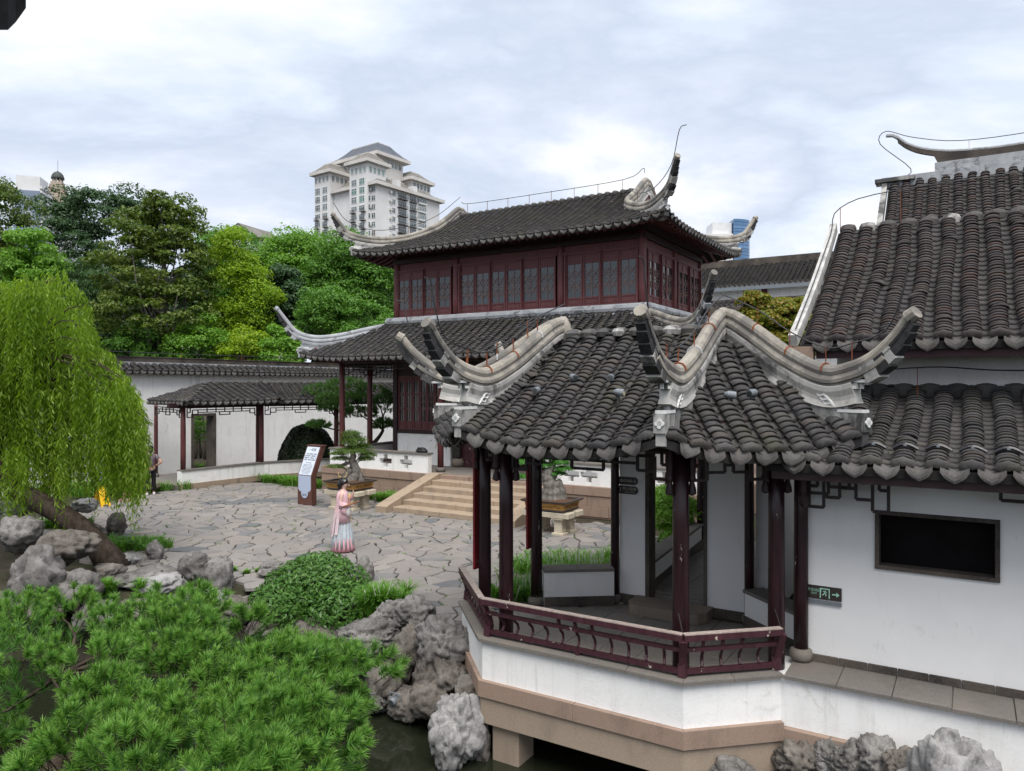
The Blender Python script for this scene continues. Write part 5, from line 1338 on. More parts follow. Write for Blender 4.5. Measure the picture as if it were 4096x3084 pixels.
for i, (d, c, r0, r1, r2) in enumerate(stones):
    isb = math.hypot((c[0]-blue.x)/1.9, (c[1]-blue.y)/1.5) < 1 or rs.random() < .06
    isb = isb and nblue < 60; nblue += isb
    if i < 240 or isb:
        mb = MB(); mb.loft([r0, r1, r2]); me = mb.mesh('flagstone', (c[0], c[1], 0)); o = put('flagstone', me, FLAGB if isb else FLAG, court); o.location = (c[0], c[1], 0)
    else:
        n0 = len(joined.v); joined.loft([r0, r1, r2]); jr += [rs.random()]*(len(joined.v)-n0)
me = joined.mesh('flagstones'); at = me.attributes.new('rnd', 'FLOAT', 'POINT'); at.data.foreach_set('value', jr)
o = put('flagstones', me, FLAG, court); o['kind'] = 'stuff'

# ================================================================== rocks
ICO = {}
def ico(n):
    if n not in ICO:
        bm = bmesh.new(); bmesh.ops.create_icosphere(bm, subdivisions=n, radius=1); bm.verts.ensure_lookup_table()
        ICO[n] = ([v.co.copy() for v in bm.verts], [tuple(v.index for v in f.verts) for f in bm.faces]); bm.free()
    return ICO[n]
def rock(label, pos, size, seed, m=None, sub=4, rotz=0.0, group=None, rough=1.0):
    vs, fs = ico(sub); off = Vector((seed*7.13, seed*3.77, seed*1.91)); out = []
    rr_ = random.Random(seed); fac = []
    for _ in range(17):
        n_ = Vector((rr_.gauss(0, 1), rr_.gauss(0, 1), rr_.gauss(0, 1))).normalized(); fac.append((n_, rr_.uniform(.66, 1.02)))
    for p in vs:
        q = p*1.15 + off
        pw = (p + Vector((mnoise.noise(q*1.9), mnoise.noise(q*1.9+off), mnoise.noise(q*1.9-off)))*.22).normalized()
        pf = min([h_/pw.dot(n_) for n_, h_ in fac if pw.dot(n_) > .25] + [1.12])
        d = .16 + .84*pf + .13*rough*mnoise.noise(q) + .09*rough*mnoise.noise(q*2.1)
        rdg = 1-abs(mnoise.noise(q*1.7+Vector((5, 1, 9)))); d -= .20*rough*max(0, rdg-.80)*5*.55
        d += .05*rough*mnoise.noise(q*4.7) + .02*rough*(1-abs(mnoise.noise(q*7.3)))
        fd = mnoise.voronoi(q*1.5 + Vector((mnoise.noise(q*3), mnoise.noise(q*3+off), 0))*.35)[0]; d -= .16*rough*max(0, .10-(fd[1]-fd[0]))/.10
        d += .035*rough*(mnoise.ridged_multi_fractal(q*2.0, 1.0, 2.2, 4, 1.0, 2.0)-1.1)
        cell_ = mnoise.noise(q*2.6+Vector((2, 8, 3)))
        if cell_ < -.36: d -= (-.36-cell_)*.9*rough
        out.append((p.x*d*size[0]/2, p.y*d*size[1]/2, p.z*d*size[2]/2))
    me = np_mesh('rock', out, fs, smooth=True); o = put('garden_rock', me, m or ROCK); o.location = pos; o.rotation_euler = (0, 0, rotz)
    return tag(o, label, 'rock', group)
def prock(label, u, v, Y, w, h, dpt=None, m=None, sub=5, group=None, seed=None):
    global RS; RS += 1; return rock(label, px(u, v, Y), (w*1.12, (dpt or w)*1.1, h*1.1), seed or RS, m, sub, RS*1.3, group)
RS = 10
G1, G2 = 'rocks stacked on the pond bank beside the pavilion', 'rocks below the willow'
for lab, u, v, Y, w, h, m in (
    ('flat-topped grey rock overhanging the pond bank', 369, 637, 11.5, 1.0, .48, ROCK), ('rounded grey rock behind the overhanging slab rock', 394, 617, 12.1, .7, .48, ROCK),
    ('lumpy grey rock beside the paving edge', 414, 616, 11.9, .62, .5, ROCK), ('big hollowed brown-grey rock touching the pavilion wall', 443, 645, 11.0, .82, .95, ROCK),
    ('upright brownish rock under the lumpy one', 410, 650, 11.3, .45, .8, ROCKB), ('brown rock low beneath the big hollowed rock', 432, 678, 10.8, .55, .75, ROCKB),
    ('pitted brown rock at the left foot of the bank', 384, 681, 11.2, .52, .6, ROCKB), ('small grey rock at the waterline by the pond lamp', 380, 698, 11.1, .46, .38, ROCK),
    ('low brown rock at the waterline right of the pond lamp', 408, 704, 10.9, .6, .42, ROCKB), ('brown rock with round holes above the pale standing rock', 430, 699, 10.5, .55, .55, ROCKB),
    ('brown wedge rock under the pavilion granite band', 447, 680, 10.6, .5, .55, ROCKB), ('pale tall standing rock rising from the pond by the pier', 456, 731, 9.65, .62, 1.08, ROCKP),
    ('slim brownish rock between standing rock and pier', 481, 744, 9.75, .26, .6, ROCKB), ('brown leaning rock behind the pale standing rock', 468, 697, 10.2, .4, .5, ROCKB),
    ('brown shaded rock deep in the pond bank', 396, 668, 11.7, .9, 1.2, ROCKB), ('dark rock filling the bank under the slab rock', 358, 668, 11.9, .8, 1.1, ROCKB)):
    prock(lab, u, v, Y, w*1.04, h*1.04, m=m, group=G1, sub=4 if m is ROCKB else 5)
for lab, u, v, Y, w, h, m in (
    ('tall weathered grey rock at the willow foot', 36, 580, 13.2, .95, 1.45, ROCK), ('broad grey rock with deep cracks before the willow trunk', 78, 590, 13.3, .85, .75, ROCK),
    ('overhanging brown-grey rock under the willow trunk', 66, 546, 14.3, 1.2, .7, ROCKB), ('rounded mossy rock left of the willow trunk', 18, 530, 14.4, .8, .75, ROCK),
    ('dark low rock at the far side of the pond edge', 11, 602, 13.3, .7, .6, ROCKB), ('upright dark standing rock on the paving edge', 116, 525, 18.6, .58, .72, ROCKB),
    ('squat dark rock beside the standing rock', 93, 531, 18.0, .65, .42, ROCKB), ('pale angular rock in the lilyturf', 128, 558, 15.6, .44, .34, ROCKP),
    ('narrow grey rock bordering the paving', 155, 550, 16.0, .36, .52, ROCK), ('low flat rock at the edge of the lilyturf', 148, 563, 15.5, .55, .24, ROCK),
    ('rounded tan rock below the willow trunk', 107, 571, 14.6, .62, .36, ROCKB), ('long flat ledge rock behind the pine', 147, 574, 14.3, 1.15, .34, ROCK),
    ('white-veined low rock behind the pine', 163, 582, 14.0, .85, .4, ROCKP), ('sharp-peaked grey rock between court and pine', 197, 567, 14.3, .58, .8, ROCK),
    ('blocky grey rock leaning on the peaked rock', 220, 574, 14.0, .56, .88, ROCK), ('pale grey rock close behind the pine shoots', 213, 598, 13.2, .5, .45, ROCKP),
    ('brown boulder at the pond edge behind the pine', 240, 610, 12.9, .7, .6, ROCKB), ('grey cut rock standing at the right of the leafy shrub', 364, 570, 14.3, .36, .62, ROCK),
    ('small flat rock peeping over the leafy shrub', 272, 566, 14.7, .6, .26, ROCK), ('small grey rock under the shrub skirt', 369, 596, 13.6, .4, .4, ROCK),
    ('brown shaded rock under the leafy shrub', 310, 640, 12.9, 1.5, .9, ROCKB), ('white slab rock lit behind the willow trunk', 14, 506, 16.5, .8, .4, ROCKP),
    ('pale stone half hidden in lilyturf under the willow', 84, 503, 19.5, .6, .4, ROCKP), ('cracked grey rock on the bank behind the pine, left of the boulder', 182, 606, 13.4, .8, .55, ROCK),
    ('brown rock wedged between pine and leafy shrub', 268, 622, 12.9, .7, .6, ROCKB), ('small dark rock at the foot of the peaked rock', 205, 590, 13.7, .45, .35, ROCKB),
    ('dark flat rock low behind the pine shoots', 140, 606, 13.4, .9, .45, ROCKB), ('grey rock under the mossy bank left of the pine', 95, 612, 13.2, .8, .5, ROCK), ('dark mossy rock in shade beneath the willow trunk', 40, 610, 12.9, .8, .5, ROCKB)):
    prock(lab, u, v+2, Y, w*.98, h*.92, m=m, group=G2, sub=4)
rock('big folded pale rock rising against the corridor wall', px(957, 806, 6.95), (.98, .8, 1.25), 77, ROCKP, 5)
for i, (u, v, Y, w, h) in enumerate(((803, 762, 8.35, .52, .50), (829, 757, 8.2, .36, .36), (853, 761, 8.0, .44, .42), (880, 760, 7.85, .50, .46), (908, 770, 7.5, .46, .40), (730, 778, 8.2, .5, .34))):
    prock(('reddish brown rock under the corridor granite', 'small grey knob of rock under the granite band', 'grey split rock at the wall foot', 'rounded grey rock beside the folded pale rock', 'low brown rock at the folded rock foot', 'top of a pale rock breaking the water below the pavilion')[i], u, v, Y, w, h, m=ROCKB if i in (0, 4) else ROCK, sub=5, seed=301+i*7)
# ================================================================== foliage tools
def unit(v): return v/np.maximum(1e-9, np.linalg.norm(v, axis=-1, keepdims=True))
def rdir(n): return unit(RNG.normal(size=(n, 3)))
def leaf_quads(pos, nrm, size, aspect=.5, along=None, fold=.15):
    """diamond leaves; returns verts, quads"""
    n = len(pos); t = along if along is not None else rdir(n); t = unit(t - nrm*np.sum(t*nrm, 1, keepdims=True)); b = np.cross(nrm, t)
    s = np.asarray(size).reshape(-1, 1)*np.ones((n, 1)); V = np.stack([pos - t*s*.5, pos + b*s*aspect*.5 + nrm*s*fold*.3, pos + t*s*.5 - nrm*s*fold*.4, pos - b*s*aspect*.5 + nrm*s*fold*.3], 1)
    return V.reshape(-1, 3), np.arange(n*4).reshape(n, 4)
def clump_leaves(centers, radii, per, up=.35, shell=.55):
    k = len(centers); n = k*per; c = np.repeat(centers, per, 0); r = np.repeat(radii, per, 0)
    d = rdir(n); d[:, 2] = np.where(d[:, 2] < -.35, -d[:, 2]*.6, d[:, 2]); rad = shell + (1-shell)*RNG.random((n, 1))**.6
    pos = c + d*r*rad; nr = unit(d*.8 + rdir(n)*.75 + np.array([0, 0, up])); return pos, nr
def ell_points(ells, n, top=False):
    """points spread over the shells of ellipsoids (cx,cy,cz,rx,ry,rz)"""
    E = np.array(ells, float); w = E[:, 3]*E[:, 5]+E[:, 4]*E[:, 5]; idx = RNG.choice(len(E), n, p=w/w.sum()); d = rdir(n)
    if top: d[:, 2] = np.abs(d[:, 2])
    rad = .45 + .55*RNG.random((n, 1))**.45; return E[idx, :3] + d*E[idx, 3:]*rad, d, idx
def foliage(name, parent, mats, pos, nr, size, aspect=.5, along=None, rndscale=None, org=(0,0,0)):
    V, F = leaf_quads(pos, nr, size, aspect, along); r = RNG.random(len(pos)) if rndscale is None else rndscale
    return put(name, np_mesh(name, V-np.array(org), F, np.repeat(r, 4)), mats, parent)
def limb(mb, p, q, r0, r1, n=6, bend=.12, seg=5):
    p, q = Vector(p), Vector(q); L = (q-p).length; pts = []
    o = Vector((random.uniform(-1, 1), random.uniform(-1, 1), random.uniform(-.3, .6)))*bend*L
    for i in range(seg+1):
        t = i/seg; pts.append(p.lerp(q, t) + o*math.sin(math.pi*t) + Vector((random.uniform(-1, 1), random.uniform(-1, 1), 0))*L*.015)
    mb.tube(pts, [r0+(r1-r0)*i/seg for i in range(seg+1)], n)
def tree(name, label, base, ells, m, leaf=.24, nclump=110, per=110, cr=.75, aspect=.5, trunk_r=.2, group='trees behind the garden wall', up=.35, barkm=None, limbs=9, stems=1, flat=.75, drop=None):
    base = Vector(base); r = root(name, label, 'tree', world_loc=base, group=group); ob = np.array(base); per = int(per*1.5); nclump = int(nclump*1.35)
    c, d, idx = ell_points(ells, nclump); rr = cr*(.6+.8*RNG.random((nclump, 1))); radii = rr*np.array([[1, 1, flat]])
    pos, nr = clump_leaves(c, radii, per, up)
    if drop: nr = unit(nr + np.array([0, -.2, 0])); along = unit(np.array([0, 0, -1.0]) + rdir(len(pos))*.5)
    else: along = None
    leaf *= .72; rnd = np.clip(np.repeat(RNG.random(nclump), per)*.45 + RNG.random(len(pos))*.55, 0, .999)
    foliage('crown', r, m, pos, nr, leaf*(.65+.7*RNG.random(len(pos))), aspect, along, rnd, ob)
    mb = MB(); E = np.array(ells); cz = E[:, 2].mean(); cx, cy = E[:, 0].mean(), E[:, 1].mean()
    for s in range(stems):
        o = Vector((random.uniform(-.4, .4), random.uniform(-.4, .4), 0))*(stems > 1); tip = Vector((cx, cy, cz+ E[:, 5].max()*.3)) - base; fork = o*.5 + tip*.42
        limb(mb, o, fork, trunk_r, trunk_r*.7, 9, .04, 6); limb(mb, fork, tip, trunk_r*.7, trunk_r*.15, 7, .06, 6)
        for k in range(limbs):
            q = Vector(c[random.randrange(nclump)]) - base; st_ = fork.lerp(tip, random.random()*.7) if random.random() < .7 else (o*.5+tip*.3)
            limb(mb, st_, q, trunk_r*.38, trunk_r*.06, 5, .1, 5)
    mb.build('trunk', barkm or BARK, r, smooth=True); return r
def E_px(u0, u1, v0, v1, Y, depth=None):
    c = px((u0+u1)/2, (v0+v1)/2, Y); rx = (u1-u0)/2/FPX*Y; rz = (v1-v0)/2/FPX*Y; return (c.x, c.y, c.z, rx, depth or rx*.9, rz)
def gnd(u, Y): return ((u-512)/FPX*Y, Y, -.07)
# ------------------------------------------------------------------ trees beyond the wall
tree('camphor_tree', 'mid green leafy tree at the far end left of the dark tree', gnd(2, 42), [E_px(-40, 26, 182, 260, 42), E_px(-40, 24, 230, 330, 42), E_px(-30, 30, 300, 360, 42)], L_OLIVE, .26, 110, 130, .85)
tree('camphor_tree', 'bright green round-topped tree below the grey office block', gnd(30, 39), [E_px(5, 56, 230, 300, 39), E_px(-10, 50, 280, 345, 39)], L_CAMPHL, .24, 70, 130, .7)
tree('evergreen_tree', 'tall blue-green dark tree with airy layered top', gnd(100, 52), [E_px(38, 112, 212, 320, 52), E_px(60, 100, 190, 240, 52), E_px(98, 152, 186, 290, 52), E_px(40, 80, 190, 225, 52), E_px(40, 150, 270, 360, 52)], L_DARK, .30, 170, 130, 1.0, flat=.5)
tree('bamboo_grove', 'drooping dusky bamboo clump beside the magnolia', gnd(82, 41), [E_px(58, 112, 262, 330, 41), E_px(62, 100, 300, 362, 41)], L_BAMBOO, .34, 60, 130, .6, .16, .05, stems=5, drop=True)
tree('magnolia_tree', 'broad olive-green tree with bare forking limbs behind the wall', gnd(160, 39), [E_px(118, 205, 200, 262, 39), E_px(98, 215, 232, 312, 39), E_px(95, 225, 285, 345, 39), E_px(140, 200, 196, 230, 39)], L_OLIVE, .24, 210, 85, .6, .6, .24, limbs=40, flat=.6, barkm=BARKG)
tree('camphor_tree', 'mid green tree rising behind the yellow-green one', gnd(235, 50), [E_px(198, 262, 226, 300, 50), E_px(225, 285, 250, 330, 50)], L_CAMPH, .28, 90, 130, .95)
tree('golden_tree', 'vivid yellow-green tree with bulging leaf clumps', gnd(240, 41), [E_px(216, 250, 234, 272, 41), E_px(225, 262, 262, 296, 41), E_px(226, 270, 290, 332, 41), E_px(242, 278, 275, 312, 41), E_px(206, 240, 300, 345, 41)], L_YELLOW, .22, 70, 150, .72)
tree('camphor_tree', 'fresh green tree left of the apartment tower, roundish top', gnd(300, 48), [E_px(258, 322, 230, 300, 48), E_px(272, 345, 240, 330, 48)], L_CAMPHL, .28, 120, 130, .9)
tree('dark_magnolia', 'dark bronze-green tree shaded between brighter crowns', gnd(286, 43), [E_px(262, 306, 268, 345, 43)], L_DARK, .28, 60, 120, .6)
tree('camphor_tree', 'dense green tree against the red upper storey', gnd(350, 46), [E_px(315, 378, 236, 290, 46), E_px(330, 398, 245, 330, 46), E_px(300, 360, 262, 330, 46)], L_CAMPH, .28, 150, 130, .9)
tree('camphor_tree', 'dull olive rounded tree low beside the eaves', gnd(326, 40), [E_px(300, 352, 286, 345, 40), E_px(330, 395, 300, 362, 40)], L_CAMPH, .22, 80, 130, .6)
for i, (u0, u1, v0, m, lab) in enumerate(((40, 120, 322, L_DARK, 'dark hedge-like shrub over the wall beside the willow'), (110, 175, 325, L_CAMPH, 'shaded green shrub under the magnolia limbs'), (168, 232, 318, L_CAMPHL, 'green shrub between magnolia and golden tree above the coping'), (225, 272, 330, L_YELLOW, 'lime green shrub under the golden tree'), (262, 300, 325, L_CAMPHL, 'lime-tinged shrub beside the curled eave tip'))):
    tree('wall_shrub', lab, gnd((u0+u1)/2, 38.5), [E_px(u0, u1, v0, 385, 38.5, 1.6)], m, .22, 45, 120, .55, trunk_r=.06, limbs=5, stems=3, group='shrubs along the garden wall')
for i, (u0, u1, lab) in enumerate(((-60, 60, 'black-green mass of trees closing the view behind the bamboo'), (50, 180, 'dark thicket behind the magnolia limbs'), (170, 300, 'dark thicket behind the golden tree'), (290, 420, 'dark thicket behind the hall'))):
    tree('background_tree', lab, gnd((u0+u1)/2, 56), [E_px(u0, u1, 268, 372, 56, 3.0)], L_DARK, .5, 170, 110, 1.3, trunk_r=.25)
tree('maple_tree', 'orange-tinged yellow-green maple in front of the far roofs', (8.3, 24.0, 0), [E_px(738, 800, 300, 345, 24), E_px(745, 765, 293, 315, 24), E_px(775, 808, 298, 345, 24), E_px(725, 810, 325, 370, 24)], L_MAPLE, .15, 200, 120, .3, .8, .07, group=None, flat=.55)
tree('door_shrub', 'leafy shrub seen through the garden wall doorway', (*W(-30.2, b_at(203, -28.5)+.4, 0).xy, -.07), [tuple(W(-30.2, b_at(203, -28.5)+.4, 1.8)) + (1.0, 1.0, .8)], L_CAMPH, .12, 40, 120, .35, trunk_r=.05, group=None)
tree('nandina_bush', 'yellow-green nandina bush beyond the pavilion doorway', (*px_z(672, 545, 0).xy, -.07), [E_px(654, 700, 486, 520, 17.3, .8), E_px(655, 690, 500, 540, 17.0, .7)], L_CAMPHL, .11, 70, 110, .26, .35, .03, stems=4, group=None)
# ------------------------------------------------------------------ round clipped hedge
hc = px(308, 441, 32.0); hr_ = root('clipped_hedge', 'dark round-clipped box hedge inside the cloister', 'hedge', world_loc=(hc.x, hc.y, .1))
d = rdir(16000); d[:, 2] = np.abs(d[:, 2]) ; n2 = np.clip(1+.03*np.sin(d[:, :1]*9)*np.cos(d[:, 1:2]*8), .9, 1.1)
pos = d*np.array([[1.26, 1.15, 2.0]])*n2*(.96+.06*RNG.random((len(d), 1))); foliage('leaves', hr_, L_HEDGE, pos, unit(d+rdir(len(d))*.6), .09+.05*RNG.random(len(d)), .6)
mb = MB(); mb.lathe((0, 0, 0), [(1.02, 0), (1.0, .6), (.82, 1.15), (.5, 1.55), (.1, 1.75)], 20); mb.build('branch_mass', L_HEDGE, hr_)
# ------------------------------------------------------------------ pine tufts
def pine_shoots(tips, dirs, L, per=60, nl=.1, w=.0045, spread=.75, bright=None, t0=.0):
    """needles around each shoot; returns verts, tris, rnd (needle tips are paler than their bases)"""
    n = len(tips); D = np.repeat(dirs, per, 0); T = np.repeat(tips, per, 0); Ls = np.repeat(np.asarray(L).reshape(-1, 1)*np.ones((n, 1)), per, 0)
    t = t0 + (1-t0)*RNG.random((n*per, 1))**.7; rad = rdir(n*per); rad = unit(rad - D*np.sum(rad*D, 1, keepdims=True)); sp = spread*(1.3-.95*(t-t0)/(1-t0)+.35*RNG.random((n*per, 1)))
    nd = unit(D*.75 + rad*sp); b = T - D*Ls*(1-t); ln = nl*(.8+.4*RNG.random((n*per, 1))); side = unit(np.cross(nd, rdir(n*per)))*w
    V = np.stack([b-side, b+side, b+nd*ln], 1).reshape(-1, 3); br = RNG.random(n) if bright is None else bright
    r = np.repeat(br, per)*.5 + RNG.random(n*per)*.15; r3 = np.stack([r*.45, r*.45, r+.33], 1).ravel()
    return V, np.arange(n*per*3).reshape(-1, 3), np.clip(r3, 0, .995)
fp = root('pond_pine', 'spreading foreground pine with dense bright needle tufts over the pond', 'pine tree', world_loc=(-4.6, 6.4, -1.0))
PO = np.array([-4.6, 6.4, -1.0])
def top_pts(c, r, n, zmin=-.15):
    d = rdir(n*3); d = d[d[:, 2] > zmin][:n]; return np.array(c) + d*np.array(r)*(.86+.2*RNG.random((len(d), 1))), d
pads = [((-4.9, 8.0, .78), (2.1, 1.75, .40), 430, (0, 0, 1.3)), ((-3.35, 8.35, .80), (1.0, 1.0, .34), 120, (.25, .1, 1.2)), ((-3.1, 7.3, .62), (.9, .8, .30), 105, (.2, -.1, 1.2)),
        ((-2.3, 7.3, .62), (.95, 1.15, .42), 270, (.75, .15, .95)), ((-2.0, 6.35, .48), (.72, .8, .34), 165, (.9, 0, .7)), ((-2.6, 5.95, .68), (1.15, .75, .34), 210, (.2, -.2, 1.1)),
        ((-2.15, 5.5, .62), (.75, .5, .28), 95, (.4, -.2, 1.0)), ((-4.6, 5.6, .10), (.9, .5, .22), 90, (0, -.1, 1.0)), ((-1.85, 7.0, .35), (.5, .5, .3), 90, (1.0, 0, .5)), ((-3.9, 5.9, .12), (.7, .5, .2), 60, (0, -.2, 1.0)), ((-5.3, 6.9, .35), (.8, .7, .25), 80, (-.2, 0, 1.0)), ((-3.5, 5.35, .42), (.55, .45, .2), 60, (0, -.2, 1.0))]
tv, tf, tr_, tips_all = [], [], [], []; nvt = 0
def domes(c, r, n):
    """tuft points on small overlapping cushions that make up one pad"""
    k = max(5, n//13); P_, D_ = [], []
    for i in range(k):
        for _ in range(30):
            x, y = random.uniform(-1, 1), random.uniform(-1, 1)
            if x*x+y*y < 1: break
        hgt = math.sqrt(max(0, 1-(x*x+y*y)*.9)); cc = np.array([c[0]+x*r[0], c[1]+y*r[1], c[2]+r[2]*hgt*.75+random.gauss(0, .05)]); rr = random.uniform(.22, .38)
        d = rdir(60); d = d[d[:, 2] > -.1][:16]; P_.append(cc + d*np.array([rr, rr, rr*.8])*(.8+.3*RNG.random((len(d), 1)))); D_.append(unit(d*np.array([1, 1, .9]) + np.array([x*.25, y*.25, .35])))
    return np.concatenate(P_), np.concatenate(D_)
for c, r, n, bias in pads:
    p, d = domes(c, r, n); sd_ = unit(d + np.array(bias)*.6 + rdir(len(d))*.22); LL = .13+.10*RNG.random(len(d))
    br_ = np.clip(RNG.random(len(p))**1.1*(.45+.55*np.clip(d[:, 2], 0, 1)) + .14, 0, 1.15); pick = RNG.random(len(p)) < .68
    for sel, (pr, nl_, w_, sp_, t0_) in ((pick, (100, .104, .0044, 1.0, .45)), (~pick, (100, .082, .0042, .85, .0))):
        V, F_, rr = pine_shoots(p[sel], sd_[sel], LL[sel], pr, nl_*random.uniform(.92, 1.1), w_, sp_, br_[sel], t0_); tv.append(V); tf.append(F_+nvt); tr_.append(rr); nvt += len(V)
    tips_all.append((p, sd_, LL, c))
    p, d = top_pts(np.array(c)-[0, 0, .10], np.array(r)*np.array([.8, .8, .6]), n//3); sd_ = unit(d + np.array(bias)*.5 + rdir(len(d))*.4)
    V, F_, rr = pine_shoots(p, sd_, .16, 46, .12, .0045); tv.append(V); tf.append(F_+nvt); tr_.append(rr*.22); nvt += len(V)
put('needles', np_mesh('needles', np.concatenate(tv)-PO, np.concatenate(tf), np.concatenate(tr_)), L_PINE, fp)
mb = MB(); tk = [(-4.35, 6.2, -1.05), (-4.3, 6.45, -.4), (-4.2, 6.75, .10), (-4.15, 6.95, .42)]
mb.tube([Vector(p)-Vector(PO) for p in tk], [.22, .18, .15, .12], 9)
for c, r, n, b_ in pads:
    q = Vector(c) - Vector((0, 0, r[2]*.4)); s = Vector(tk[3]) if c[1] > 6.2 else Vector(tk[2]); limb(mb, s-Vector(PO), q-Vector(PO), .085, .03, 7, .12, 6)
    for k in range(14):
        i = random.uniform(0, 6.28); e = Vector(c) + Vector((math.cos(i)*r[0]*random.uniform(.4, .95), math.sin(i)*r[1]*random.uniform(.4, .95), r[2]*random.uniform(-.1, .5))); limb(mb, q-Vector(PO), e-Vector(PO), .028, .008, 5, .12, 4)
for p, sd_, LL, c in tips_all:
    for i in range(0, len(p), 2):
        a = Vector(p[i]-PO); e = a - Vector(sd_[i])*float(LL[i])*1.5; mb.tube([e, a - Vector(sd_[i])*.03], [.006, .004], 3, False)
mb.build('trunk', BARK, fp, smooth=True)
# ------------------------------------------------------------------ terrace pine behind the posts
tp = root('terrace_pine', 'cloud-pruned pine behind the terrace posts', 'pine tree', world_loc=(*W(-21.2, 22.4).xy, -.05)); TO = np.array([*W(-21.2, 22.4).xy, -.05]); Yp = W(-21.2, 22.4).y
tpads = [(322, 392, 20, 9), (346, 386, 22, 9), (372, 396, 20, 12), (386, 408, 14, 14), (336, 408, 18, 7), (360, 414, 18, 8), (318, 425, 12, 5), (384, 425, 12, 7), (352, 400, 22, 9), (330, 400, 14, 8)]
tv, tf, tr_ = [], [], []; nvt = 0; mb = MB()
limb(mb, (0, 0, 0), (.3, 0, 1.2), .14, .11, 8, .1); limb(mb, (.3, 0, 1.2), (-.6, 0, 1.95), .10, .06, 7, .15); limb(mb, (.3, 0, 1.2), (1.0, 0, 2.0), .10, .06, 7, .15)
for u, v, ru, rv in tpads:
    c = px(u, v, Yp + random.uniform(-.7, .7)); r = (ru/FPX*Yp, ru/FPX*Yp*.7, rv/FPX*Yp)
    p, d = top_pts(c, r, 110, -.3); sd_ = unit(d + np.array([0, 0, .8]) + rdir(len(d))*.4); V, F_, rr = pine_shoots(p, sd_, .16, 34, .13, .008); tv.append(V); tf.append(F_+nvt); tr_.append(rr); nvt += len(V)
    limb(mb, (-.6, 0, 1.95) if u < 352 else (1.0, 0, 2.0), Vector(c)-Vector(TO), .045, .015, 6, .12)
put('needles', np_mesh('needles', np.concatenate(tv)-TO, np.concatenate(tf), np.concatenate(tr_)), L_PINE2, tp); mb.build('trunk', BARK, tp, smooth=True)
# ------------------------------------------------------------------ willow
WB_ = Vector((-8.45, 15.5, -.05)); wl = root('weeping_willow', 'weeping willow with long hanging light green strands and leaning trunk', 'willow tree', world_loc=WB_)
mb = MB(); trk = [WB_+Vector((.25, -.1, -.1)), px(100, 548, 15.5), px(84, 530, 15.6), px(58, 512, 15.7), px(20, 492, 15.8), px(-8, 455, 16.0), px(-10, 410, 16.2), px(5, 365, 16.3)]
mb.tube([Vector(p)-WB_ for p in trk], [.34, .25, .22, .22, .21, .18, .14, .09], 11)
def wtop(u_, Y):
    K = [(-220, 345), (-120, 305), (-40, 288), (0, 284), (40, 280), (66, 272), (80, 290), (96, 338), (118, 370), (136, 392), (148, 420), (156, 450)]
    return CAMZ + (CY0-float(np.interp(u_, [k[0] for k in K], [k[1] for k in K])))/FPX*Y
hub = Vector(trk[-1]); cur = []
for k in range(190):
    u_ = random.uniform(-170, 146) if k % 2 else random.uniform(-30, 148); Y = random.uniform(14.9, 17.9); X = (u_-512)/FPX*Y; zt_ = wtop(u_, Y); z = zt_ - (0.05 if k % 3 == 0 else random.random()**1.3*min(2.4, zt_-2.2))
    if k >= 118: u_ = random.uniform(-60, 138); X = (u_-512)/FPX*Y; z = min(wtop(u_, Y)-.2, random.uniform(2.1, 4.2))
    cur.append((u_, X, Y, z))
    if k % 2 == 0 and k < 118:
        e = Vector((X, Y, z)); m_ = hub.lerp(e, .5) + Vector((0, 0, .2 if z > 4 else .35)); s = Vector(trk[random.randrange(5, 8)])
        mb.tube([s-WB_, (s.lerp(m_, .5)+Vector((0, 0, .15)))-WB_, m_-WB_, m_.lerp(e, .6)+Vector((0, 0, .12))-WB_, e-WB_], [.05, .035, .022, .014, .008], 5)
strands = []
for uu, cx_, cy_, cz_ in cur:
    tone = random.random(); dx_, dy_ = cx_-hub.x, cy_-hub.y; dl = math.hypot(dx_, dy_)+.01
    for k in range(random.randint(9, 19)):
        X, Y = cx_+random.gauss(0, .13), cy_+random.gauss(0, .17); us = 512+X/Y*FPX
        if us > 151: continue
        z0 = min(cz_+random.gauss(0, .15), wtop(us, Y)+random.uniform(-.1, .22)); low = random.uniform(1.25, 1.9) if us > 62 else random.uniform(.7, 1.7)
        if random.random() < .05: low -= .7
        L = min(random.uniform(.8, 2.7), z0-low)
        if L < .3: continue
        ko = .06 if us > 125 else .28
        strands.append((X, Y, z0, L, tone, dx_/dl*random.uniform(.02, ko), dy_/dl*random.uniform(.02, ko)))
px_, py_, pz_, al_, sz_, rn_ = [], [], [], [], [], []
for X, Y, z0, L, tone, ox, oy in strands:
    n = int(L/.050); t = (np.arange(n)+RNG.random(n))/n; arch = random.uniform(.08, .3)
    x = X + ox*np.sqrt(t)*L*.5 + .03*np.sin(t*5+X*9); y = Y + oy*np.sqrt(t)*L*.5; z = z0 + arch*np.minimum(1, t*5)*(1-t) - t*L
    px_.append(x); py_.append(y); pz_.append(z); q = tone*.7+random.random()*.3
    a = unit(np.stack([RNG.normal(size=n)*.55, RNG.normal(size=n)*.45, -np.ones(n)*.95], 1)); al_.append(a); sz_.append(.105+.06*RNG.random(n)); rn_.append(np.clip(q*.6+RNG.random(n)*.4, 0, .999))
pos = np.stack([np.concatenate(px_), np.concatenate(py_), np.concatenate(pz_)], 1); al = np.concatenate(al_); sz = np.concatenate(sz_)
pos = pos + al*sz[:, None]*.5; nr = unit(np.cross(al, rdir(len(al))))
nr = np.where(nr[:, 1:2] > 0, -nr, nr); foliage('leaves', wl, L_WILLOW, pos, nr, sz, .19, al, np.concatenate(rn_), np.array(WB_))
mb.build('trunk', BARK, wl, smooth=True)
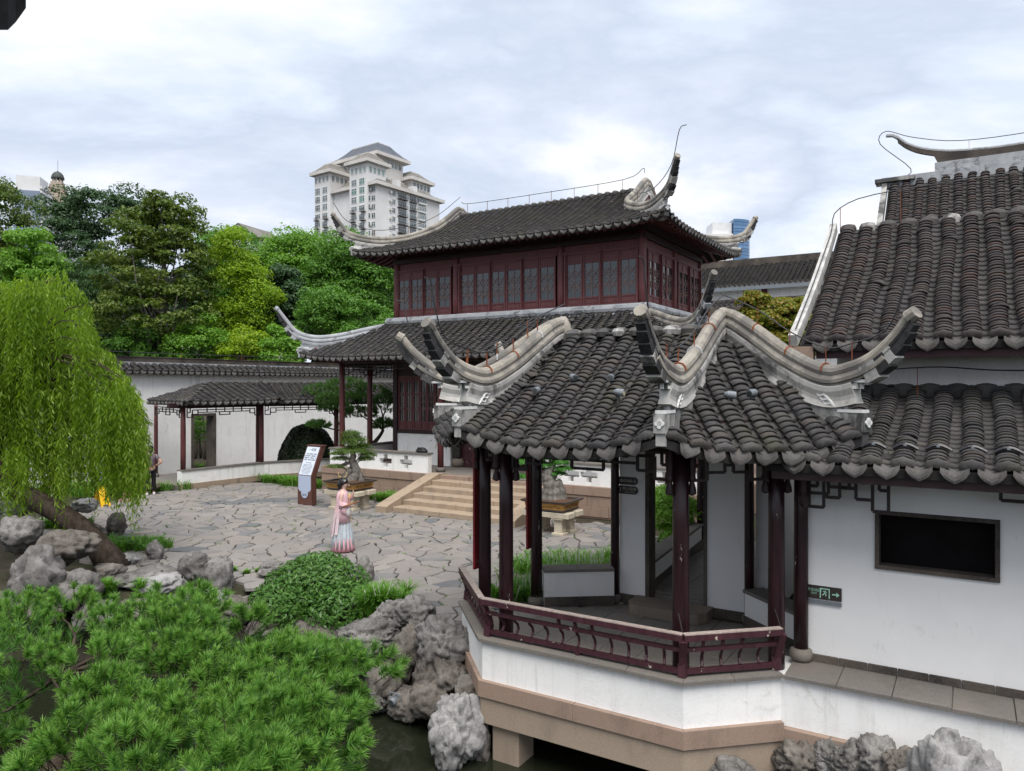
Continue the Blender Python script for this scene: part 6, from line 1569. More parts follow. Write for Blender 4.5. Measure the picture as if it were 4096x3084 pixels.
# ------------------------------------------------------------------ leafy shrub on the bank and other small plants
def shrub(name, label, base, ells, m, n, leaf, aspect=.4, cat='shrub', group=None, drop=.0):
    base = Vector(base); r = root(name, label, cat, world_loc=base, group=group); p, d, _ = ell_points(ells, n); k = np.sum(0*p) ; rad = .0
    nr = unit(d*.7 + rdir(n)*.6 + np.array([0, -.1, .45])); al = unit(rdir(n) + np.array([0, 0, -drop])); foliage('leaves', r, m, p, nr, leaf*(.7+.6*RNG.random(n)), aspect, al, None, np.array(base))
    mb = MB(); E = np.array(ells)
    for i in range(22): q = Vector(p[random.randrange(n)])-base; limb(mb, (random.uniform(-.15, .15), random.uniform(-.1, .1), 0), q, .02, .005, 4, .15, 4)
    mb.build('stems', BARK, r); return r
shrub('bank_shrub', 'rounded glossy-leaved shrub spilling over the pond bank', (*px(320, 600, 13.3).xy, -.1), [E_px(262, 372, 556, 618, 13.4, .7), E_px(248, 320, 578, 630, 13.1, .6), E_px(300, 385, 580, 640, 13.0, .6), E_px(290, 350, 552, 580, 13.6, .5)], L_SHRUB, 15000, .095, .38, drop=.5)
def grass(label, base, rx, ry, n, h, m=None, spikes=0, group='lilyturf clumps', rot=0):
    base = Vector(base); r = root('lilyturf_clump', label, 'grass', world_loc=base, group=group); r['kind'] = 'stuff'
    k = max(3, int(n/70)); cc = RNG.normal(size=(k, 2))*.5; cc = cc[RNG.integers(0, k, n)] + RNG.normal(size=(n, 2))*.07; th = RNG.random(n)*6.283; hh = h*(.6+.6*RNG.random(n)); out = .35+.55*RNG.random(n)
    x0 = cc[:, 0]*rx; y0 = cc[:, 1]*ry; c_, s_ = math.cos(rot), math.sin(rot); x0, y0 = x0*c_-y0*s_, x0*s_+y0*c_
    dx, dy = np.cos(th), np.sin(th); w = .008+.006*RNG.random(n); P = []
    zb = np.array([ground_h(base.x+a, base.y+b)+.05 for a, b in zip(x0, y0)]) - base.z
    for t, ww in ((0, 1), (.5, .9), (.85, .6), (1.0, .05)):
        x = x0 + dx*hh*out*t*t; y = y0 + dy*hh*out*t*t; z = zb + hh*(t*1.0 - .55*out*t*t*t)
        P += [np.stack([x-dy*w*ww, y+dx*w*ww, z], 1), np.stack([x+dy*w*ww, y-dx*w*ww, z], 1)]
    V = np.stack(P, 1); F = np.concatenate([np.arange(n)[:, None]*8 + np.array([[2*i, 2*i+1, 2*i+3, 2*i+2]]) for i in range(3)], 0)
    put('blades', np_mesh('blades', V.reshape(-1, 3), F, np.repeat(RNG.random(n), 8)), m or L_GRASS, r)
    if spikes:
        mb = MB()
        for i in range(spikes):
            j = random.randrange(n); a = Vector((x0[j], y0[j], zb[j])); b = a + Vector((random.gauss(0, .06), random.gauss(0, .06), h*random.uniform(.85, 1.15))); mb.tube([a, a.lerp(b, .55), b], [.003, .004, .002], 3, False)
            for k_ in range(7): q = a.lerp(b, .55+.065*k_); mb.lathe(q, [(.002, -.008), (.009, 0), (.002, .008)], 4)
        mb.build('flower_spikes', L_FLOWER, r)
    return r
grass('lilyturf with pale flower spikes behind the pavilion bench wall', (*px_z(575, 575, 0).xy, 0), 1.25, 1.1, 4200, .42, spikes=150, rot=-.5)
grass('lilyturf clump beside the pavilion entrance post', (*px_z(528, 596, 0).xy, 0), .45, .5, 1300, .42, spikes=25)
grass('lilyturf clump right of the planter stage by the steps', (*px_z(383, 500, 0).xy, 0), .75, .35, 1300, .38, rot=-.55)
grass('long lilyturf bank under the terrace behind the notice', (*px_z(292, 484, 0).xy, 0), 1.35, .45, 2600, .42, rot=-.55)
grass('lilyturf between terrace and notice board', (*px_z(330, 488, 0).xy, 0), .5, .3, 900, .40, rot=-.55)
grass('lilyturf bank under the willow before the notices', (*px_z(98, 492, 0).xy, 0), 2.2, .8, 3600, .5, spikes=20)
grass('dark lilyturf tuft around the upright standing rock', (*px_z(128, 548, 0).xy, 0), .9, .55, 2600, .32)
grass('lilyturf tuft spilling over the ledge rock', (*px_z(112, 585, .15).xy, .1), .5, .3, 900, .3)
grass('lilyturf tuft at the right of the leafy shrub', (*px_z(388, 606, 0).xy, 0), .5, .45, 1500, .42, spikes=12)
grass('lilyturf tuft under the lowest willow strands', (*px_z(60, 520, .2).xy, .1), .9, .5, 1300, .4)
grass('lilyturf tufts between bank rocks behind the pine', (*px_z(225, 600, 0).xy, 0), .8, .4, 900, .28)
grass('sparse lilyturf along the bank under the willow', (*px_z(60, 590, 0).xy, 0), 1.0, .4, 900, .3)
grass('short turf tuft between court stones and shrub', (*px_z(258, 572, 0).xy, 0), .5, .2, 500, .14)
grass('lilyturf tufts inside the garden wall doorway', (*W(-29.0, b_at(203, -28)).xy, 0), .7, .5, 700, .5)
js = random.Random(5); jp = [s for s in stones if js.random() < .28]
mbg = []; 
for d_, c, r0, r1, r2 in jp:
    q = r0[js.randrange(len(r0))]
    for k in range(js.randrange(4, 14)):
        x, y = q[0]+js.gauss(0, .05), q[1]+js.gauss(0, .035); a = js.random()*6.28; h = js.uniform(.015, .05); mbg.append([(x-.006, y, -.02), (x+.006, y, -.02), (x+math.cos(a)*.03, y+math.sin(a)*.03, h)])
me = np_mesh('joint_grass', np.array(mbg).reshape(-1, 3), np.arange(len(mbg)*3).reshape(-1, 3), RNG.random(len(mbg)*3)); o = put('joint_grass', me, L_GRASS); tag(o, 'sparse moss and grass in the court joints', 'grass', None, 'stuff')
# ================================================================== far towers
CREAM = plain('cream_tower_render', (.56,.54,.515), .8, .2, .10, .25)
CREAMW = plain('white_tower_render', (.66,.66,.66), .8, .2, .08, .2)
TAUPE = plain('taupe_tower_render', (.30,.27,.25), .8, .2, .1, .3)
TROOF = plain('brown_grey_tower_roof', (.17,.16,.145), .8, .2, .25, .6)
TROOFD = plain('slate_blue_roof', (.085,.095,.115), .6, .3, .2, .5)
FRAMEW = plain('white_window_frame', (.62,.64,.64), .5, .3)
RAILD = plain('dark_balcony_rail', (.045,.042,.04), .6, .3)
ACW = plain('white_ac_casing', (.58,.57,.54), .6, .3)
TA = R(36.2); tower_loc = Vector(((367.4-512)/FPX*255, 255, -.07))
tw = root('apartment_tower', 'pale apartment tower with stepped hipped roofs rising behind the trees', 'building', world_loc=tower_loc, rotz=-TA)
def tbox(name, m, *d, parent=tw): mb = MB(); mb.box(*d); return mb.build(name, m, parent)
def troof(a0, a1, b0, b1, ze, h, over=1.4, m=TROOF, inset=.62, parent=tw):
    mb = MB(); mb.box(a0-over, a1+over, b0-over, b1+over, ze-.9, ze+.25); e = mb.build('eave_slab', CREAM, parent)
    x0, x1, y0, y1 = a0-over*.9, a1+over*.9, b0-over*.9, b1+over*.9; cx, cy = min(x1-x0, y1-y0)*.5*inset, min(x1-x0, y1-y0)*.5*inset
    rings = []
    for t in (0, .35, .7, 1.0): f = t**1.0; rings.append([(x0+cx*f, y0+cy*f, ze+.25+h*(t**1.25)), (x1-cx*f, y0+cy*f, ze+.25+h*(t**1.25)), (x1-cx*f, y1-cy*f, ze+.25+h*(t**1.25)), (x0+cx*f, y1-cy*f, ze+.25+h*(t**1.25))])
    mb = MB(); mb.loft(rings); mb.build('roof', m, parent)
    mb = MB(); mb.box(x0+cx*1.02, x1-cx*1.02, y0+cy*1.02, y1-cy*1.02, ze+.2+h, ze+.55+h); mb.build('roof_cap', CREAM, parent)
ZB = -.5
tbox('front_block', CREAMW, -9.1, 0, 0, 8.8, ZB, 81.0); troof(-9.1, 0, 0, 8.8, 81.8, 3.0)
tbox('left_block', CREAMW, -28, -19.5, 0, 9.2, ZB, 80.8); troof(-28, -19.5, 0, 9.2, 81.4, 3.0)
tbox('recess_block', CREAM, -19.5, -9.1, 4.6, 14, ZB, 74.4); troof(-20, -9, 4.6, 13, 74.6, 3.6, 1.0)
tbox('wing_block', CREAM, -31.5, -28, 6.5, 18, ZB, 74.0); troof(-31.5, -28, 6.5, 18, 74.2, 2.4)
tbox('side_block', CREAMW, -20, 3, 1.6, 33.7, ZB, 73.0); troof(-20, 3, 1.6, 33.7, 73.8, 4.6, 1.5)
tbox('top_block', CREAM, -25.6, -5.0, 9.4, 22.3, 70, 86.6); troof(-25.6, -5.0, 9.4, 22.3, 87.2, 5.0, 2.1, TROOFD)
tbox('right_top_block', CREAM, -12, -1, 22.5, 33, 72, 80.0); troof(-12, -1, 22.5, 33, 80.8, 2.9, 1.3)
WT = {}
def twin(face, x, z, w, h, cols=2, glass=TGLASS, off=0.0, plane=0.0):
    """face 'L' lies along a at plane b; face 'R' lies along b at plane a"""
    key = (w, h, cols, glass.name)
    if key not in WT:
        f = MB(); t = .12
        f.box(-w/2, w/2, -.1, .06, -h/2, -h/2+t); f.box(-w/2, w/2, -.1, .06, h/2-t, h/2)
        for i in range(cols+1): xx = -w/2 + (w-t)*i/cols; f.box(xx, xx+t, -.1, .06, -h/2+t, h/2-t)
        f.box(-w/2+t, w/2-t, -.08, .04, h*.12, h*.12+t*.7)
        g = MB(); g.box(-w/2+t*.5, w/2-t*.5, -.02, .05, -h/2+t*.5, h/2-t*.5)
        a, b = f.mesh('window'), g.mesh('pane'); a.materials.append(FRAMEW); b.materials.append(glass); WT[key] = (a, b)
    a, b = WT[key]; o = put('window', a, None, tw); o.location = (x, plane-.02, z) if face == 'L' else (plane+.02, x, z)
    if face == 'R': o.rotation_euler = (0, 0, R(90))
    put('pane', b, None, o)
rows = [74.6-3.02*i for i in range(9)]
def balcony(face, x, z, w, plane, d=.9):
    mb = MB(); s = w/2
    for k in range(5): mb.box(x-s, x+s, plane-d, plane-d+.08, z+.22*k, z+.22*k+.07) if face == 'L' else mb.box(plane+d-.08, plane+d, x-s, x+s, z+.22*k, z+.22*k+.07)
    if face == 'L': mb.box(x-s, x+s, plane-d, plane, z-.2, z-.05)
    else: mb.box(plane, plane+d, x-s, x+s, z-.2, z-.05)
    mb.build('balcony_rail', RAILD, tw)
for cx0, gl in ((0, GGLASS), (-19.5, TGLASS)):
    for i, z in enumerate(rows):
        for dx in (-6.7, -2.7): twin('L', cx0+dx, z, 2.7 if i < 3 else 2.9, 2.3 if i < 3 else 1.7, 3, gl if (i < 3 and dx > -4) or i == 1 else TGLASS)
        if i >= 3: balcony('L', cx0-6.9, z-1.5, 2.4, 0); balcony('L', cx0-1.9, z-1.5, 2.4, 0)
    for dx in (-7.6, -5.6, -3.4, -1.3): twin('L', cx0+dx, 78.7, 1.2, 2.1, 2, gl)
    for dy in (1.4, 3.4, 5.4, 7.4): twin('R', dy, 78.7, 1.3, 2.1, 2, gl, plane=cx0)
for i, z in enumerate(rows):
    if z > 72.5: continue
    twin('L', -17.3, z, 1.9, 1.8, 2, plane=4.6); twin('L', -10.4, z, 1.3, 1.8, 2, plane=4.6)
    twin('L', 1.4, z, 1.9, 1.9, 2, plane=1.6); twin('R', .8, z, 1.0, 1.8, 1, plane=0)
    tbox('recess_panel', TAUPE, -14.6, -11.6, 4.45, 4.58, z-1.0, z+1.6)
    twin('R', 9.6, z, 1.7, 1.8, 2, plane=3); twin('R', 13.7, z, 4.2, 1.9, 4, plane=3); balcony('R', 13.7, z-1.4, 4.6, 3, 1.0)
    twin('R', 19.2, z, 3.4, 2.0, 3, plane=3); balcony('R', 19.2, z-1.4, 3.6, 3, .7)
    tbox('bay_window', FRAMEW, 3, 4.0, 21.9, 25.9, z-1.3, z-.8); twin('R', 23.9, z, 3.9, 1.6, 4, plane=3.5)
    mb = MB(); mb.box(3.01, 3.9, 7.4, 8.2, z-.4, z+.35); mb.build('air_conditioner', ACW, tw)
    mb = MB(); mb.box(-19.45, -18.75, 3.6, 4.5, z-.5, z+.3); mb.build('air_conditioner', ACW, tw)
    if i % 2: mb = MB(); mb.box(.02, .6, 1.0, 1.55, z-.4, z+.4); mb.build('air_conditioner', ACW, tw)
for k in range(6): twin('R', 10.7+k*2.0, 84.6, 1.5, 2.2, 2, plane=-5.0)
for k in range(5): twin('R', 12.0+k*2.2, 79.0, 1.2, 1.4, 1, plane=-5.0)
for k in range(5): twin('R', 24.2+k*1.9, 78.2, 1.5, 2.1, 1, plane=-1.0)
for k in range(3): twin('L', -10.2+k*2.8, 78.2, 1.5, 2.1, 1, plane=22.5)
for k in range(4): twin('L', -24.3+k*2.3, 84.6, 1.5, 2.2, 2, plane=9.4)
mb = MB(); mb.box(1.2, 3.6, 10.5, 12.5, 74.0, 76.6); mb.build('dormer', CREAMW, tw); mb = MB(); mb.box(.8, 3.6, 19, 21, 74, 76.2); mb.build('dormer', CREAMW, tw)
# domed office block, far left
ofl = Vector(((39.6-512)/FPX*400, 400, -.07)); of = root('domed_office_block', 'grey-blue and white office block crowned by a stepped pyramid and dark dome', 'building', world_loc=ofl, rotz=R(15))
BLUEG = plain('blue_grey_render', (.19,.235,.31), .8, .2, .15, .1); SAND = plain('sandstone_steps', (.36,.30,.245), .85, .2, .12, .2); DOME = plain('dark_green_dome', (.055,.065,.06), .6, .3)
ob_ = lambda n, m, *d: tbox(n, m, *d, parent=of)
ob_('office_body', BLUEG, -12, 0, 0, 20, 0, 109); ob_('plant_room', CREAMW, -11.5, -.2, 1, 14, 109.01, 117); ob_('core', CREAMW, -12, -.1, 20.01, 62, 0, 112)
for k in range(16): ob_('sun_louvre', CREAMW, -.05, .9, .6, 62, 76+k*2.3, 77.1+k*2.3)
ob_('glass_band', BGLASS, -.04, .3, 3, 60, 62, 75)
for k in range(6): mb = MB(); mb.box(-6.6, -3.9, -.12, .1, 100-k*5.2, 103-k*5.2); w_ = mb.build('window', FRAMEW, of); mb = MB(); mb.box(-6.3, -4.2, -.2, -.121, 100.3-k*5.2, 102.7-k*5.2); mb.build('pane', TGLASS, w_)
for k in range(8): s = 6.4-.5*k; ob_('pyramid_step', SAND, 1.0-s, 1.0+s, 26-s, 26+s, 108+k*1.55, 109.55+k*1.55)
mb = MB(); mb.lathe((1.0, 26, 0), [(3.4, 122.4), (3.35, 123.2), (2.9, 124.8), (1.9, 126.1), (.6, 126.7), (.5, 127.0)], 20); mb.build('dome', DOME, of, smooth=True)
for an in range(8): x, y = 1+2.5*math.cos(an*.785), 26+2.5*math.sin(an*.785); ob_('dome_post', SAND, x-.3, x+.3, y-.3, y+.3, 120.3, 122.5)
mb = MB(); mb.tube([(1, 26, 127), (1, 26, 133)], .12, 5); mb.build('mast', GREYMETAL, of)
# glass office tower, far right
gl = Vector(((734-512)/FPX*800, 800, -.07)); gt = root('glass_office_tower', 'curved blue glass office tower with white annex far behind the hall', 'building', world_loc=gl)
mb = MB(); mb.box(-37, -1, 0, 30, 0, 168); mb.box(-22, -1, 5, 30, 168.1, 181); mb.build('annex', CREAMW, gt)
for k in range(4): mb = MB(); mb.box(-24+k*5.7, -20.4+k*5.7, -.4, -.02, 141, 144.5); w_ = mb.build('window', BGLASS, gt)
prof_ = [(0, 0)] + [(21*math.sin(t), 14*(1-math.cos(t))) for t in [math.pi/2*i/8 for i in range(9)]] + [(21, 30), (0, 30)]
for k in range(52):
    z = 3.55*k; sl = 0
    mb = MB(); mb.prism([(x, y) for x, y in prof_], (0, 0, z+1.6), (1,0,0), (0,1,0), (0,0,1), 3.0); mb.build('curtain_wall', BGLASS, gt)
mb = MB(); mb.prism([(x*.985+.1, y*.985+.2) for x, y in prof_], (0, 0, 92), (1,0,0), (0,1,0), (0,0,1), 184); mb.build('floor_slabs', TROOFD, gt)
mb = MB(); mb.lathe((17.5, 7.6, 176), [(1.6, -.8), (1.6, .8)], 10); mb.build('roof_sign', plain('yellow_sign', (.7,.5,.05), .5), gt)
letter(gt, '农商银行', 4.0, (19.6, 9.6, 172), (.45, .9, 0), (0,0,1), plain('navy_sign', (.03,.05,.12), .5))
# white gabled house
gh = root('gabled_house', 'white gabled house peeping over the tree crowns', 'house', world_loc=(*px(239, 300, 92).xy, -.07), rotz=R(-20))
zp = px(239, 223, 92).z; mb = MB(); mb.prism([(-1.9, 0), (1.9, 0), (1.9, zp-1.6), (0, zp-.2), (-1.9, zp-1.0)], (0, 0, 0), (1,0,0), (0,0,1), (0,1,0), .4); mb.build('gable_wall', CREAMW, gh)
mb = MB(); mb.bar((0, 3, zp), (2.3, 3, zp-1.75), 6.4, .16, up=(0,0,1)); mb.bar((-2.3, 3, zp-1.3), (0, 3, zp), 6.4, .16, up=(0,0,1)); mb.build('roof', TROOF, gh); mb = MB(); mb.box(-1.8, 1.8, .3, 6, 0, zp-1.7); mb.build('wall', CREAMW, gh)

# ================================================================== planters with bonsai
OCHRE = plain('ochre_glazed_panel', (.42,.22,.055), .45, .4, .15, 8); POTD = plain('dark_brown_glaze', (.050,.038,.034), .4, .4, .2, 10)
def planter(a0, b0, idx, lab_s, lab_p):
    a1, b1 = a0+1.17, b0+.93; am, bm_ = (a0+a1)/2, (b0+b1)/2
    st = root('stone_stand', lab_s, 'stand', am, bm_, 0, 'stone planter stands')
    for y0 in (b0+.04, b1-.40):
        mb = MB(); mb.bbox(a0-.1, a1+.1, y0, y0+.36, .44, .57, .015); mb.build('slab', STAND, st)
        for x in (a0+.1, a1-.36):
            mb = MB(); mb.bbox(x-.03, x+.29, y0+.02, y0+.34, 0, .06, .01); mb.bbox(x+.02, x+.24, y0+.07, y0+.29, .061, .36, .008); mb.bbox(x-.01, x+.27, y0+.04, y0+.32, .361, .40, .008); mb.bbox(x-.04, x+.30, y0+.01, y0+.35, .401, .439, .008); mb.build('leg', STAND, st)
    pt = root('bonsai_tray', lab_p, 'planter', am, bm_, .572, 'glazed bonsai trays')
    def ringz(i, z): return [(a0+i, b0+i, z), (a1-i, b0+i, z), (a1-i, b1-i, z), (a0+i, b1-i, z)]
    mb = MB(); mb.loft([ringz(.05, .615), ringz(.02, .80)]); mb.build('tray_body', OCHRE, pt)
    mb = MB(); mb.loft([ringz(.03, .60), ringz(.035, .635)]); mb.loft([ringz(-.02, .795), ringz(-.06, .83), ringz(-.06, .85), ringz(.03, .85), ringz(.05, .80)], False); mb.build('tray_rim', POTD, pt)
    for x in (a0+.06, a1-.24):
        for y in (b0+.06, b1-.2): mb = MB(); mb.bbox(x, x+.18, y, y+.14, .572, .60, .006); mb.build('foot', POTD, pt)
    mb = MB(); mb.loft([ringz(.04, .78), ringz(.05, .815), ringz(.4, .86)]); mb.build('soil', plain('potting_soil', (.10,.055,.035), .95, .1, .6, 25), pt)
    letter(pt, '河山锦绣' if idx == 0 else '河山秀锦', .15, (a1+.003-.03, bm_, .715), (0,1,0), (0,0,1), INK, squeeze=1.15)
    mb = MB()
    for k in range(9):
        x = a0+.12+k*.105; mb.tube([(x, b0+.026, .66+random.random()*.03), (x+.04, b0+.026, .70+random.random()*.05), (x+.09, b0+.026, .67+random.random()*.03)], .006, 4, False)
    mb.build('ink_painting', INK, pt)
    return st, pt, am, bm_
def bonsai(label, am, bm_, pads, trunk, m, sc, u0, v0, nleaf=340):
    """pads given in survey pixels (du, dv, half width, half height) about the trunk foot"""
    z0 = .835; base = W(am, bm_, z0); Yb = base.y; k = Yb/FPX; r = root('bonsai_tree', label, 'bonsai', world_loc=base, group='bonsai beside the steps')
    mb = MB(); P = lambda d: Vector((d[0]*k, (d[2] if len(d) > 2 else 0)*k, -d[1]*k))
    for pts, r0, r1 in trunk: n = len(pts); mb.tube(catmull([P(p) for p in pts], 4), [ (r0+(r1-r0)*i/((n-1)*4))*k*1.3*(1+.12*math.sin(i*2.1)) for i in range((n-1)*4+1)], 9)
    for i in range(7): an = i*.9; mb.tube([(0, 0, .16), (math.cos(an)*.12, math.sin(an)*.1, .04), (math.cos(an)*.26, math.sin(an)*.2, -.02)], [.07, .05, .015], 6)
    pos, nr, rr = [], [], []
    for i, (du, dv, hw, hh) in enumerate(pads):
        n = int(nleaf*hw*hh/9)+320; d = rdir(n); d[:, 2] = np.where(d[:, 2] < -.25, -d[:, 2], d[:, 2]); wob = 1+.22*np.sin(d[:, :1]*7+i)*np.cos(d[:, 1:2]*6)
        c = np.array([du*k, (random.uniform(-.25, .25) if abs(du) > 2 else 0)*hw*k, -dv*k]); pos.append(c + d*np.array([[hw*k*1.12, hw*k*.85, hh*k*1.2]])*wob*(.55+.5*RNG.random((n, 1)))); nr.append(unit(d*.6+rdir(n)*.5+np.array([0, 0, .7]))); rr.append(RNG.random(n))
        mb.tube([P((trunk[0][0][-2][0], trunk[0][0][-2][1])) if dv < trunk[0][0][-2][1]+6 else P((du*.25, dv*.75)), P((du*.6, dv+1)), P((du, dv+hh*.3))], [.9*k, .6*k, .25*k], 5)
    pos = np.concatenate(pos); foliage('foliage_pads', r, m, pos, np.concatenate(nr), .042*(.7+.6*RNG.random(len(pos))), .5, None, np.concatenate(rr)); mb.build('trunk', BARKG, r, smooth=True); return r
planter(-16.74, 16.24, 0, 'cream stone stand left of the granite steps', 'ochre and dark brown bonsai tray left of the granite steps')
planter(-9.69, 16.24, 1, 'cream stone stand right of the granite steps', 'ochre and dark brown bonsai tray seen between pavilion posts')
bonsai('gnarled bonsai with yellow-green cloud pads behind the robed person', -16.1, 16.7, [(2, -38, 13, 7), (0, -45, 9, 5), (2, -29, 18, 4), (-13, -26.5, 8, 2.2), (16, -25, 9, 3), (-11, -21.5, 9, 2.6), (14, -21, 8, 3), (-15, -14, 10, 2.3), (6, -33, 12, 4)],
       [([(0, 2), (5, -6), (4, -13), (1, -19), (2, -25), (0, -32), (1, -40)], 4.5, 1.2), ([(-9, 2), (-5, -5), (0, -12)], 3.0, 2.2), ([(10, 2), (8, -6), (4, -13)], 2.8, 2.4), ([(2, -18), (-6, -17), (-13, -14)], 1.6, .7)], L_BONSAI, 1, 0, 0)
bonsai('hollow-trunked green bonsai between the pavilion posts', -9.1, 16.7, [(-2, -41, 10, 4), (8, -36, 9, 4), (-3, -48, 7, 4), (12, -30, 10, 3.2), (5, -25, 9, 3), (-17, -40, 8, 3.5), (-30, -22, 7, 3.2), (-31, -36, 8, 3), (-6, -33, 9, 3)],
       [([(1, 2), (1, -8), (-3, -18), (-4, -26), (0, -34), (-2, -44)], 7.5, 1.5), ([(-8, 2), (-5, -8), (-3, -18)], 4.0, 4.5), ([(10, 2), (8, -8), (3, -18)], 4.0, 4.5), ([(-4, -22), (-16, -25), (-27, -21)], 2.4, 1.0), ([(0, -20), (6, -28), (11, -27)], 2.4, 1.0)], L_BONSAIG, 1, 0, 0)

# ================================================================== notice boards
NBROWN = plain('brown_notice_metal', (.105,.045,.035), .5, .4); NBLUE = plain('pale_blue_notice_panel', (.56,.62,.72), .5, .3, .06, 60); NBLUE2 = plain('speckled_blue_notice_foot', (.42,.49,.64), .5, .3, .2, 90)
def notice(label, a, b, rot, title, group='garden notice boards'):
    r = root('notice_board', label, 'notice', world_loc=W(a, b), rotz=-TH+rot, group=group)
    w, t = .62, .20; F = [(0, 0), (0, .92), (.40, 1.82)]            # front line (depth, height)
    mb = MB(); poly = [(0, 0), (0, .92), (.40, 1.82), (.40+t, 1.82), (t, .92), (t, 0)]; mb.prism(poly, (0, 0, 0), (0,1,0), (0,0,1), (1,0,0), w); mb.build('post_slab', NBROWN, r)
    mb = MB(); mb.box(-w/2-.02, w/2+.02, .385, .40+t+.02, 1.821, 1.85); mb.build('cap', NBROWN, r)
    up = Vector((0, .40, .90)).normalized(); nf = Vector((1,0,0)).cross(up)
    mb = MB(); c = Vector((0, .20, 1.37)) + nf*.006; mb.prism([(-w*.44, -.47), (w*.44, -.47), (w*.44, .46), (-w*.44, .46)], c, (1,0,0), up, nf, .008); p = mb.build('panel', NBLUE, r)
    mb = MB(); s = [(-w*.44, .92), (-w*.44, .50), (-w*.36, .43), (-w*.25, .42), (-w*.22, .30), (-w*.1, .22), (w*.1, .22), (w*.22, .30), (w*.25, .42), (w*.36, .43), (w*.44, .50), (w*.44, .92)]; mb.prism(s, (0, -.005, 0), (1,0,0), (0,0,1), (0,1,0), .008); mb.build('foot_panel', NBLUE2, r)
    O = lambda x, s_: Vector((0, .20, 1.37)) + nf*.0115 + Vector((1,0,0))*x + up*s_
    letter(r, title, .105, O(0, .36), (1,0,0), up, INK)
    for k, line in enumerate(('一览阁二层楼阁，登临可', '眺全园景致，重檐翘角，', '雕花槛窗，环廊相连，古', '朴典雅，是园中主要建筑')): letter(r, line, .046, O(.0, .22-.065*k), (1,0,0), up, INK)
    letter(r, 'Yilan Pavilion', .05, O(0, -.07), (1,0,0), up, INK)
    for k in range(8): letter(r, ('Yilan Pavilion is a two storey', 'timber hall in the garden with', 'upturned eaves on every side.', 'From its upper windows one', 'can see the whole court and', 'the pond. A covered walk joins', 'it to the small pavilion that', 'stands over the water.')[k], .034, O(0, -.13-.041*k), (1,0,0), up, INK)
    letter(r, '园 鸭', .075, (0, -.0105, .31), (1,0,0), (0,0,1), INK)
    return r
notice('slanted brown notice with pale blue panel beside the left bonsai stand', -17.75, 16.35, 0, '一览阁')
p_ = px_z(112, 491, 0); notice('slanted notice mostly behind willow strands above the yellow sign', *Lc(p_.x, p_.y), R(20), '小鹤园')
p_ = px_z(94, 491, 0); notice('second slanted notice deeper behind the willow strands', *Lc(p_.x, p_.y+.6), R(32), '园记')
# ================================================================== wet floor sign
YEL = plain('yellow_plastic', (.75,.47,.015), .4, .4, .06, 5); fs_ = px_z(101.5, 506, 0)
wf_ = root('wet_floor_sign', 'yellow folding wet-floor sign standing under the willow', 'sign', world_loc=fs_, rotz=R(-32))
for s in (-1, 1):
    mb = MB(); top, ft = Vector((.015*s, 0, .62)), Vector((.26*s, 0, 0)); d = (top-ft).normalized(); n_ = d.cross(Vector((0,1,0))); n_ = n_ if n_.x*s > 0 else -n_
    poly = [(-.15, 0), (-.09, 0), (-.085, .07), (.085, .07), (.09, 0), (.15, 0), (.12, .66), (-.12, .66)]
    mb.prism(poly, ft, (0,1,0), d, n_, .02); pn = mb.build('panel', YEL, wf_)
    o_ = ft + d*.5 + n_*.013; ex_ = Vector((0, 1 if s > 0 else -1, 0)); letter(pn, '小心地滑', .045, o_, ex_, d, INK); 
    mb = MB(); c = ft + d*.28 + n_*.012; tri = [(-.07, -.06), (.07, -.06), (0, .07)]
    for i in range(3): a_, b_ = tri[i], tri[(i+1) % 3]; mb.bar(c+Vector((0,1,0))*a_[0]+d*a_[1], c+Vector((0,1,0))*b_[0]+d*b_[1], .004, .012, up=n_)
    mb.build('warning_triangle', plain('red_print', (.5,.04,.02), .5), pn)
mb = MB(); mb.box(-.03, .03, -.10, .10, .60, .65); mb.build('hinge', YEL, wf_)
# ================================================================== small things
bc = (a_at(422, TB+.15), TB+.14); bag = root('black_bag', 'soft black bag slumped on the parapet coping', 'bag', bc[0], bc[1], 1.527)
mb = MB(); mb.lathe((bc[0], bc[1], 1.527), [(.20, 0), (.235, .03), (.21, .08), (.15, .13), (.10, .16), (.03, .17)], 14, 1.0, .6); mb.build('bag_body', plain('black_nylon', (.012,.012,.014), .5, .4, .4, 20), bag, smooth=True)
mb = MB(); mb.tube([(bc[0]-.14, bc[1]-.08, 1.62), (bc[0]-.05, bc[1]-.12, 1.70), (bc[0]+.07, bc[1]-.11, 1.68), (bc[0]+.15, bc[1]-.08, 1.6)], .014, 6); mb.build('strap', plain('grey_webbing', (.06,.06,.062), .7), bag)
pl_ = px(394, 701, 10.75); lp = root('pond_floodlight', 'grey ribbed floodlight on a bracket at the waterline', 'lamp', world_loc=pl_, rotz=R(-30))
mb = MB(); mb.tube([(0, .10, 0), (0, -.02, 0)], .062, 14); mb.tube([(0, -.0201, 0), (0, -.07, -.005)], [.066, .05], 14)
for k in range(6): mb.tube([(0, .09-.022*k, 0), (0, .082-.022*k, 0)], .07, 14)
mb.build('lamp_body', GREYMETAL, lp, smooth=False); mb = MB(); mb.tube([(-.1, .03, 0), (-.1, .03, .1), (.1, .03, .1), (.1, .03, 0)], .009, 6); mb.build('yoke', GREYMETAL, lp); mb = MB(); mb.tube([(0, -.071, -.005), (0, -.074, -.005)], .046, 12); mb.build('lens', plain('dark_lamp_lens', (.03,.035,.035), .1, .6), lp)
mb = MB(); mb.tube([(.08, .03, -.02), (.2, .06, -.12), (.22, .1, -.3)], .02, 6); mb.build('bracket', STEEL, lp)
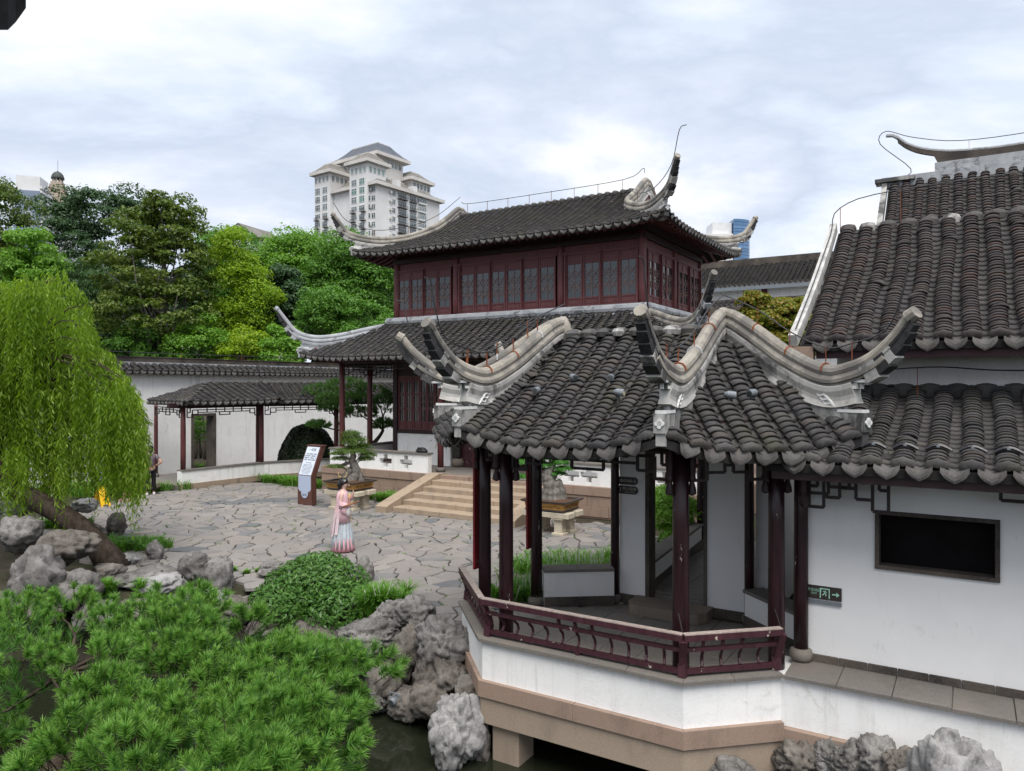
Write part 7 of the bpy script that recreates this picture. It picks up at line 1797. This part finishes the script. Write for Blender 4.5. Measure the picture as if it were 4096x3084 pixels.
def ray_roof(u, v, face):
    k = (u-512)/FPX; best = None
    for i in range(400):
        Y = 6.5+i*.015; X = k*Y; z = CAMZ+(CY0-v)/FPX*Y; a, b = Lc(X, Y)
        if face == 0: d = b-7.68; zz = pprof(d) if d > 0 else -9
        else:
            e0, e1 = Vector(EV[1]), Vector(EV[2]); t = (e1-e0).normalized(); n_ = Vector((-t.y, t.x)); d = (Vector((a, b))-e0).dot(n_); zz = pprof(d*2.52/2.03) if d > 0 else -9
        if z <= zz+.17: return Vector((X, Y, zz+.14)), (a, b, zz)
    return None
for i, (u, v, f_) in enumerate(((536.6, 392.5, 0), (573.4, 379.3, 0), (610.8, 380, 0), (619.7, 394.8, 0), (730.8, 398, 1), (752.5, 396, 1))):
    q = ray_roof(u, v, f_)
    if not q: continue
    lab = ('grey spotlight on the front roof tiles closest to the left curled ridge', 'grey spotlight on the middle front roof tiles with a looping cable', 'upper of two grey spotlights beside the near curled ridge', 'lower of two grey spotlights beside the near ridge, lens outwards', 'grey spotlight with pale lens on the right-hand roof slope', 'grey spotlight with long cable on the right-hand roof slope')[i]
    s = root('roof_spotlight', lab, 'spotlight', world_loc=q[0], rotz=R((-30, 25, -20, 60, 80, -60)[i]), group='spotlights on the pavilion roof'); mb = MB(); mb.tube([(0, -.055, .05), (0, -.03, .055), (0, .04, .065), (0, .075, .07)], [.046, .046, .042, .02], 12); mb.build('lamp_head', GREYMETAL, s, smooth=False)
    mb = MB(); mb.tube([(0, -.056, .05), (0, -.060, .05)], .036, 12); mb.build('lens', STAND if i in (3, 4) else plain('dark_lamp_lens', (.03,.035,.035), .1, .6), s); mb = MB(); mb.bar((0, .02, -.06), (0, .02, .03), .03, .02); mb.build('mount', IRON, s)
    mb = MB(); mb.tube([(0, .06, .03), (.03, .02, -.05), (.05, -.15, -.12), (.1, -.35, -.22)], .008, 5); mb.build('cable', IRON, s)
# solar string lamps clipped to the corridor eave
for i in range(5):
    a = -1.95+.305*(i+3.5); b = 8.62+.28; z = cprof(.28)+.15; r = root('eave_lamp', 'black strip lamp clipped on the ' + ('fourth', 'fifth', 'sixth', 'seventh', 'eighth')[i] + ' corridor tile row counted from the pavilion', 'lamp', a, b, z, 'strip lamps along the corridor eave')
    mb = MB(); mb.tube([(a-.12+.24*k/6, b, z-.035+.05*math.sin(math.pi*k/6)) for k in range(7)], .02, 6); mb.build('lamp_strip', plain('black_plastic', (.012,.012,.018), .3, .5), r); mb = MB(); mb.box(a-.015, a+.015, b-.032, b-.018, z-.005, z+.018); mb.build('clip', GREYMETAL, r)
    mb = MB(); mb.tube([(a+.12, b, z-.03), (a+.18, b-.08, z-.14), (a+.24, b-.05, z-.12), (a+.3, b, z-.03)], .006, 5); mb.build('cable', IRON, r)
# ------------------------------------------------------------------ lightning conductors
def conductor(label, pts, posts, parent_frame=True, r_=.009, strap=None):
    p0 = Vector(pts[0]); r = root('lightning_conductor', label, 'wire', p0.x, p0.y, p0.z, 'lightning conductors'); mb = MB(); mb.tube(catmull(pts, 4), r_, 5); mb.build('wire', IRON, r)
    for i, (p, q) in enumerate(posts): mb = MB(); mb.bar(p, q, .022, .008); mb.build('bracket', RUST if strap is None or i % 2 else STEEL, r)
    return r
def ridge_wire(e, pk, lab, off=.22):
    e, pk = Vector(e), Vector(pk); od = (e-pk).normalized(); g_ = lambda t, z: (pk.x+(e.x-pk.x)*t, pk.y+(e.y-pk.y)*t, z); f_ = lambda r, z: (e.x+od.x*r, e.y+od.y*r, z)
    tz = [(-.02, 4.74), (.28, 4.46), (.52, 4.14), (.76, 3.92), (.92, 3.95)]; pts = [g_(t, z+off+.06) for t, z in tz] + [f_(.25, 4.36), f_(.44, 4.75), f_(.50, 5.02), f_(.62, 5.06)]
    conductor(lab, pts, [(g_(t, z+.04), g_(t, z+off+.07)) for t, z in tz[1:5]])
    for t, z in tz[1:4]:                      # rusted straps round the ridge roll
        mb = MB(); sd2 = Vector((-od.y, od.x, 0)); c = Vector(g_(t, z)); mb.tube([c + sd2*(.094*math.cos(k*math.pi/6)) + Vector((0, 0, .094*math.sin(k*math.pi/6))) for k in range(7)], .011, 5); o_ = mb.build('ridge_strap', RUST if random.random() < .6 else STEEL, proof)
ridge_wire(EV[0], PKL, 'dark wire on rusty brackets above the left front ridge of the pavilion'); ridge_wire(EV[1], PKR, 'dark wire on rusty brackets above the near ridge of the pavilion'); ridge_wire(EV[2], PKR, 'dark wire on brackets above the right ridge of the pavilion'); ridge_wire(EV[7], PKL, 'dark wire above the rear left ridge of the pavilion')
zz = uprof(RUN)+.5; conductor('thin wire on hoops along the top of the two-storey hall', [(-17.3, 24.15, 11.1), (-16.8, 24.15, zz), (-13.5, 24.15, zz-.03), (-10.3, 24.15, zz), (-9.6, 24.15, 11.25), (-9.4, 23.8, 11.0)], [((-17+.95*k, 24.15, zz-.4), (-17+.95*k, 24.15, zz)) for k in range(8)], r_=.012)
conductor('thin wire over the curled left corner of the upper roof', [(-17.35, 24.15, 11.3), (-17.35, 22.6, 10.25), (-18.0, 21.7, 9.75), (-18.9, 20.8, 9.55), (-19.6, 20.1, 9.85), (-19.95, 19.75, 10.5)], [((-18.0, 21.7, 9.4), (-18.0, 21.7, 9.75)), ((-18.9, 20.8, 9.2), (-18.9, 20.8, 9.55))], r_=.012)
conductor('thin wire over the curled right corner of the upper roof', [(-9.45, 22.6, 10.2), (-8.8, 21.7, 9.75), (-7.9, 20.8, 9.6), (-7.1, 20.0, 9.95), (-6.75, 19.65, 10.75), (-6.5, 19.5, 10.8)], [((-8.8, 21.7, 9.4), (-8.8, 21.7, 9.75)), ((-7.9, 20.8, 9.3), (-7.9, 20.8, 9.6))], r_=.012)
conductor('thin wire along the dark ridge of the high hall', [(-1.6, 22.86, zr+.1), (-1.35, 22.86, zr+.35), (-2.1, 22.86, zr+1.15), (-1.95, 22.86, zr+1.48), (-1.3, 22.86, zr+1.2), (-.2, 22.86, zr+.92), (1.5, 22.86, zr+.88), (4, 22.86, zr+1.0)], [((.0, 22.86, zr+.6), (.0, 22.86, zr+.91)), ((1.5, 22.86, zr+.6), (1.5, 22.86, zr+.88))], r_=.012)
conductor('wire stretched above the corridor roof by the white wall', [(-.9, 10.4, 3.95), (-.3, 10.6, 3.98), (.5, 10.75, 3.93), (2.2, 10.8, 3.98)], [((-.55, 10.55, 3.62), (-.55, 10.55, 3.97)), ((.75, 10.75, 3.62), (.75, 10.75, 3.94))])
conductor('wire with bent post on the gallery verge', [(-1.95, 10.3, 4.5), (-1.95, 11.6, 5.25), (-1.95, 13.2, 6.25), (-1.85, 13.55, 6.75), (-.9, 13.6, 6.95), (2.5, 13.6, 7.0)], [((-.95, 13.6, 6.4), (-.95, 13.6, 6.95)), ((-1.85, 13.55, 6.4), (-1.85, 13.55, 6.75))])
conductor('wire strung on rods above the garden wall ridge', [(-27.95, 9, 5.1), (-27.95, 18, 5.06), (-27.95, 28, 5.1), (-27.95, 39, 5.08)], [((-27.95, b_, 4.88), (-27.95, b_, 5.1)) for b_ in range(10, 39, 3)], r_=.012)
# eave corner of the viewer's own building, upper left
ec = root('near_eave_corner', 'dark curled eave corner poking in at the top of the sky', 'eave', world_loc=px(6, 6, 3.2)); q = lambda u, v, y: px(u, v, y)-px(6, 6, 3.2)
mb = MB(); rings = []
for u, vt, vb, s in ((-90, -60, 40, .3), (-30, -40, 34, .3), (-6, -22, 30, .26), (8, -14, 30, .2), (16, -8, 22, .14), (26, -4, 8, .1)): rings.append([q(u, vt, 3.2-s), q(u, vt, 3.2+s), q(u, vb, 3.2+s*.7), q(u, vb, 3.2-s*.7)])
mb.loft(rings); mb.build('eave_end', BLACKST, ec)
# ================================================================== people
SKIN = plain('skin', (.50,.30,.22), .55, .35, .06, 6); SKINF = plain('pale_skin', (.60,.40,.33), .5, .35, .05, 6); HAIR = plain('black_hair', (.010,.009,.010), .4, .4, .3, 30)
def skin_obj(name, chains, m, parent, sub=2):
    """chains of (x,y,z,r); equal positions are shared so the surface stays one piece"""
    idx, vs, rs_, es = {}, [], [], set()
    for ch in chains:
        prev = None
        for x, y, z, r in ch:
            k = (round(x, 3), round(y, 3), round(z, 3))
            if k not in idx: idx[k] = len(vs); vs.append((x, y, z)); rs_.append(r)
            i = idx[k]
            if prev is not None and prev != i: es.add((min(prev, i), max(prev, i)))
            prev = i
    me = bpy.data.meshes.new(name); me.from_pydata(vs, sorted(es), []); o = put(name, me, m, parent)
    bm = bmesh.new(); bm.from_mesh(me); bm.verts.layers.skin.verify(); bm.to_mesh(me); bm.free()
    for i, s in enumerate(me.skin_vertices[0].data): s.radius = (rs_[i], rs_[i]); s.use_root = (i == 0)
    a = o.modifiers.new('skin', 'SKIN'); a.use_smooth_shade = True; b = o.modifiers.new('sub', 'SUBSURF'); b.levels = sub; b.render_levels = sub; return o
def hand(wx, wy, wz, d, up, s=1.0):
    """five finger chains from a wrist point; d: finger direction, up: back-of-hand side"""
    d, up = Vector(d).normalized(), Vector(up).normalized(); sd_ = d.cross(up).normalized(); w = Vector((wx, wy, wz)); palm = w + d*.05*s; ch = [[(*w, .020*s), (*palm, .024*s)]]
    for i, L in enumerate((.062, .072, .068, .052)):
        b = palm + d*.035*s + sd_*((i-1.5)*.017*s); m_ = b + d*L*.5*s; e = b + d*L*.85*s - up*L*.45*s; ch.append([(*palm, .024*s), (*b, .0085*s), (*m_, .008*s), (*e, .0065*s)])
    t0 = w + d*.02*s + sd_*.022*s; t1 = t0 + (d*.6+sd_*.8).normalized()*.04*s; ch.append([(*w, .020*s), (*t0, .010*s), (*t1, .009*s), (*(t1+d*.025*s), .007*s)])
    return ch
def face(parent, c, fwd, s=1.0, lip=(.40,.08,.07)):
    """eyes, brows, nose, mouth and ears on a head centred at c looking along fwd (plan)"""
    f = Vector(fwd).normalized(); sd_ = Vector((-f.y, f.x, 0)); c = Vector(c); dk = plain('eye_dark', (.015,.012,.011), .3, .5)
    mb = MB()
    for g in (-1, 1): mb.tube([c+f*.086*s+sd_*(g*.020*s), c+f*.082*s+sd_*(g*.044*s)], [.007*s, .006*s], 6); mb.bar(c+f*.090*s+sd_*(g*.016*s)+Vector((0, 0, .022*s)), c+f*.082*s+sd_*(g*.048*s)+Vector((0, 0, .022*s)), .006, .005)
    mb.build('eyes', dk, parent)
    mb = MB(); mb.tube([c+f*.088*s+Vector((0, 0, .008*s)), c+f*.104*s+Vector((0, 0, -.028*s)), c+f*.088*s+Vector((0, 0, -.036*s))], [.007*s, .013*s, .009*s], 6); mb.build('nose', SKINF, parent)
    mb = MB(); mb.tube([c+f*.085*s-sd_*.020*s+Vector((0, 0, -.058*s)), c+f*.092*s+Vector((0, 0, -.058*s)), c+f*.085*s+sd_*.020*s+Vector((0, 0, -.058*s))], [.004*s, .008*s, .004*s], 6); mb.build('mouth', plain('lips', lip, .4), parent)
    mb = MB()
    for g in (-1, 1): mb.tube([c+sd_*(g*.078*s)+Vector((0, 0, .018*s)), c+sd_*(g*.086*s)-f*.008*s, c+sd_*(g*.078*s)+Vector((0, 0, -.025*s))], [.010*s, .014*s, .008*s], 6)
    mb.build('ears', SKINF, parent)
def loft_e(mb, secs, n=40, pleat=0, amp=0.0):
    """stack of ellipses (cx,cy,z,rx,ry[,pleat amplitude])"""
    rings = []
    for s in secs:
        cx, cy, z, rx, ry = s[:5]; a = s[5] if len(s) > 5 else amp
        rings.append([(cx+rx*(1+a*math.cos(pleat*k*2*math.pi/n))*math.cos(k*2*math.pi/n), cy+ry*(1+a*math.cos(pleat*k*2*math.pi/n))*math.sin(k*2*math.pi/n), z) for k in range(n)])
    mb.loft(rings)
# ---- woman in a pale robe, walking to the right; x forward, y to her left
wp = px_z(343, 551, 0); wm = root('person', 'person in pink and pale blue traditional robe with gold hairpiece holding a small wooden lute', 'person', world_loc=wp, rotz=R(6))
HC = (.035, 0, 1.51)
body = skin_obj('body', [[(0, 0, .90, .12), (0, 0, 1.06, .105), (-.005, 0, 1.20, .115), (-.005, 0, 1.32, .10), (.0, 0, 1.39, .045), (.015, 0, 1.43, .05), (.03, 0, 1.48, .080), (.028, 0, 1.54, .090), (.022, 0, 1.59, .070)],
    [(0, 0, .90, .12), (0, -.09, .84, .085), (.01, -.09, .46, .055), (-.02, -.09, .09, .038), (.10, -.09, .03, .030)], [(0, 0, .90, .12), (0, .09, .84, .085), (.03, .09, .46, .055), (.02, .09, .09, .038), (.14, .09, .03, .030)],
    [(-.005, 0, 1.32, .10), (-.01, -.155, 1.315, .052), (-.03, -.19, 1.06, .040), (.17, -.13, 1.02, .026)] , [(-.005, 0, 1.32, .10), (-.01, .155, 1.315, .052), (.05, .185, 1.08, .038), (.19, .10, 1.23, .025)]] + hand(.17, -.13, 1.02, (.9, .35, .05), (0, 0, 1), .95) + hand(.19, .10, 1.23, (.35, -.2, .9), (.9, .1, -.2), .95), SKINF, wm)
face(wm, HC, (1, 0, 0))
PINK = plain('sheer_pink_silk', (.70,.46,.50), .6, .3, .10, 9); ROSE = plain('rose_silk', (.52,.27,.31), .6, .3, .12, 9); SKY_ = plain('pale_blue_silk', (.47,.52,.56), .6, .3, .18, 14); CREAMS = plain('white_gauze', (.66,.62,.63), .6, .3, .1, 10); YSILK = plain('yellow_silk', (.72,.55,.14), .6, .3)
mb = MB(); loft_e(mb, [(.0, 0, .012, .245, .215, .09), (.0, 0, .10, .236, .208, .08), (0, 0, .3, .21, .19, .05)], 84, 14); mb.build('underskirt', ROSE, wm, smooth=True)
mb = MB(); loft_e(mb, [(-.01, 0, .10, .245, .218, .09), (-.01, 0, .32, .222, .205, .085), (-.005, 0, .62, .188, .18, .06), (0, 0, .88, .152, .158, .03), (0, 0, 1.06, .125, .145, .01)], 112, 16); mb.build('pleated_skirt', SKY_, wm, smooth=True)
mb = MB()
for s, x0 in ((-1, .05), (1, .05)): pass
for k in range(6):
    an = R(112+k*27); rr = .0
    p = [(math.cos(an)*.135-.01, math.sin(an)*.155, 1.05), (math.cos(an)*.20-.02, math.sin(an)*.20, .72), (math.cos(an)*.25-.03, math.sin(an)*.235, .36+.05*(k % 2))]
    for i in range(2): mb.bar(p[i], p[i+1], .065+.012*i, .010, up=(math.cos(an), math.sin(an), 0))
mb.build('gauze_panels', plain('blush_gauze', (.60,.47,.50), .6, .3, .12, 12), wm)
mb = MB(); loft_e(mb, [(-.02, 0, .66, .20, .205, .03), (-.015, 0, .92, .168, .178, .02), (-.008, 0, 1.10, .140, .165, .01), (-.008, 0, 1.24, .140, .178), (-.006, 0, 1.335, .105, .170), (-.002, 0, 1.385, .066, .085), (.0, 0, 1.40, .052, .058)], 40, 13); mb.build('outer_robe', PINK, wm, smooth=True)
mb = MB(); mb.prism([(-.035, .97), (.035, .97), (.05, 1.2), (.03, 1.30), (-.03, 1.30), (-.05, 1.2)], (.142, 0, 0), (0,1,0), (0,0,1), (1,0,0), .02); mb.build('bodice', YSILK, wm)
for s in (-1, 1): mb = MB(); mb.bar((.05, s*.06, 1.38), (.15, s*.05, 1.18), .04, .012, up=(1, 0, .3)); mb.bar((.15, s*.05, 1.18), (.155, s*.055, .78), .045, .012, up=(1, 0, 0)); mb.build('robe_collar', ROSE, wm)
mb = MB(); mb.bar((.16, .0, .95), (.205, .0, .35), .03, .008, up=(1, 0, 0)); mb.build('sash', YSILK, wm)
def sleeve(pts, m, name='sleeve'):
    mb = MB(); rings = []
    for x, y, z, rh, rv in pts: rings.append([(x+.0, y+rh*math.cos(k*2*math.pi/16), z-rv*.35+rv*math.sin(k*2*math.pi/16)) for k in range(16)])
    mb.loft(rings); mb.build(name, m, wm, smooth=True)
sleeve([(-.05, -.10, 1.345, .05, .07), (-.05, -.165, 1.29, .062, .085), (-.055, -.20, 1.18, .068, .10), (-.02, -.205, 1.08, .07, .13), (.06, -.18, 1.03, .062, .135), (.145, -.145, 1.00, .05, .12), (.165, -.135, 1.00, .03, .07)], PINK)
sleeve([(.10, -.165, .985, .055, .13), (.165, -.145, .965, .056, .12), (.185, -.138, .97, .035, .08)], CREAMS, 'sleeve_cuff')
mb = MB(); mb.tube([(-.02, .12, 1.33), (.02, .18, 1.22), (.06, .185, 1.09), (.13, .14, 1.16), (.185, .105, 1.235)], [.07, .072, .070, .055, .042], 12); mb.build('sleeve', ROSE, wm, smooth=True)
mb = MB(); mb.tube([(-.02, -.02, 1.60), (.005, 0, 1.615), (.02, 0, 1.60)], [.05, .06, .04], 12)
rings = [[Vector((.012+ (r_*1.05)*math.cos(k*2*math.pi/18), (r_*.98)*math.sin(k*2*math.pi/18), z_ - (.055 if math.cos(k*2*math.pi/18) < -.2 else 0)*(1 if z_ < 1.56 else 0))) for k in range(18)] for r_, z_ in ((.088, 1.525), (.099, 1.555), (.092, 1.60), (.062, 1.635), (.015, 1.65))]
mb.loft(rings); mb.tube([(-.045, 0, 1.585), (-.075, 0, 1.50), (-.065, 0, 1.425), (-.04, 0, 1.41)], [.055, .062, .05, .02], 12); mb.tube([(-.01, 0, 1.63), (-.01, 0, 1.68)], [.05, .035], 12)
for s in (-1, 1): mb.tube([(.06, s*.06, 1.59), (.03, s*.088, 1.55), (.005, s*.09, 1.50)], [.02, .022, .014], 8)
mb.build('hair', HAIR, wm, smooth=True)
GOLD = plain('gold_hairpiece', (.55,.40,.17), .35, .5, .1, 20, .6)
mb = MB()
for s in (-1, 1): mb.tube([(-.01+.0*s, 0, 1.665), (-.01+s*.055, 0, 1.675), (-.01+s*.088, 0, 1.72), (-.01+s*.095, 0, 1.775), (-.01+s*.085, 0, 1.79)], [.030, .030, .024, .016, .008], 8, squash=.5)
mb.build('hairpiece', GOLD, wm, smooth=True)
mb = MB(); mb.tube([(.03, -.088, 1.49), (.03, -.09, 1.46), (.03, -.09, 1.435)], [.006, .004, .007], 6); mb.build('earring', CREAMS, wm)
mb = MB()
for k in range(5): an = k*1.257; c = Vector((.05, -.085, 1.605)); mb.lathe(c+Vector((math.cos(an)*.015, 0, math.sin(an)*.015)), [(.003, -.006), (.010, 0), (.003, .006)], 6)
mb.build('hair_flower', CREAMS, wm)
lute = root('lute', 'small brown wooden lute held at the waist of the robed person', 'lute', world_loc=wp, rotz=R(6)); WD = plain('brown_lute_wood', (.20,.075,.03), .4, .4, .2, 12)
mb = MB(); mb.tube([(.02, -.265, 1.045), (.09, -.245, 1.06), (.17, -.215, 1.085), (.25, -.185, 1.11), (.30, -.165, 1.12)], [.022, .036, .042, .048, .02], 12, squash=.5); mb.build('lute_body', WD, lute, smooth=True)
mb = MB(); mb.tube([(.30, -.165, 1.12), (.37, -.14, 1.145)], [.014, .012], 8); mb.tube([(.355, -.165, 1.14), (.36, -.115, 1.14)], .005, 5); mb.build('lute_neck', WD, lute)
mb = MB()
for k in range(5): an = k*1.257; c = Vector((-.02, -.275, 1.03)); mb.lathe(c+Vector((math.cos(an)*.03, 0, math.sin(an)*.03)), [(.004, -.012), (.02, 0), (.004, .012)], 7)
mb.build('black_ribbon_flower', INK, lute)
# ---- plain standing figures
def person(label, pos, rot, h, shirt, legs, shoes, m_skin=SKIN, arms='down', shorts=False, long_hair=False, stripe=False, sandals=False, stride=.05):
    s = h/1.68; r = root('person', label, 'person', world_loc=pos, rotz=rot); S = lambda chs: [[(x*s, y*s, z*s, q*s) for x, y, z, q in ch] for ch in chs]
    kx = (.02, .0)
    def arm(g):
        if arms == 'hip' and g < 0: e, w_ = (-.10, g*.36, 1.12), (.06, g*.17, 1.02)
        elif arms == 'hip': e, w_ = (-.06, g*.27, 1.10), (.10, g*.16, 1.0)
        else: e, w_ = (-.03, g*.23, 1.10), (.06, g*.24, .87)
        return [[(0, 0, 1.36, .10), (0, g*.17, 1.37, .056), (*e, .042), (*w_, .028)]] + hand(*w_, (w_[0]-e[0], (w_[1]-e[1]), w_[2]-e[2]), (0, g, .2), 1.0)
    lg = lambda g, st: [(0, 0, .93, .125), (0, g*.09, .88, .09), (st*.6, g*.10, .48, .058), (st-.02, g*.10, .09, .040), (st+.10, g*.11, .035, .034)]
    skin_obj('body', S([[(0, 0, .93, .125), (0, 0, 1.10, .115), (0, 0, 1.25, .13), (0, 0, 1.36, .10), (0, 0, 1.44, .050), (.01, 0, 1.49, .055), (.02, 0, 1.55, .085), (.015, 0, 1.61, .090), (.01, 0, 1.66, .065)], lg(-1, stride), lg(1, -stride)] + arm(-1) + arm(1)), m_skin, r)
    face(r, (.02*s, 0, 1.575*s), (1, 0, 0), s)
    t = skin_obj('shirt', S([[(0, 0, .93, .15), (0, 0, 1.10, .145), (0, 0, 1.26, .155), (0, 0, 1.37, .115), (0, 0, 1.42, .066)]] + [[(0, 0, 1.37, .115), (0, g*.17, 1.38, .076), ((-.06 if arms == 'hip' else -.015), g*(.27 if arms == 'hip' else .205), 1.21, .072)] for g in (-1, 1)]), shirt, r)
    le = .52 if shorts else .08; lr = .085 if shorts else .078
    skin_obj('shorts' if shorts else 'trousers', S([[(0, 0, .97, .140), (0, g*.09, .86, .108), (st*.55, g*.10, .52, lr)] + ([] if shorts else [(st-.01, g*.10, .10, .085)]) for g, st in ((-1, stride), (1, -stride))]), legs, r)
    for g, st in ((-1, stride), (1, -stride)):
        mb = MB(); c = Vector(((st+.05)*s, g*.11*s, 0)); z1 = .022 if sandals else .075
        mb.loft([[c+Vector((x*s, y*s, z*s)) for x, y in ((-.12, -.035), (.05, -.05), (.14, -.03), (.155, 0), (.14, .03), (.05, .05), (-.12, .035), (-.135, 0))] for z in (0.004, z1*.7)] + [[c+Vector((x*s*.85, y*s*.8, z1*s)) for x, y in ((-.12, -.035), (.05, -.05), (.14, -.03), (.155, 0), (.14, .03), (.05, .05), (-.12, .035), (-.135, 0))]]); mb.build('shoe', shoes, r, smooth=False)
    if stripe:
        mb = MB()
        for g in (-1, 1):
            for k in range(2): mb.bar((.012*k*s-.006, g*.205*s, .9*s), (.012*k*2*s-.006, g*.186*s, .12*s), .008, .012)
        mb.build('stripes', WHITELINE, r)
    mb = MB(); rings = [[Vector(((-.002+rr*1.06*math.cos(k*.349))*s, rr*math.sin(k*.349)*s, (z_-(.08 if math.cos(k*.349) < -.1 and z_ < 1.62 else 0))*s)) for k in range(18)] for rr, z_ in ((.092, 1.60), (.102, 1.63), (.096, 1.68), (.065, 1.72), (.015, 1.735))]
    mb.loft(rings)
    if long_hair: mb.tube([Vector(p)*s for p in ((-.09, 0, 1.62), (-.14, -.01, 1.60), (-.16, -.01, 1.53), (-.15, -.01, 1.45))], [.03, .04, .034, .012], 10)
    mb.build('hair', HAIR, r, smooth=True); return r
person('person in grey-mauve tee and wide black trousers, hand on hip by the garden wall', px_z(150.5, 494.6, 0), R(115), 1.64, plain('mauve_grey_tee', (.14,.115,.13), .8, .2, .06), plain('black_trousers', (.008,.008,.010), .7), plain('white_trainers', (.65,.65,.66), .6), arms='hip', long_hair=True)
person('person in black shorts and tan slippers under the willow strands', px_z(127, 501, 0), R(195), 1.62, plain('pale_green_top', (.35,.42,.36), .8), plain('black_shorts', (.012,.014,.02), .7), plain('tan_slippers', (.36,.18,.12), .7), shorts=True, sandals=True, stride=.13)
person('person in black track trousers with white side stripes behind the willow', px_z(57, 511, 0), R(170), 1.66, plain('dark_jacket', (.03,.035,.05), .7), plain('black_track_trousers', (.010,.010,.013), .6), plain('dark_trainers', (.05,.05,.055), .6), stripe=True)
bpy.context.view_layer.update()
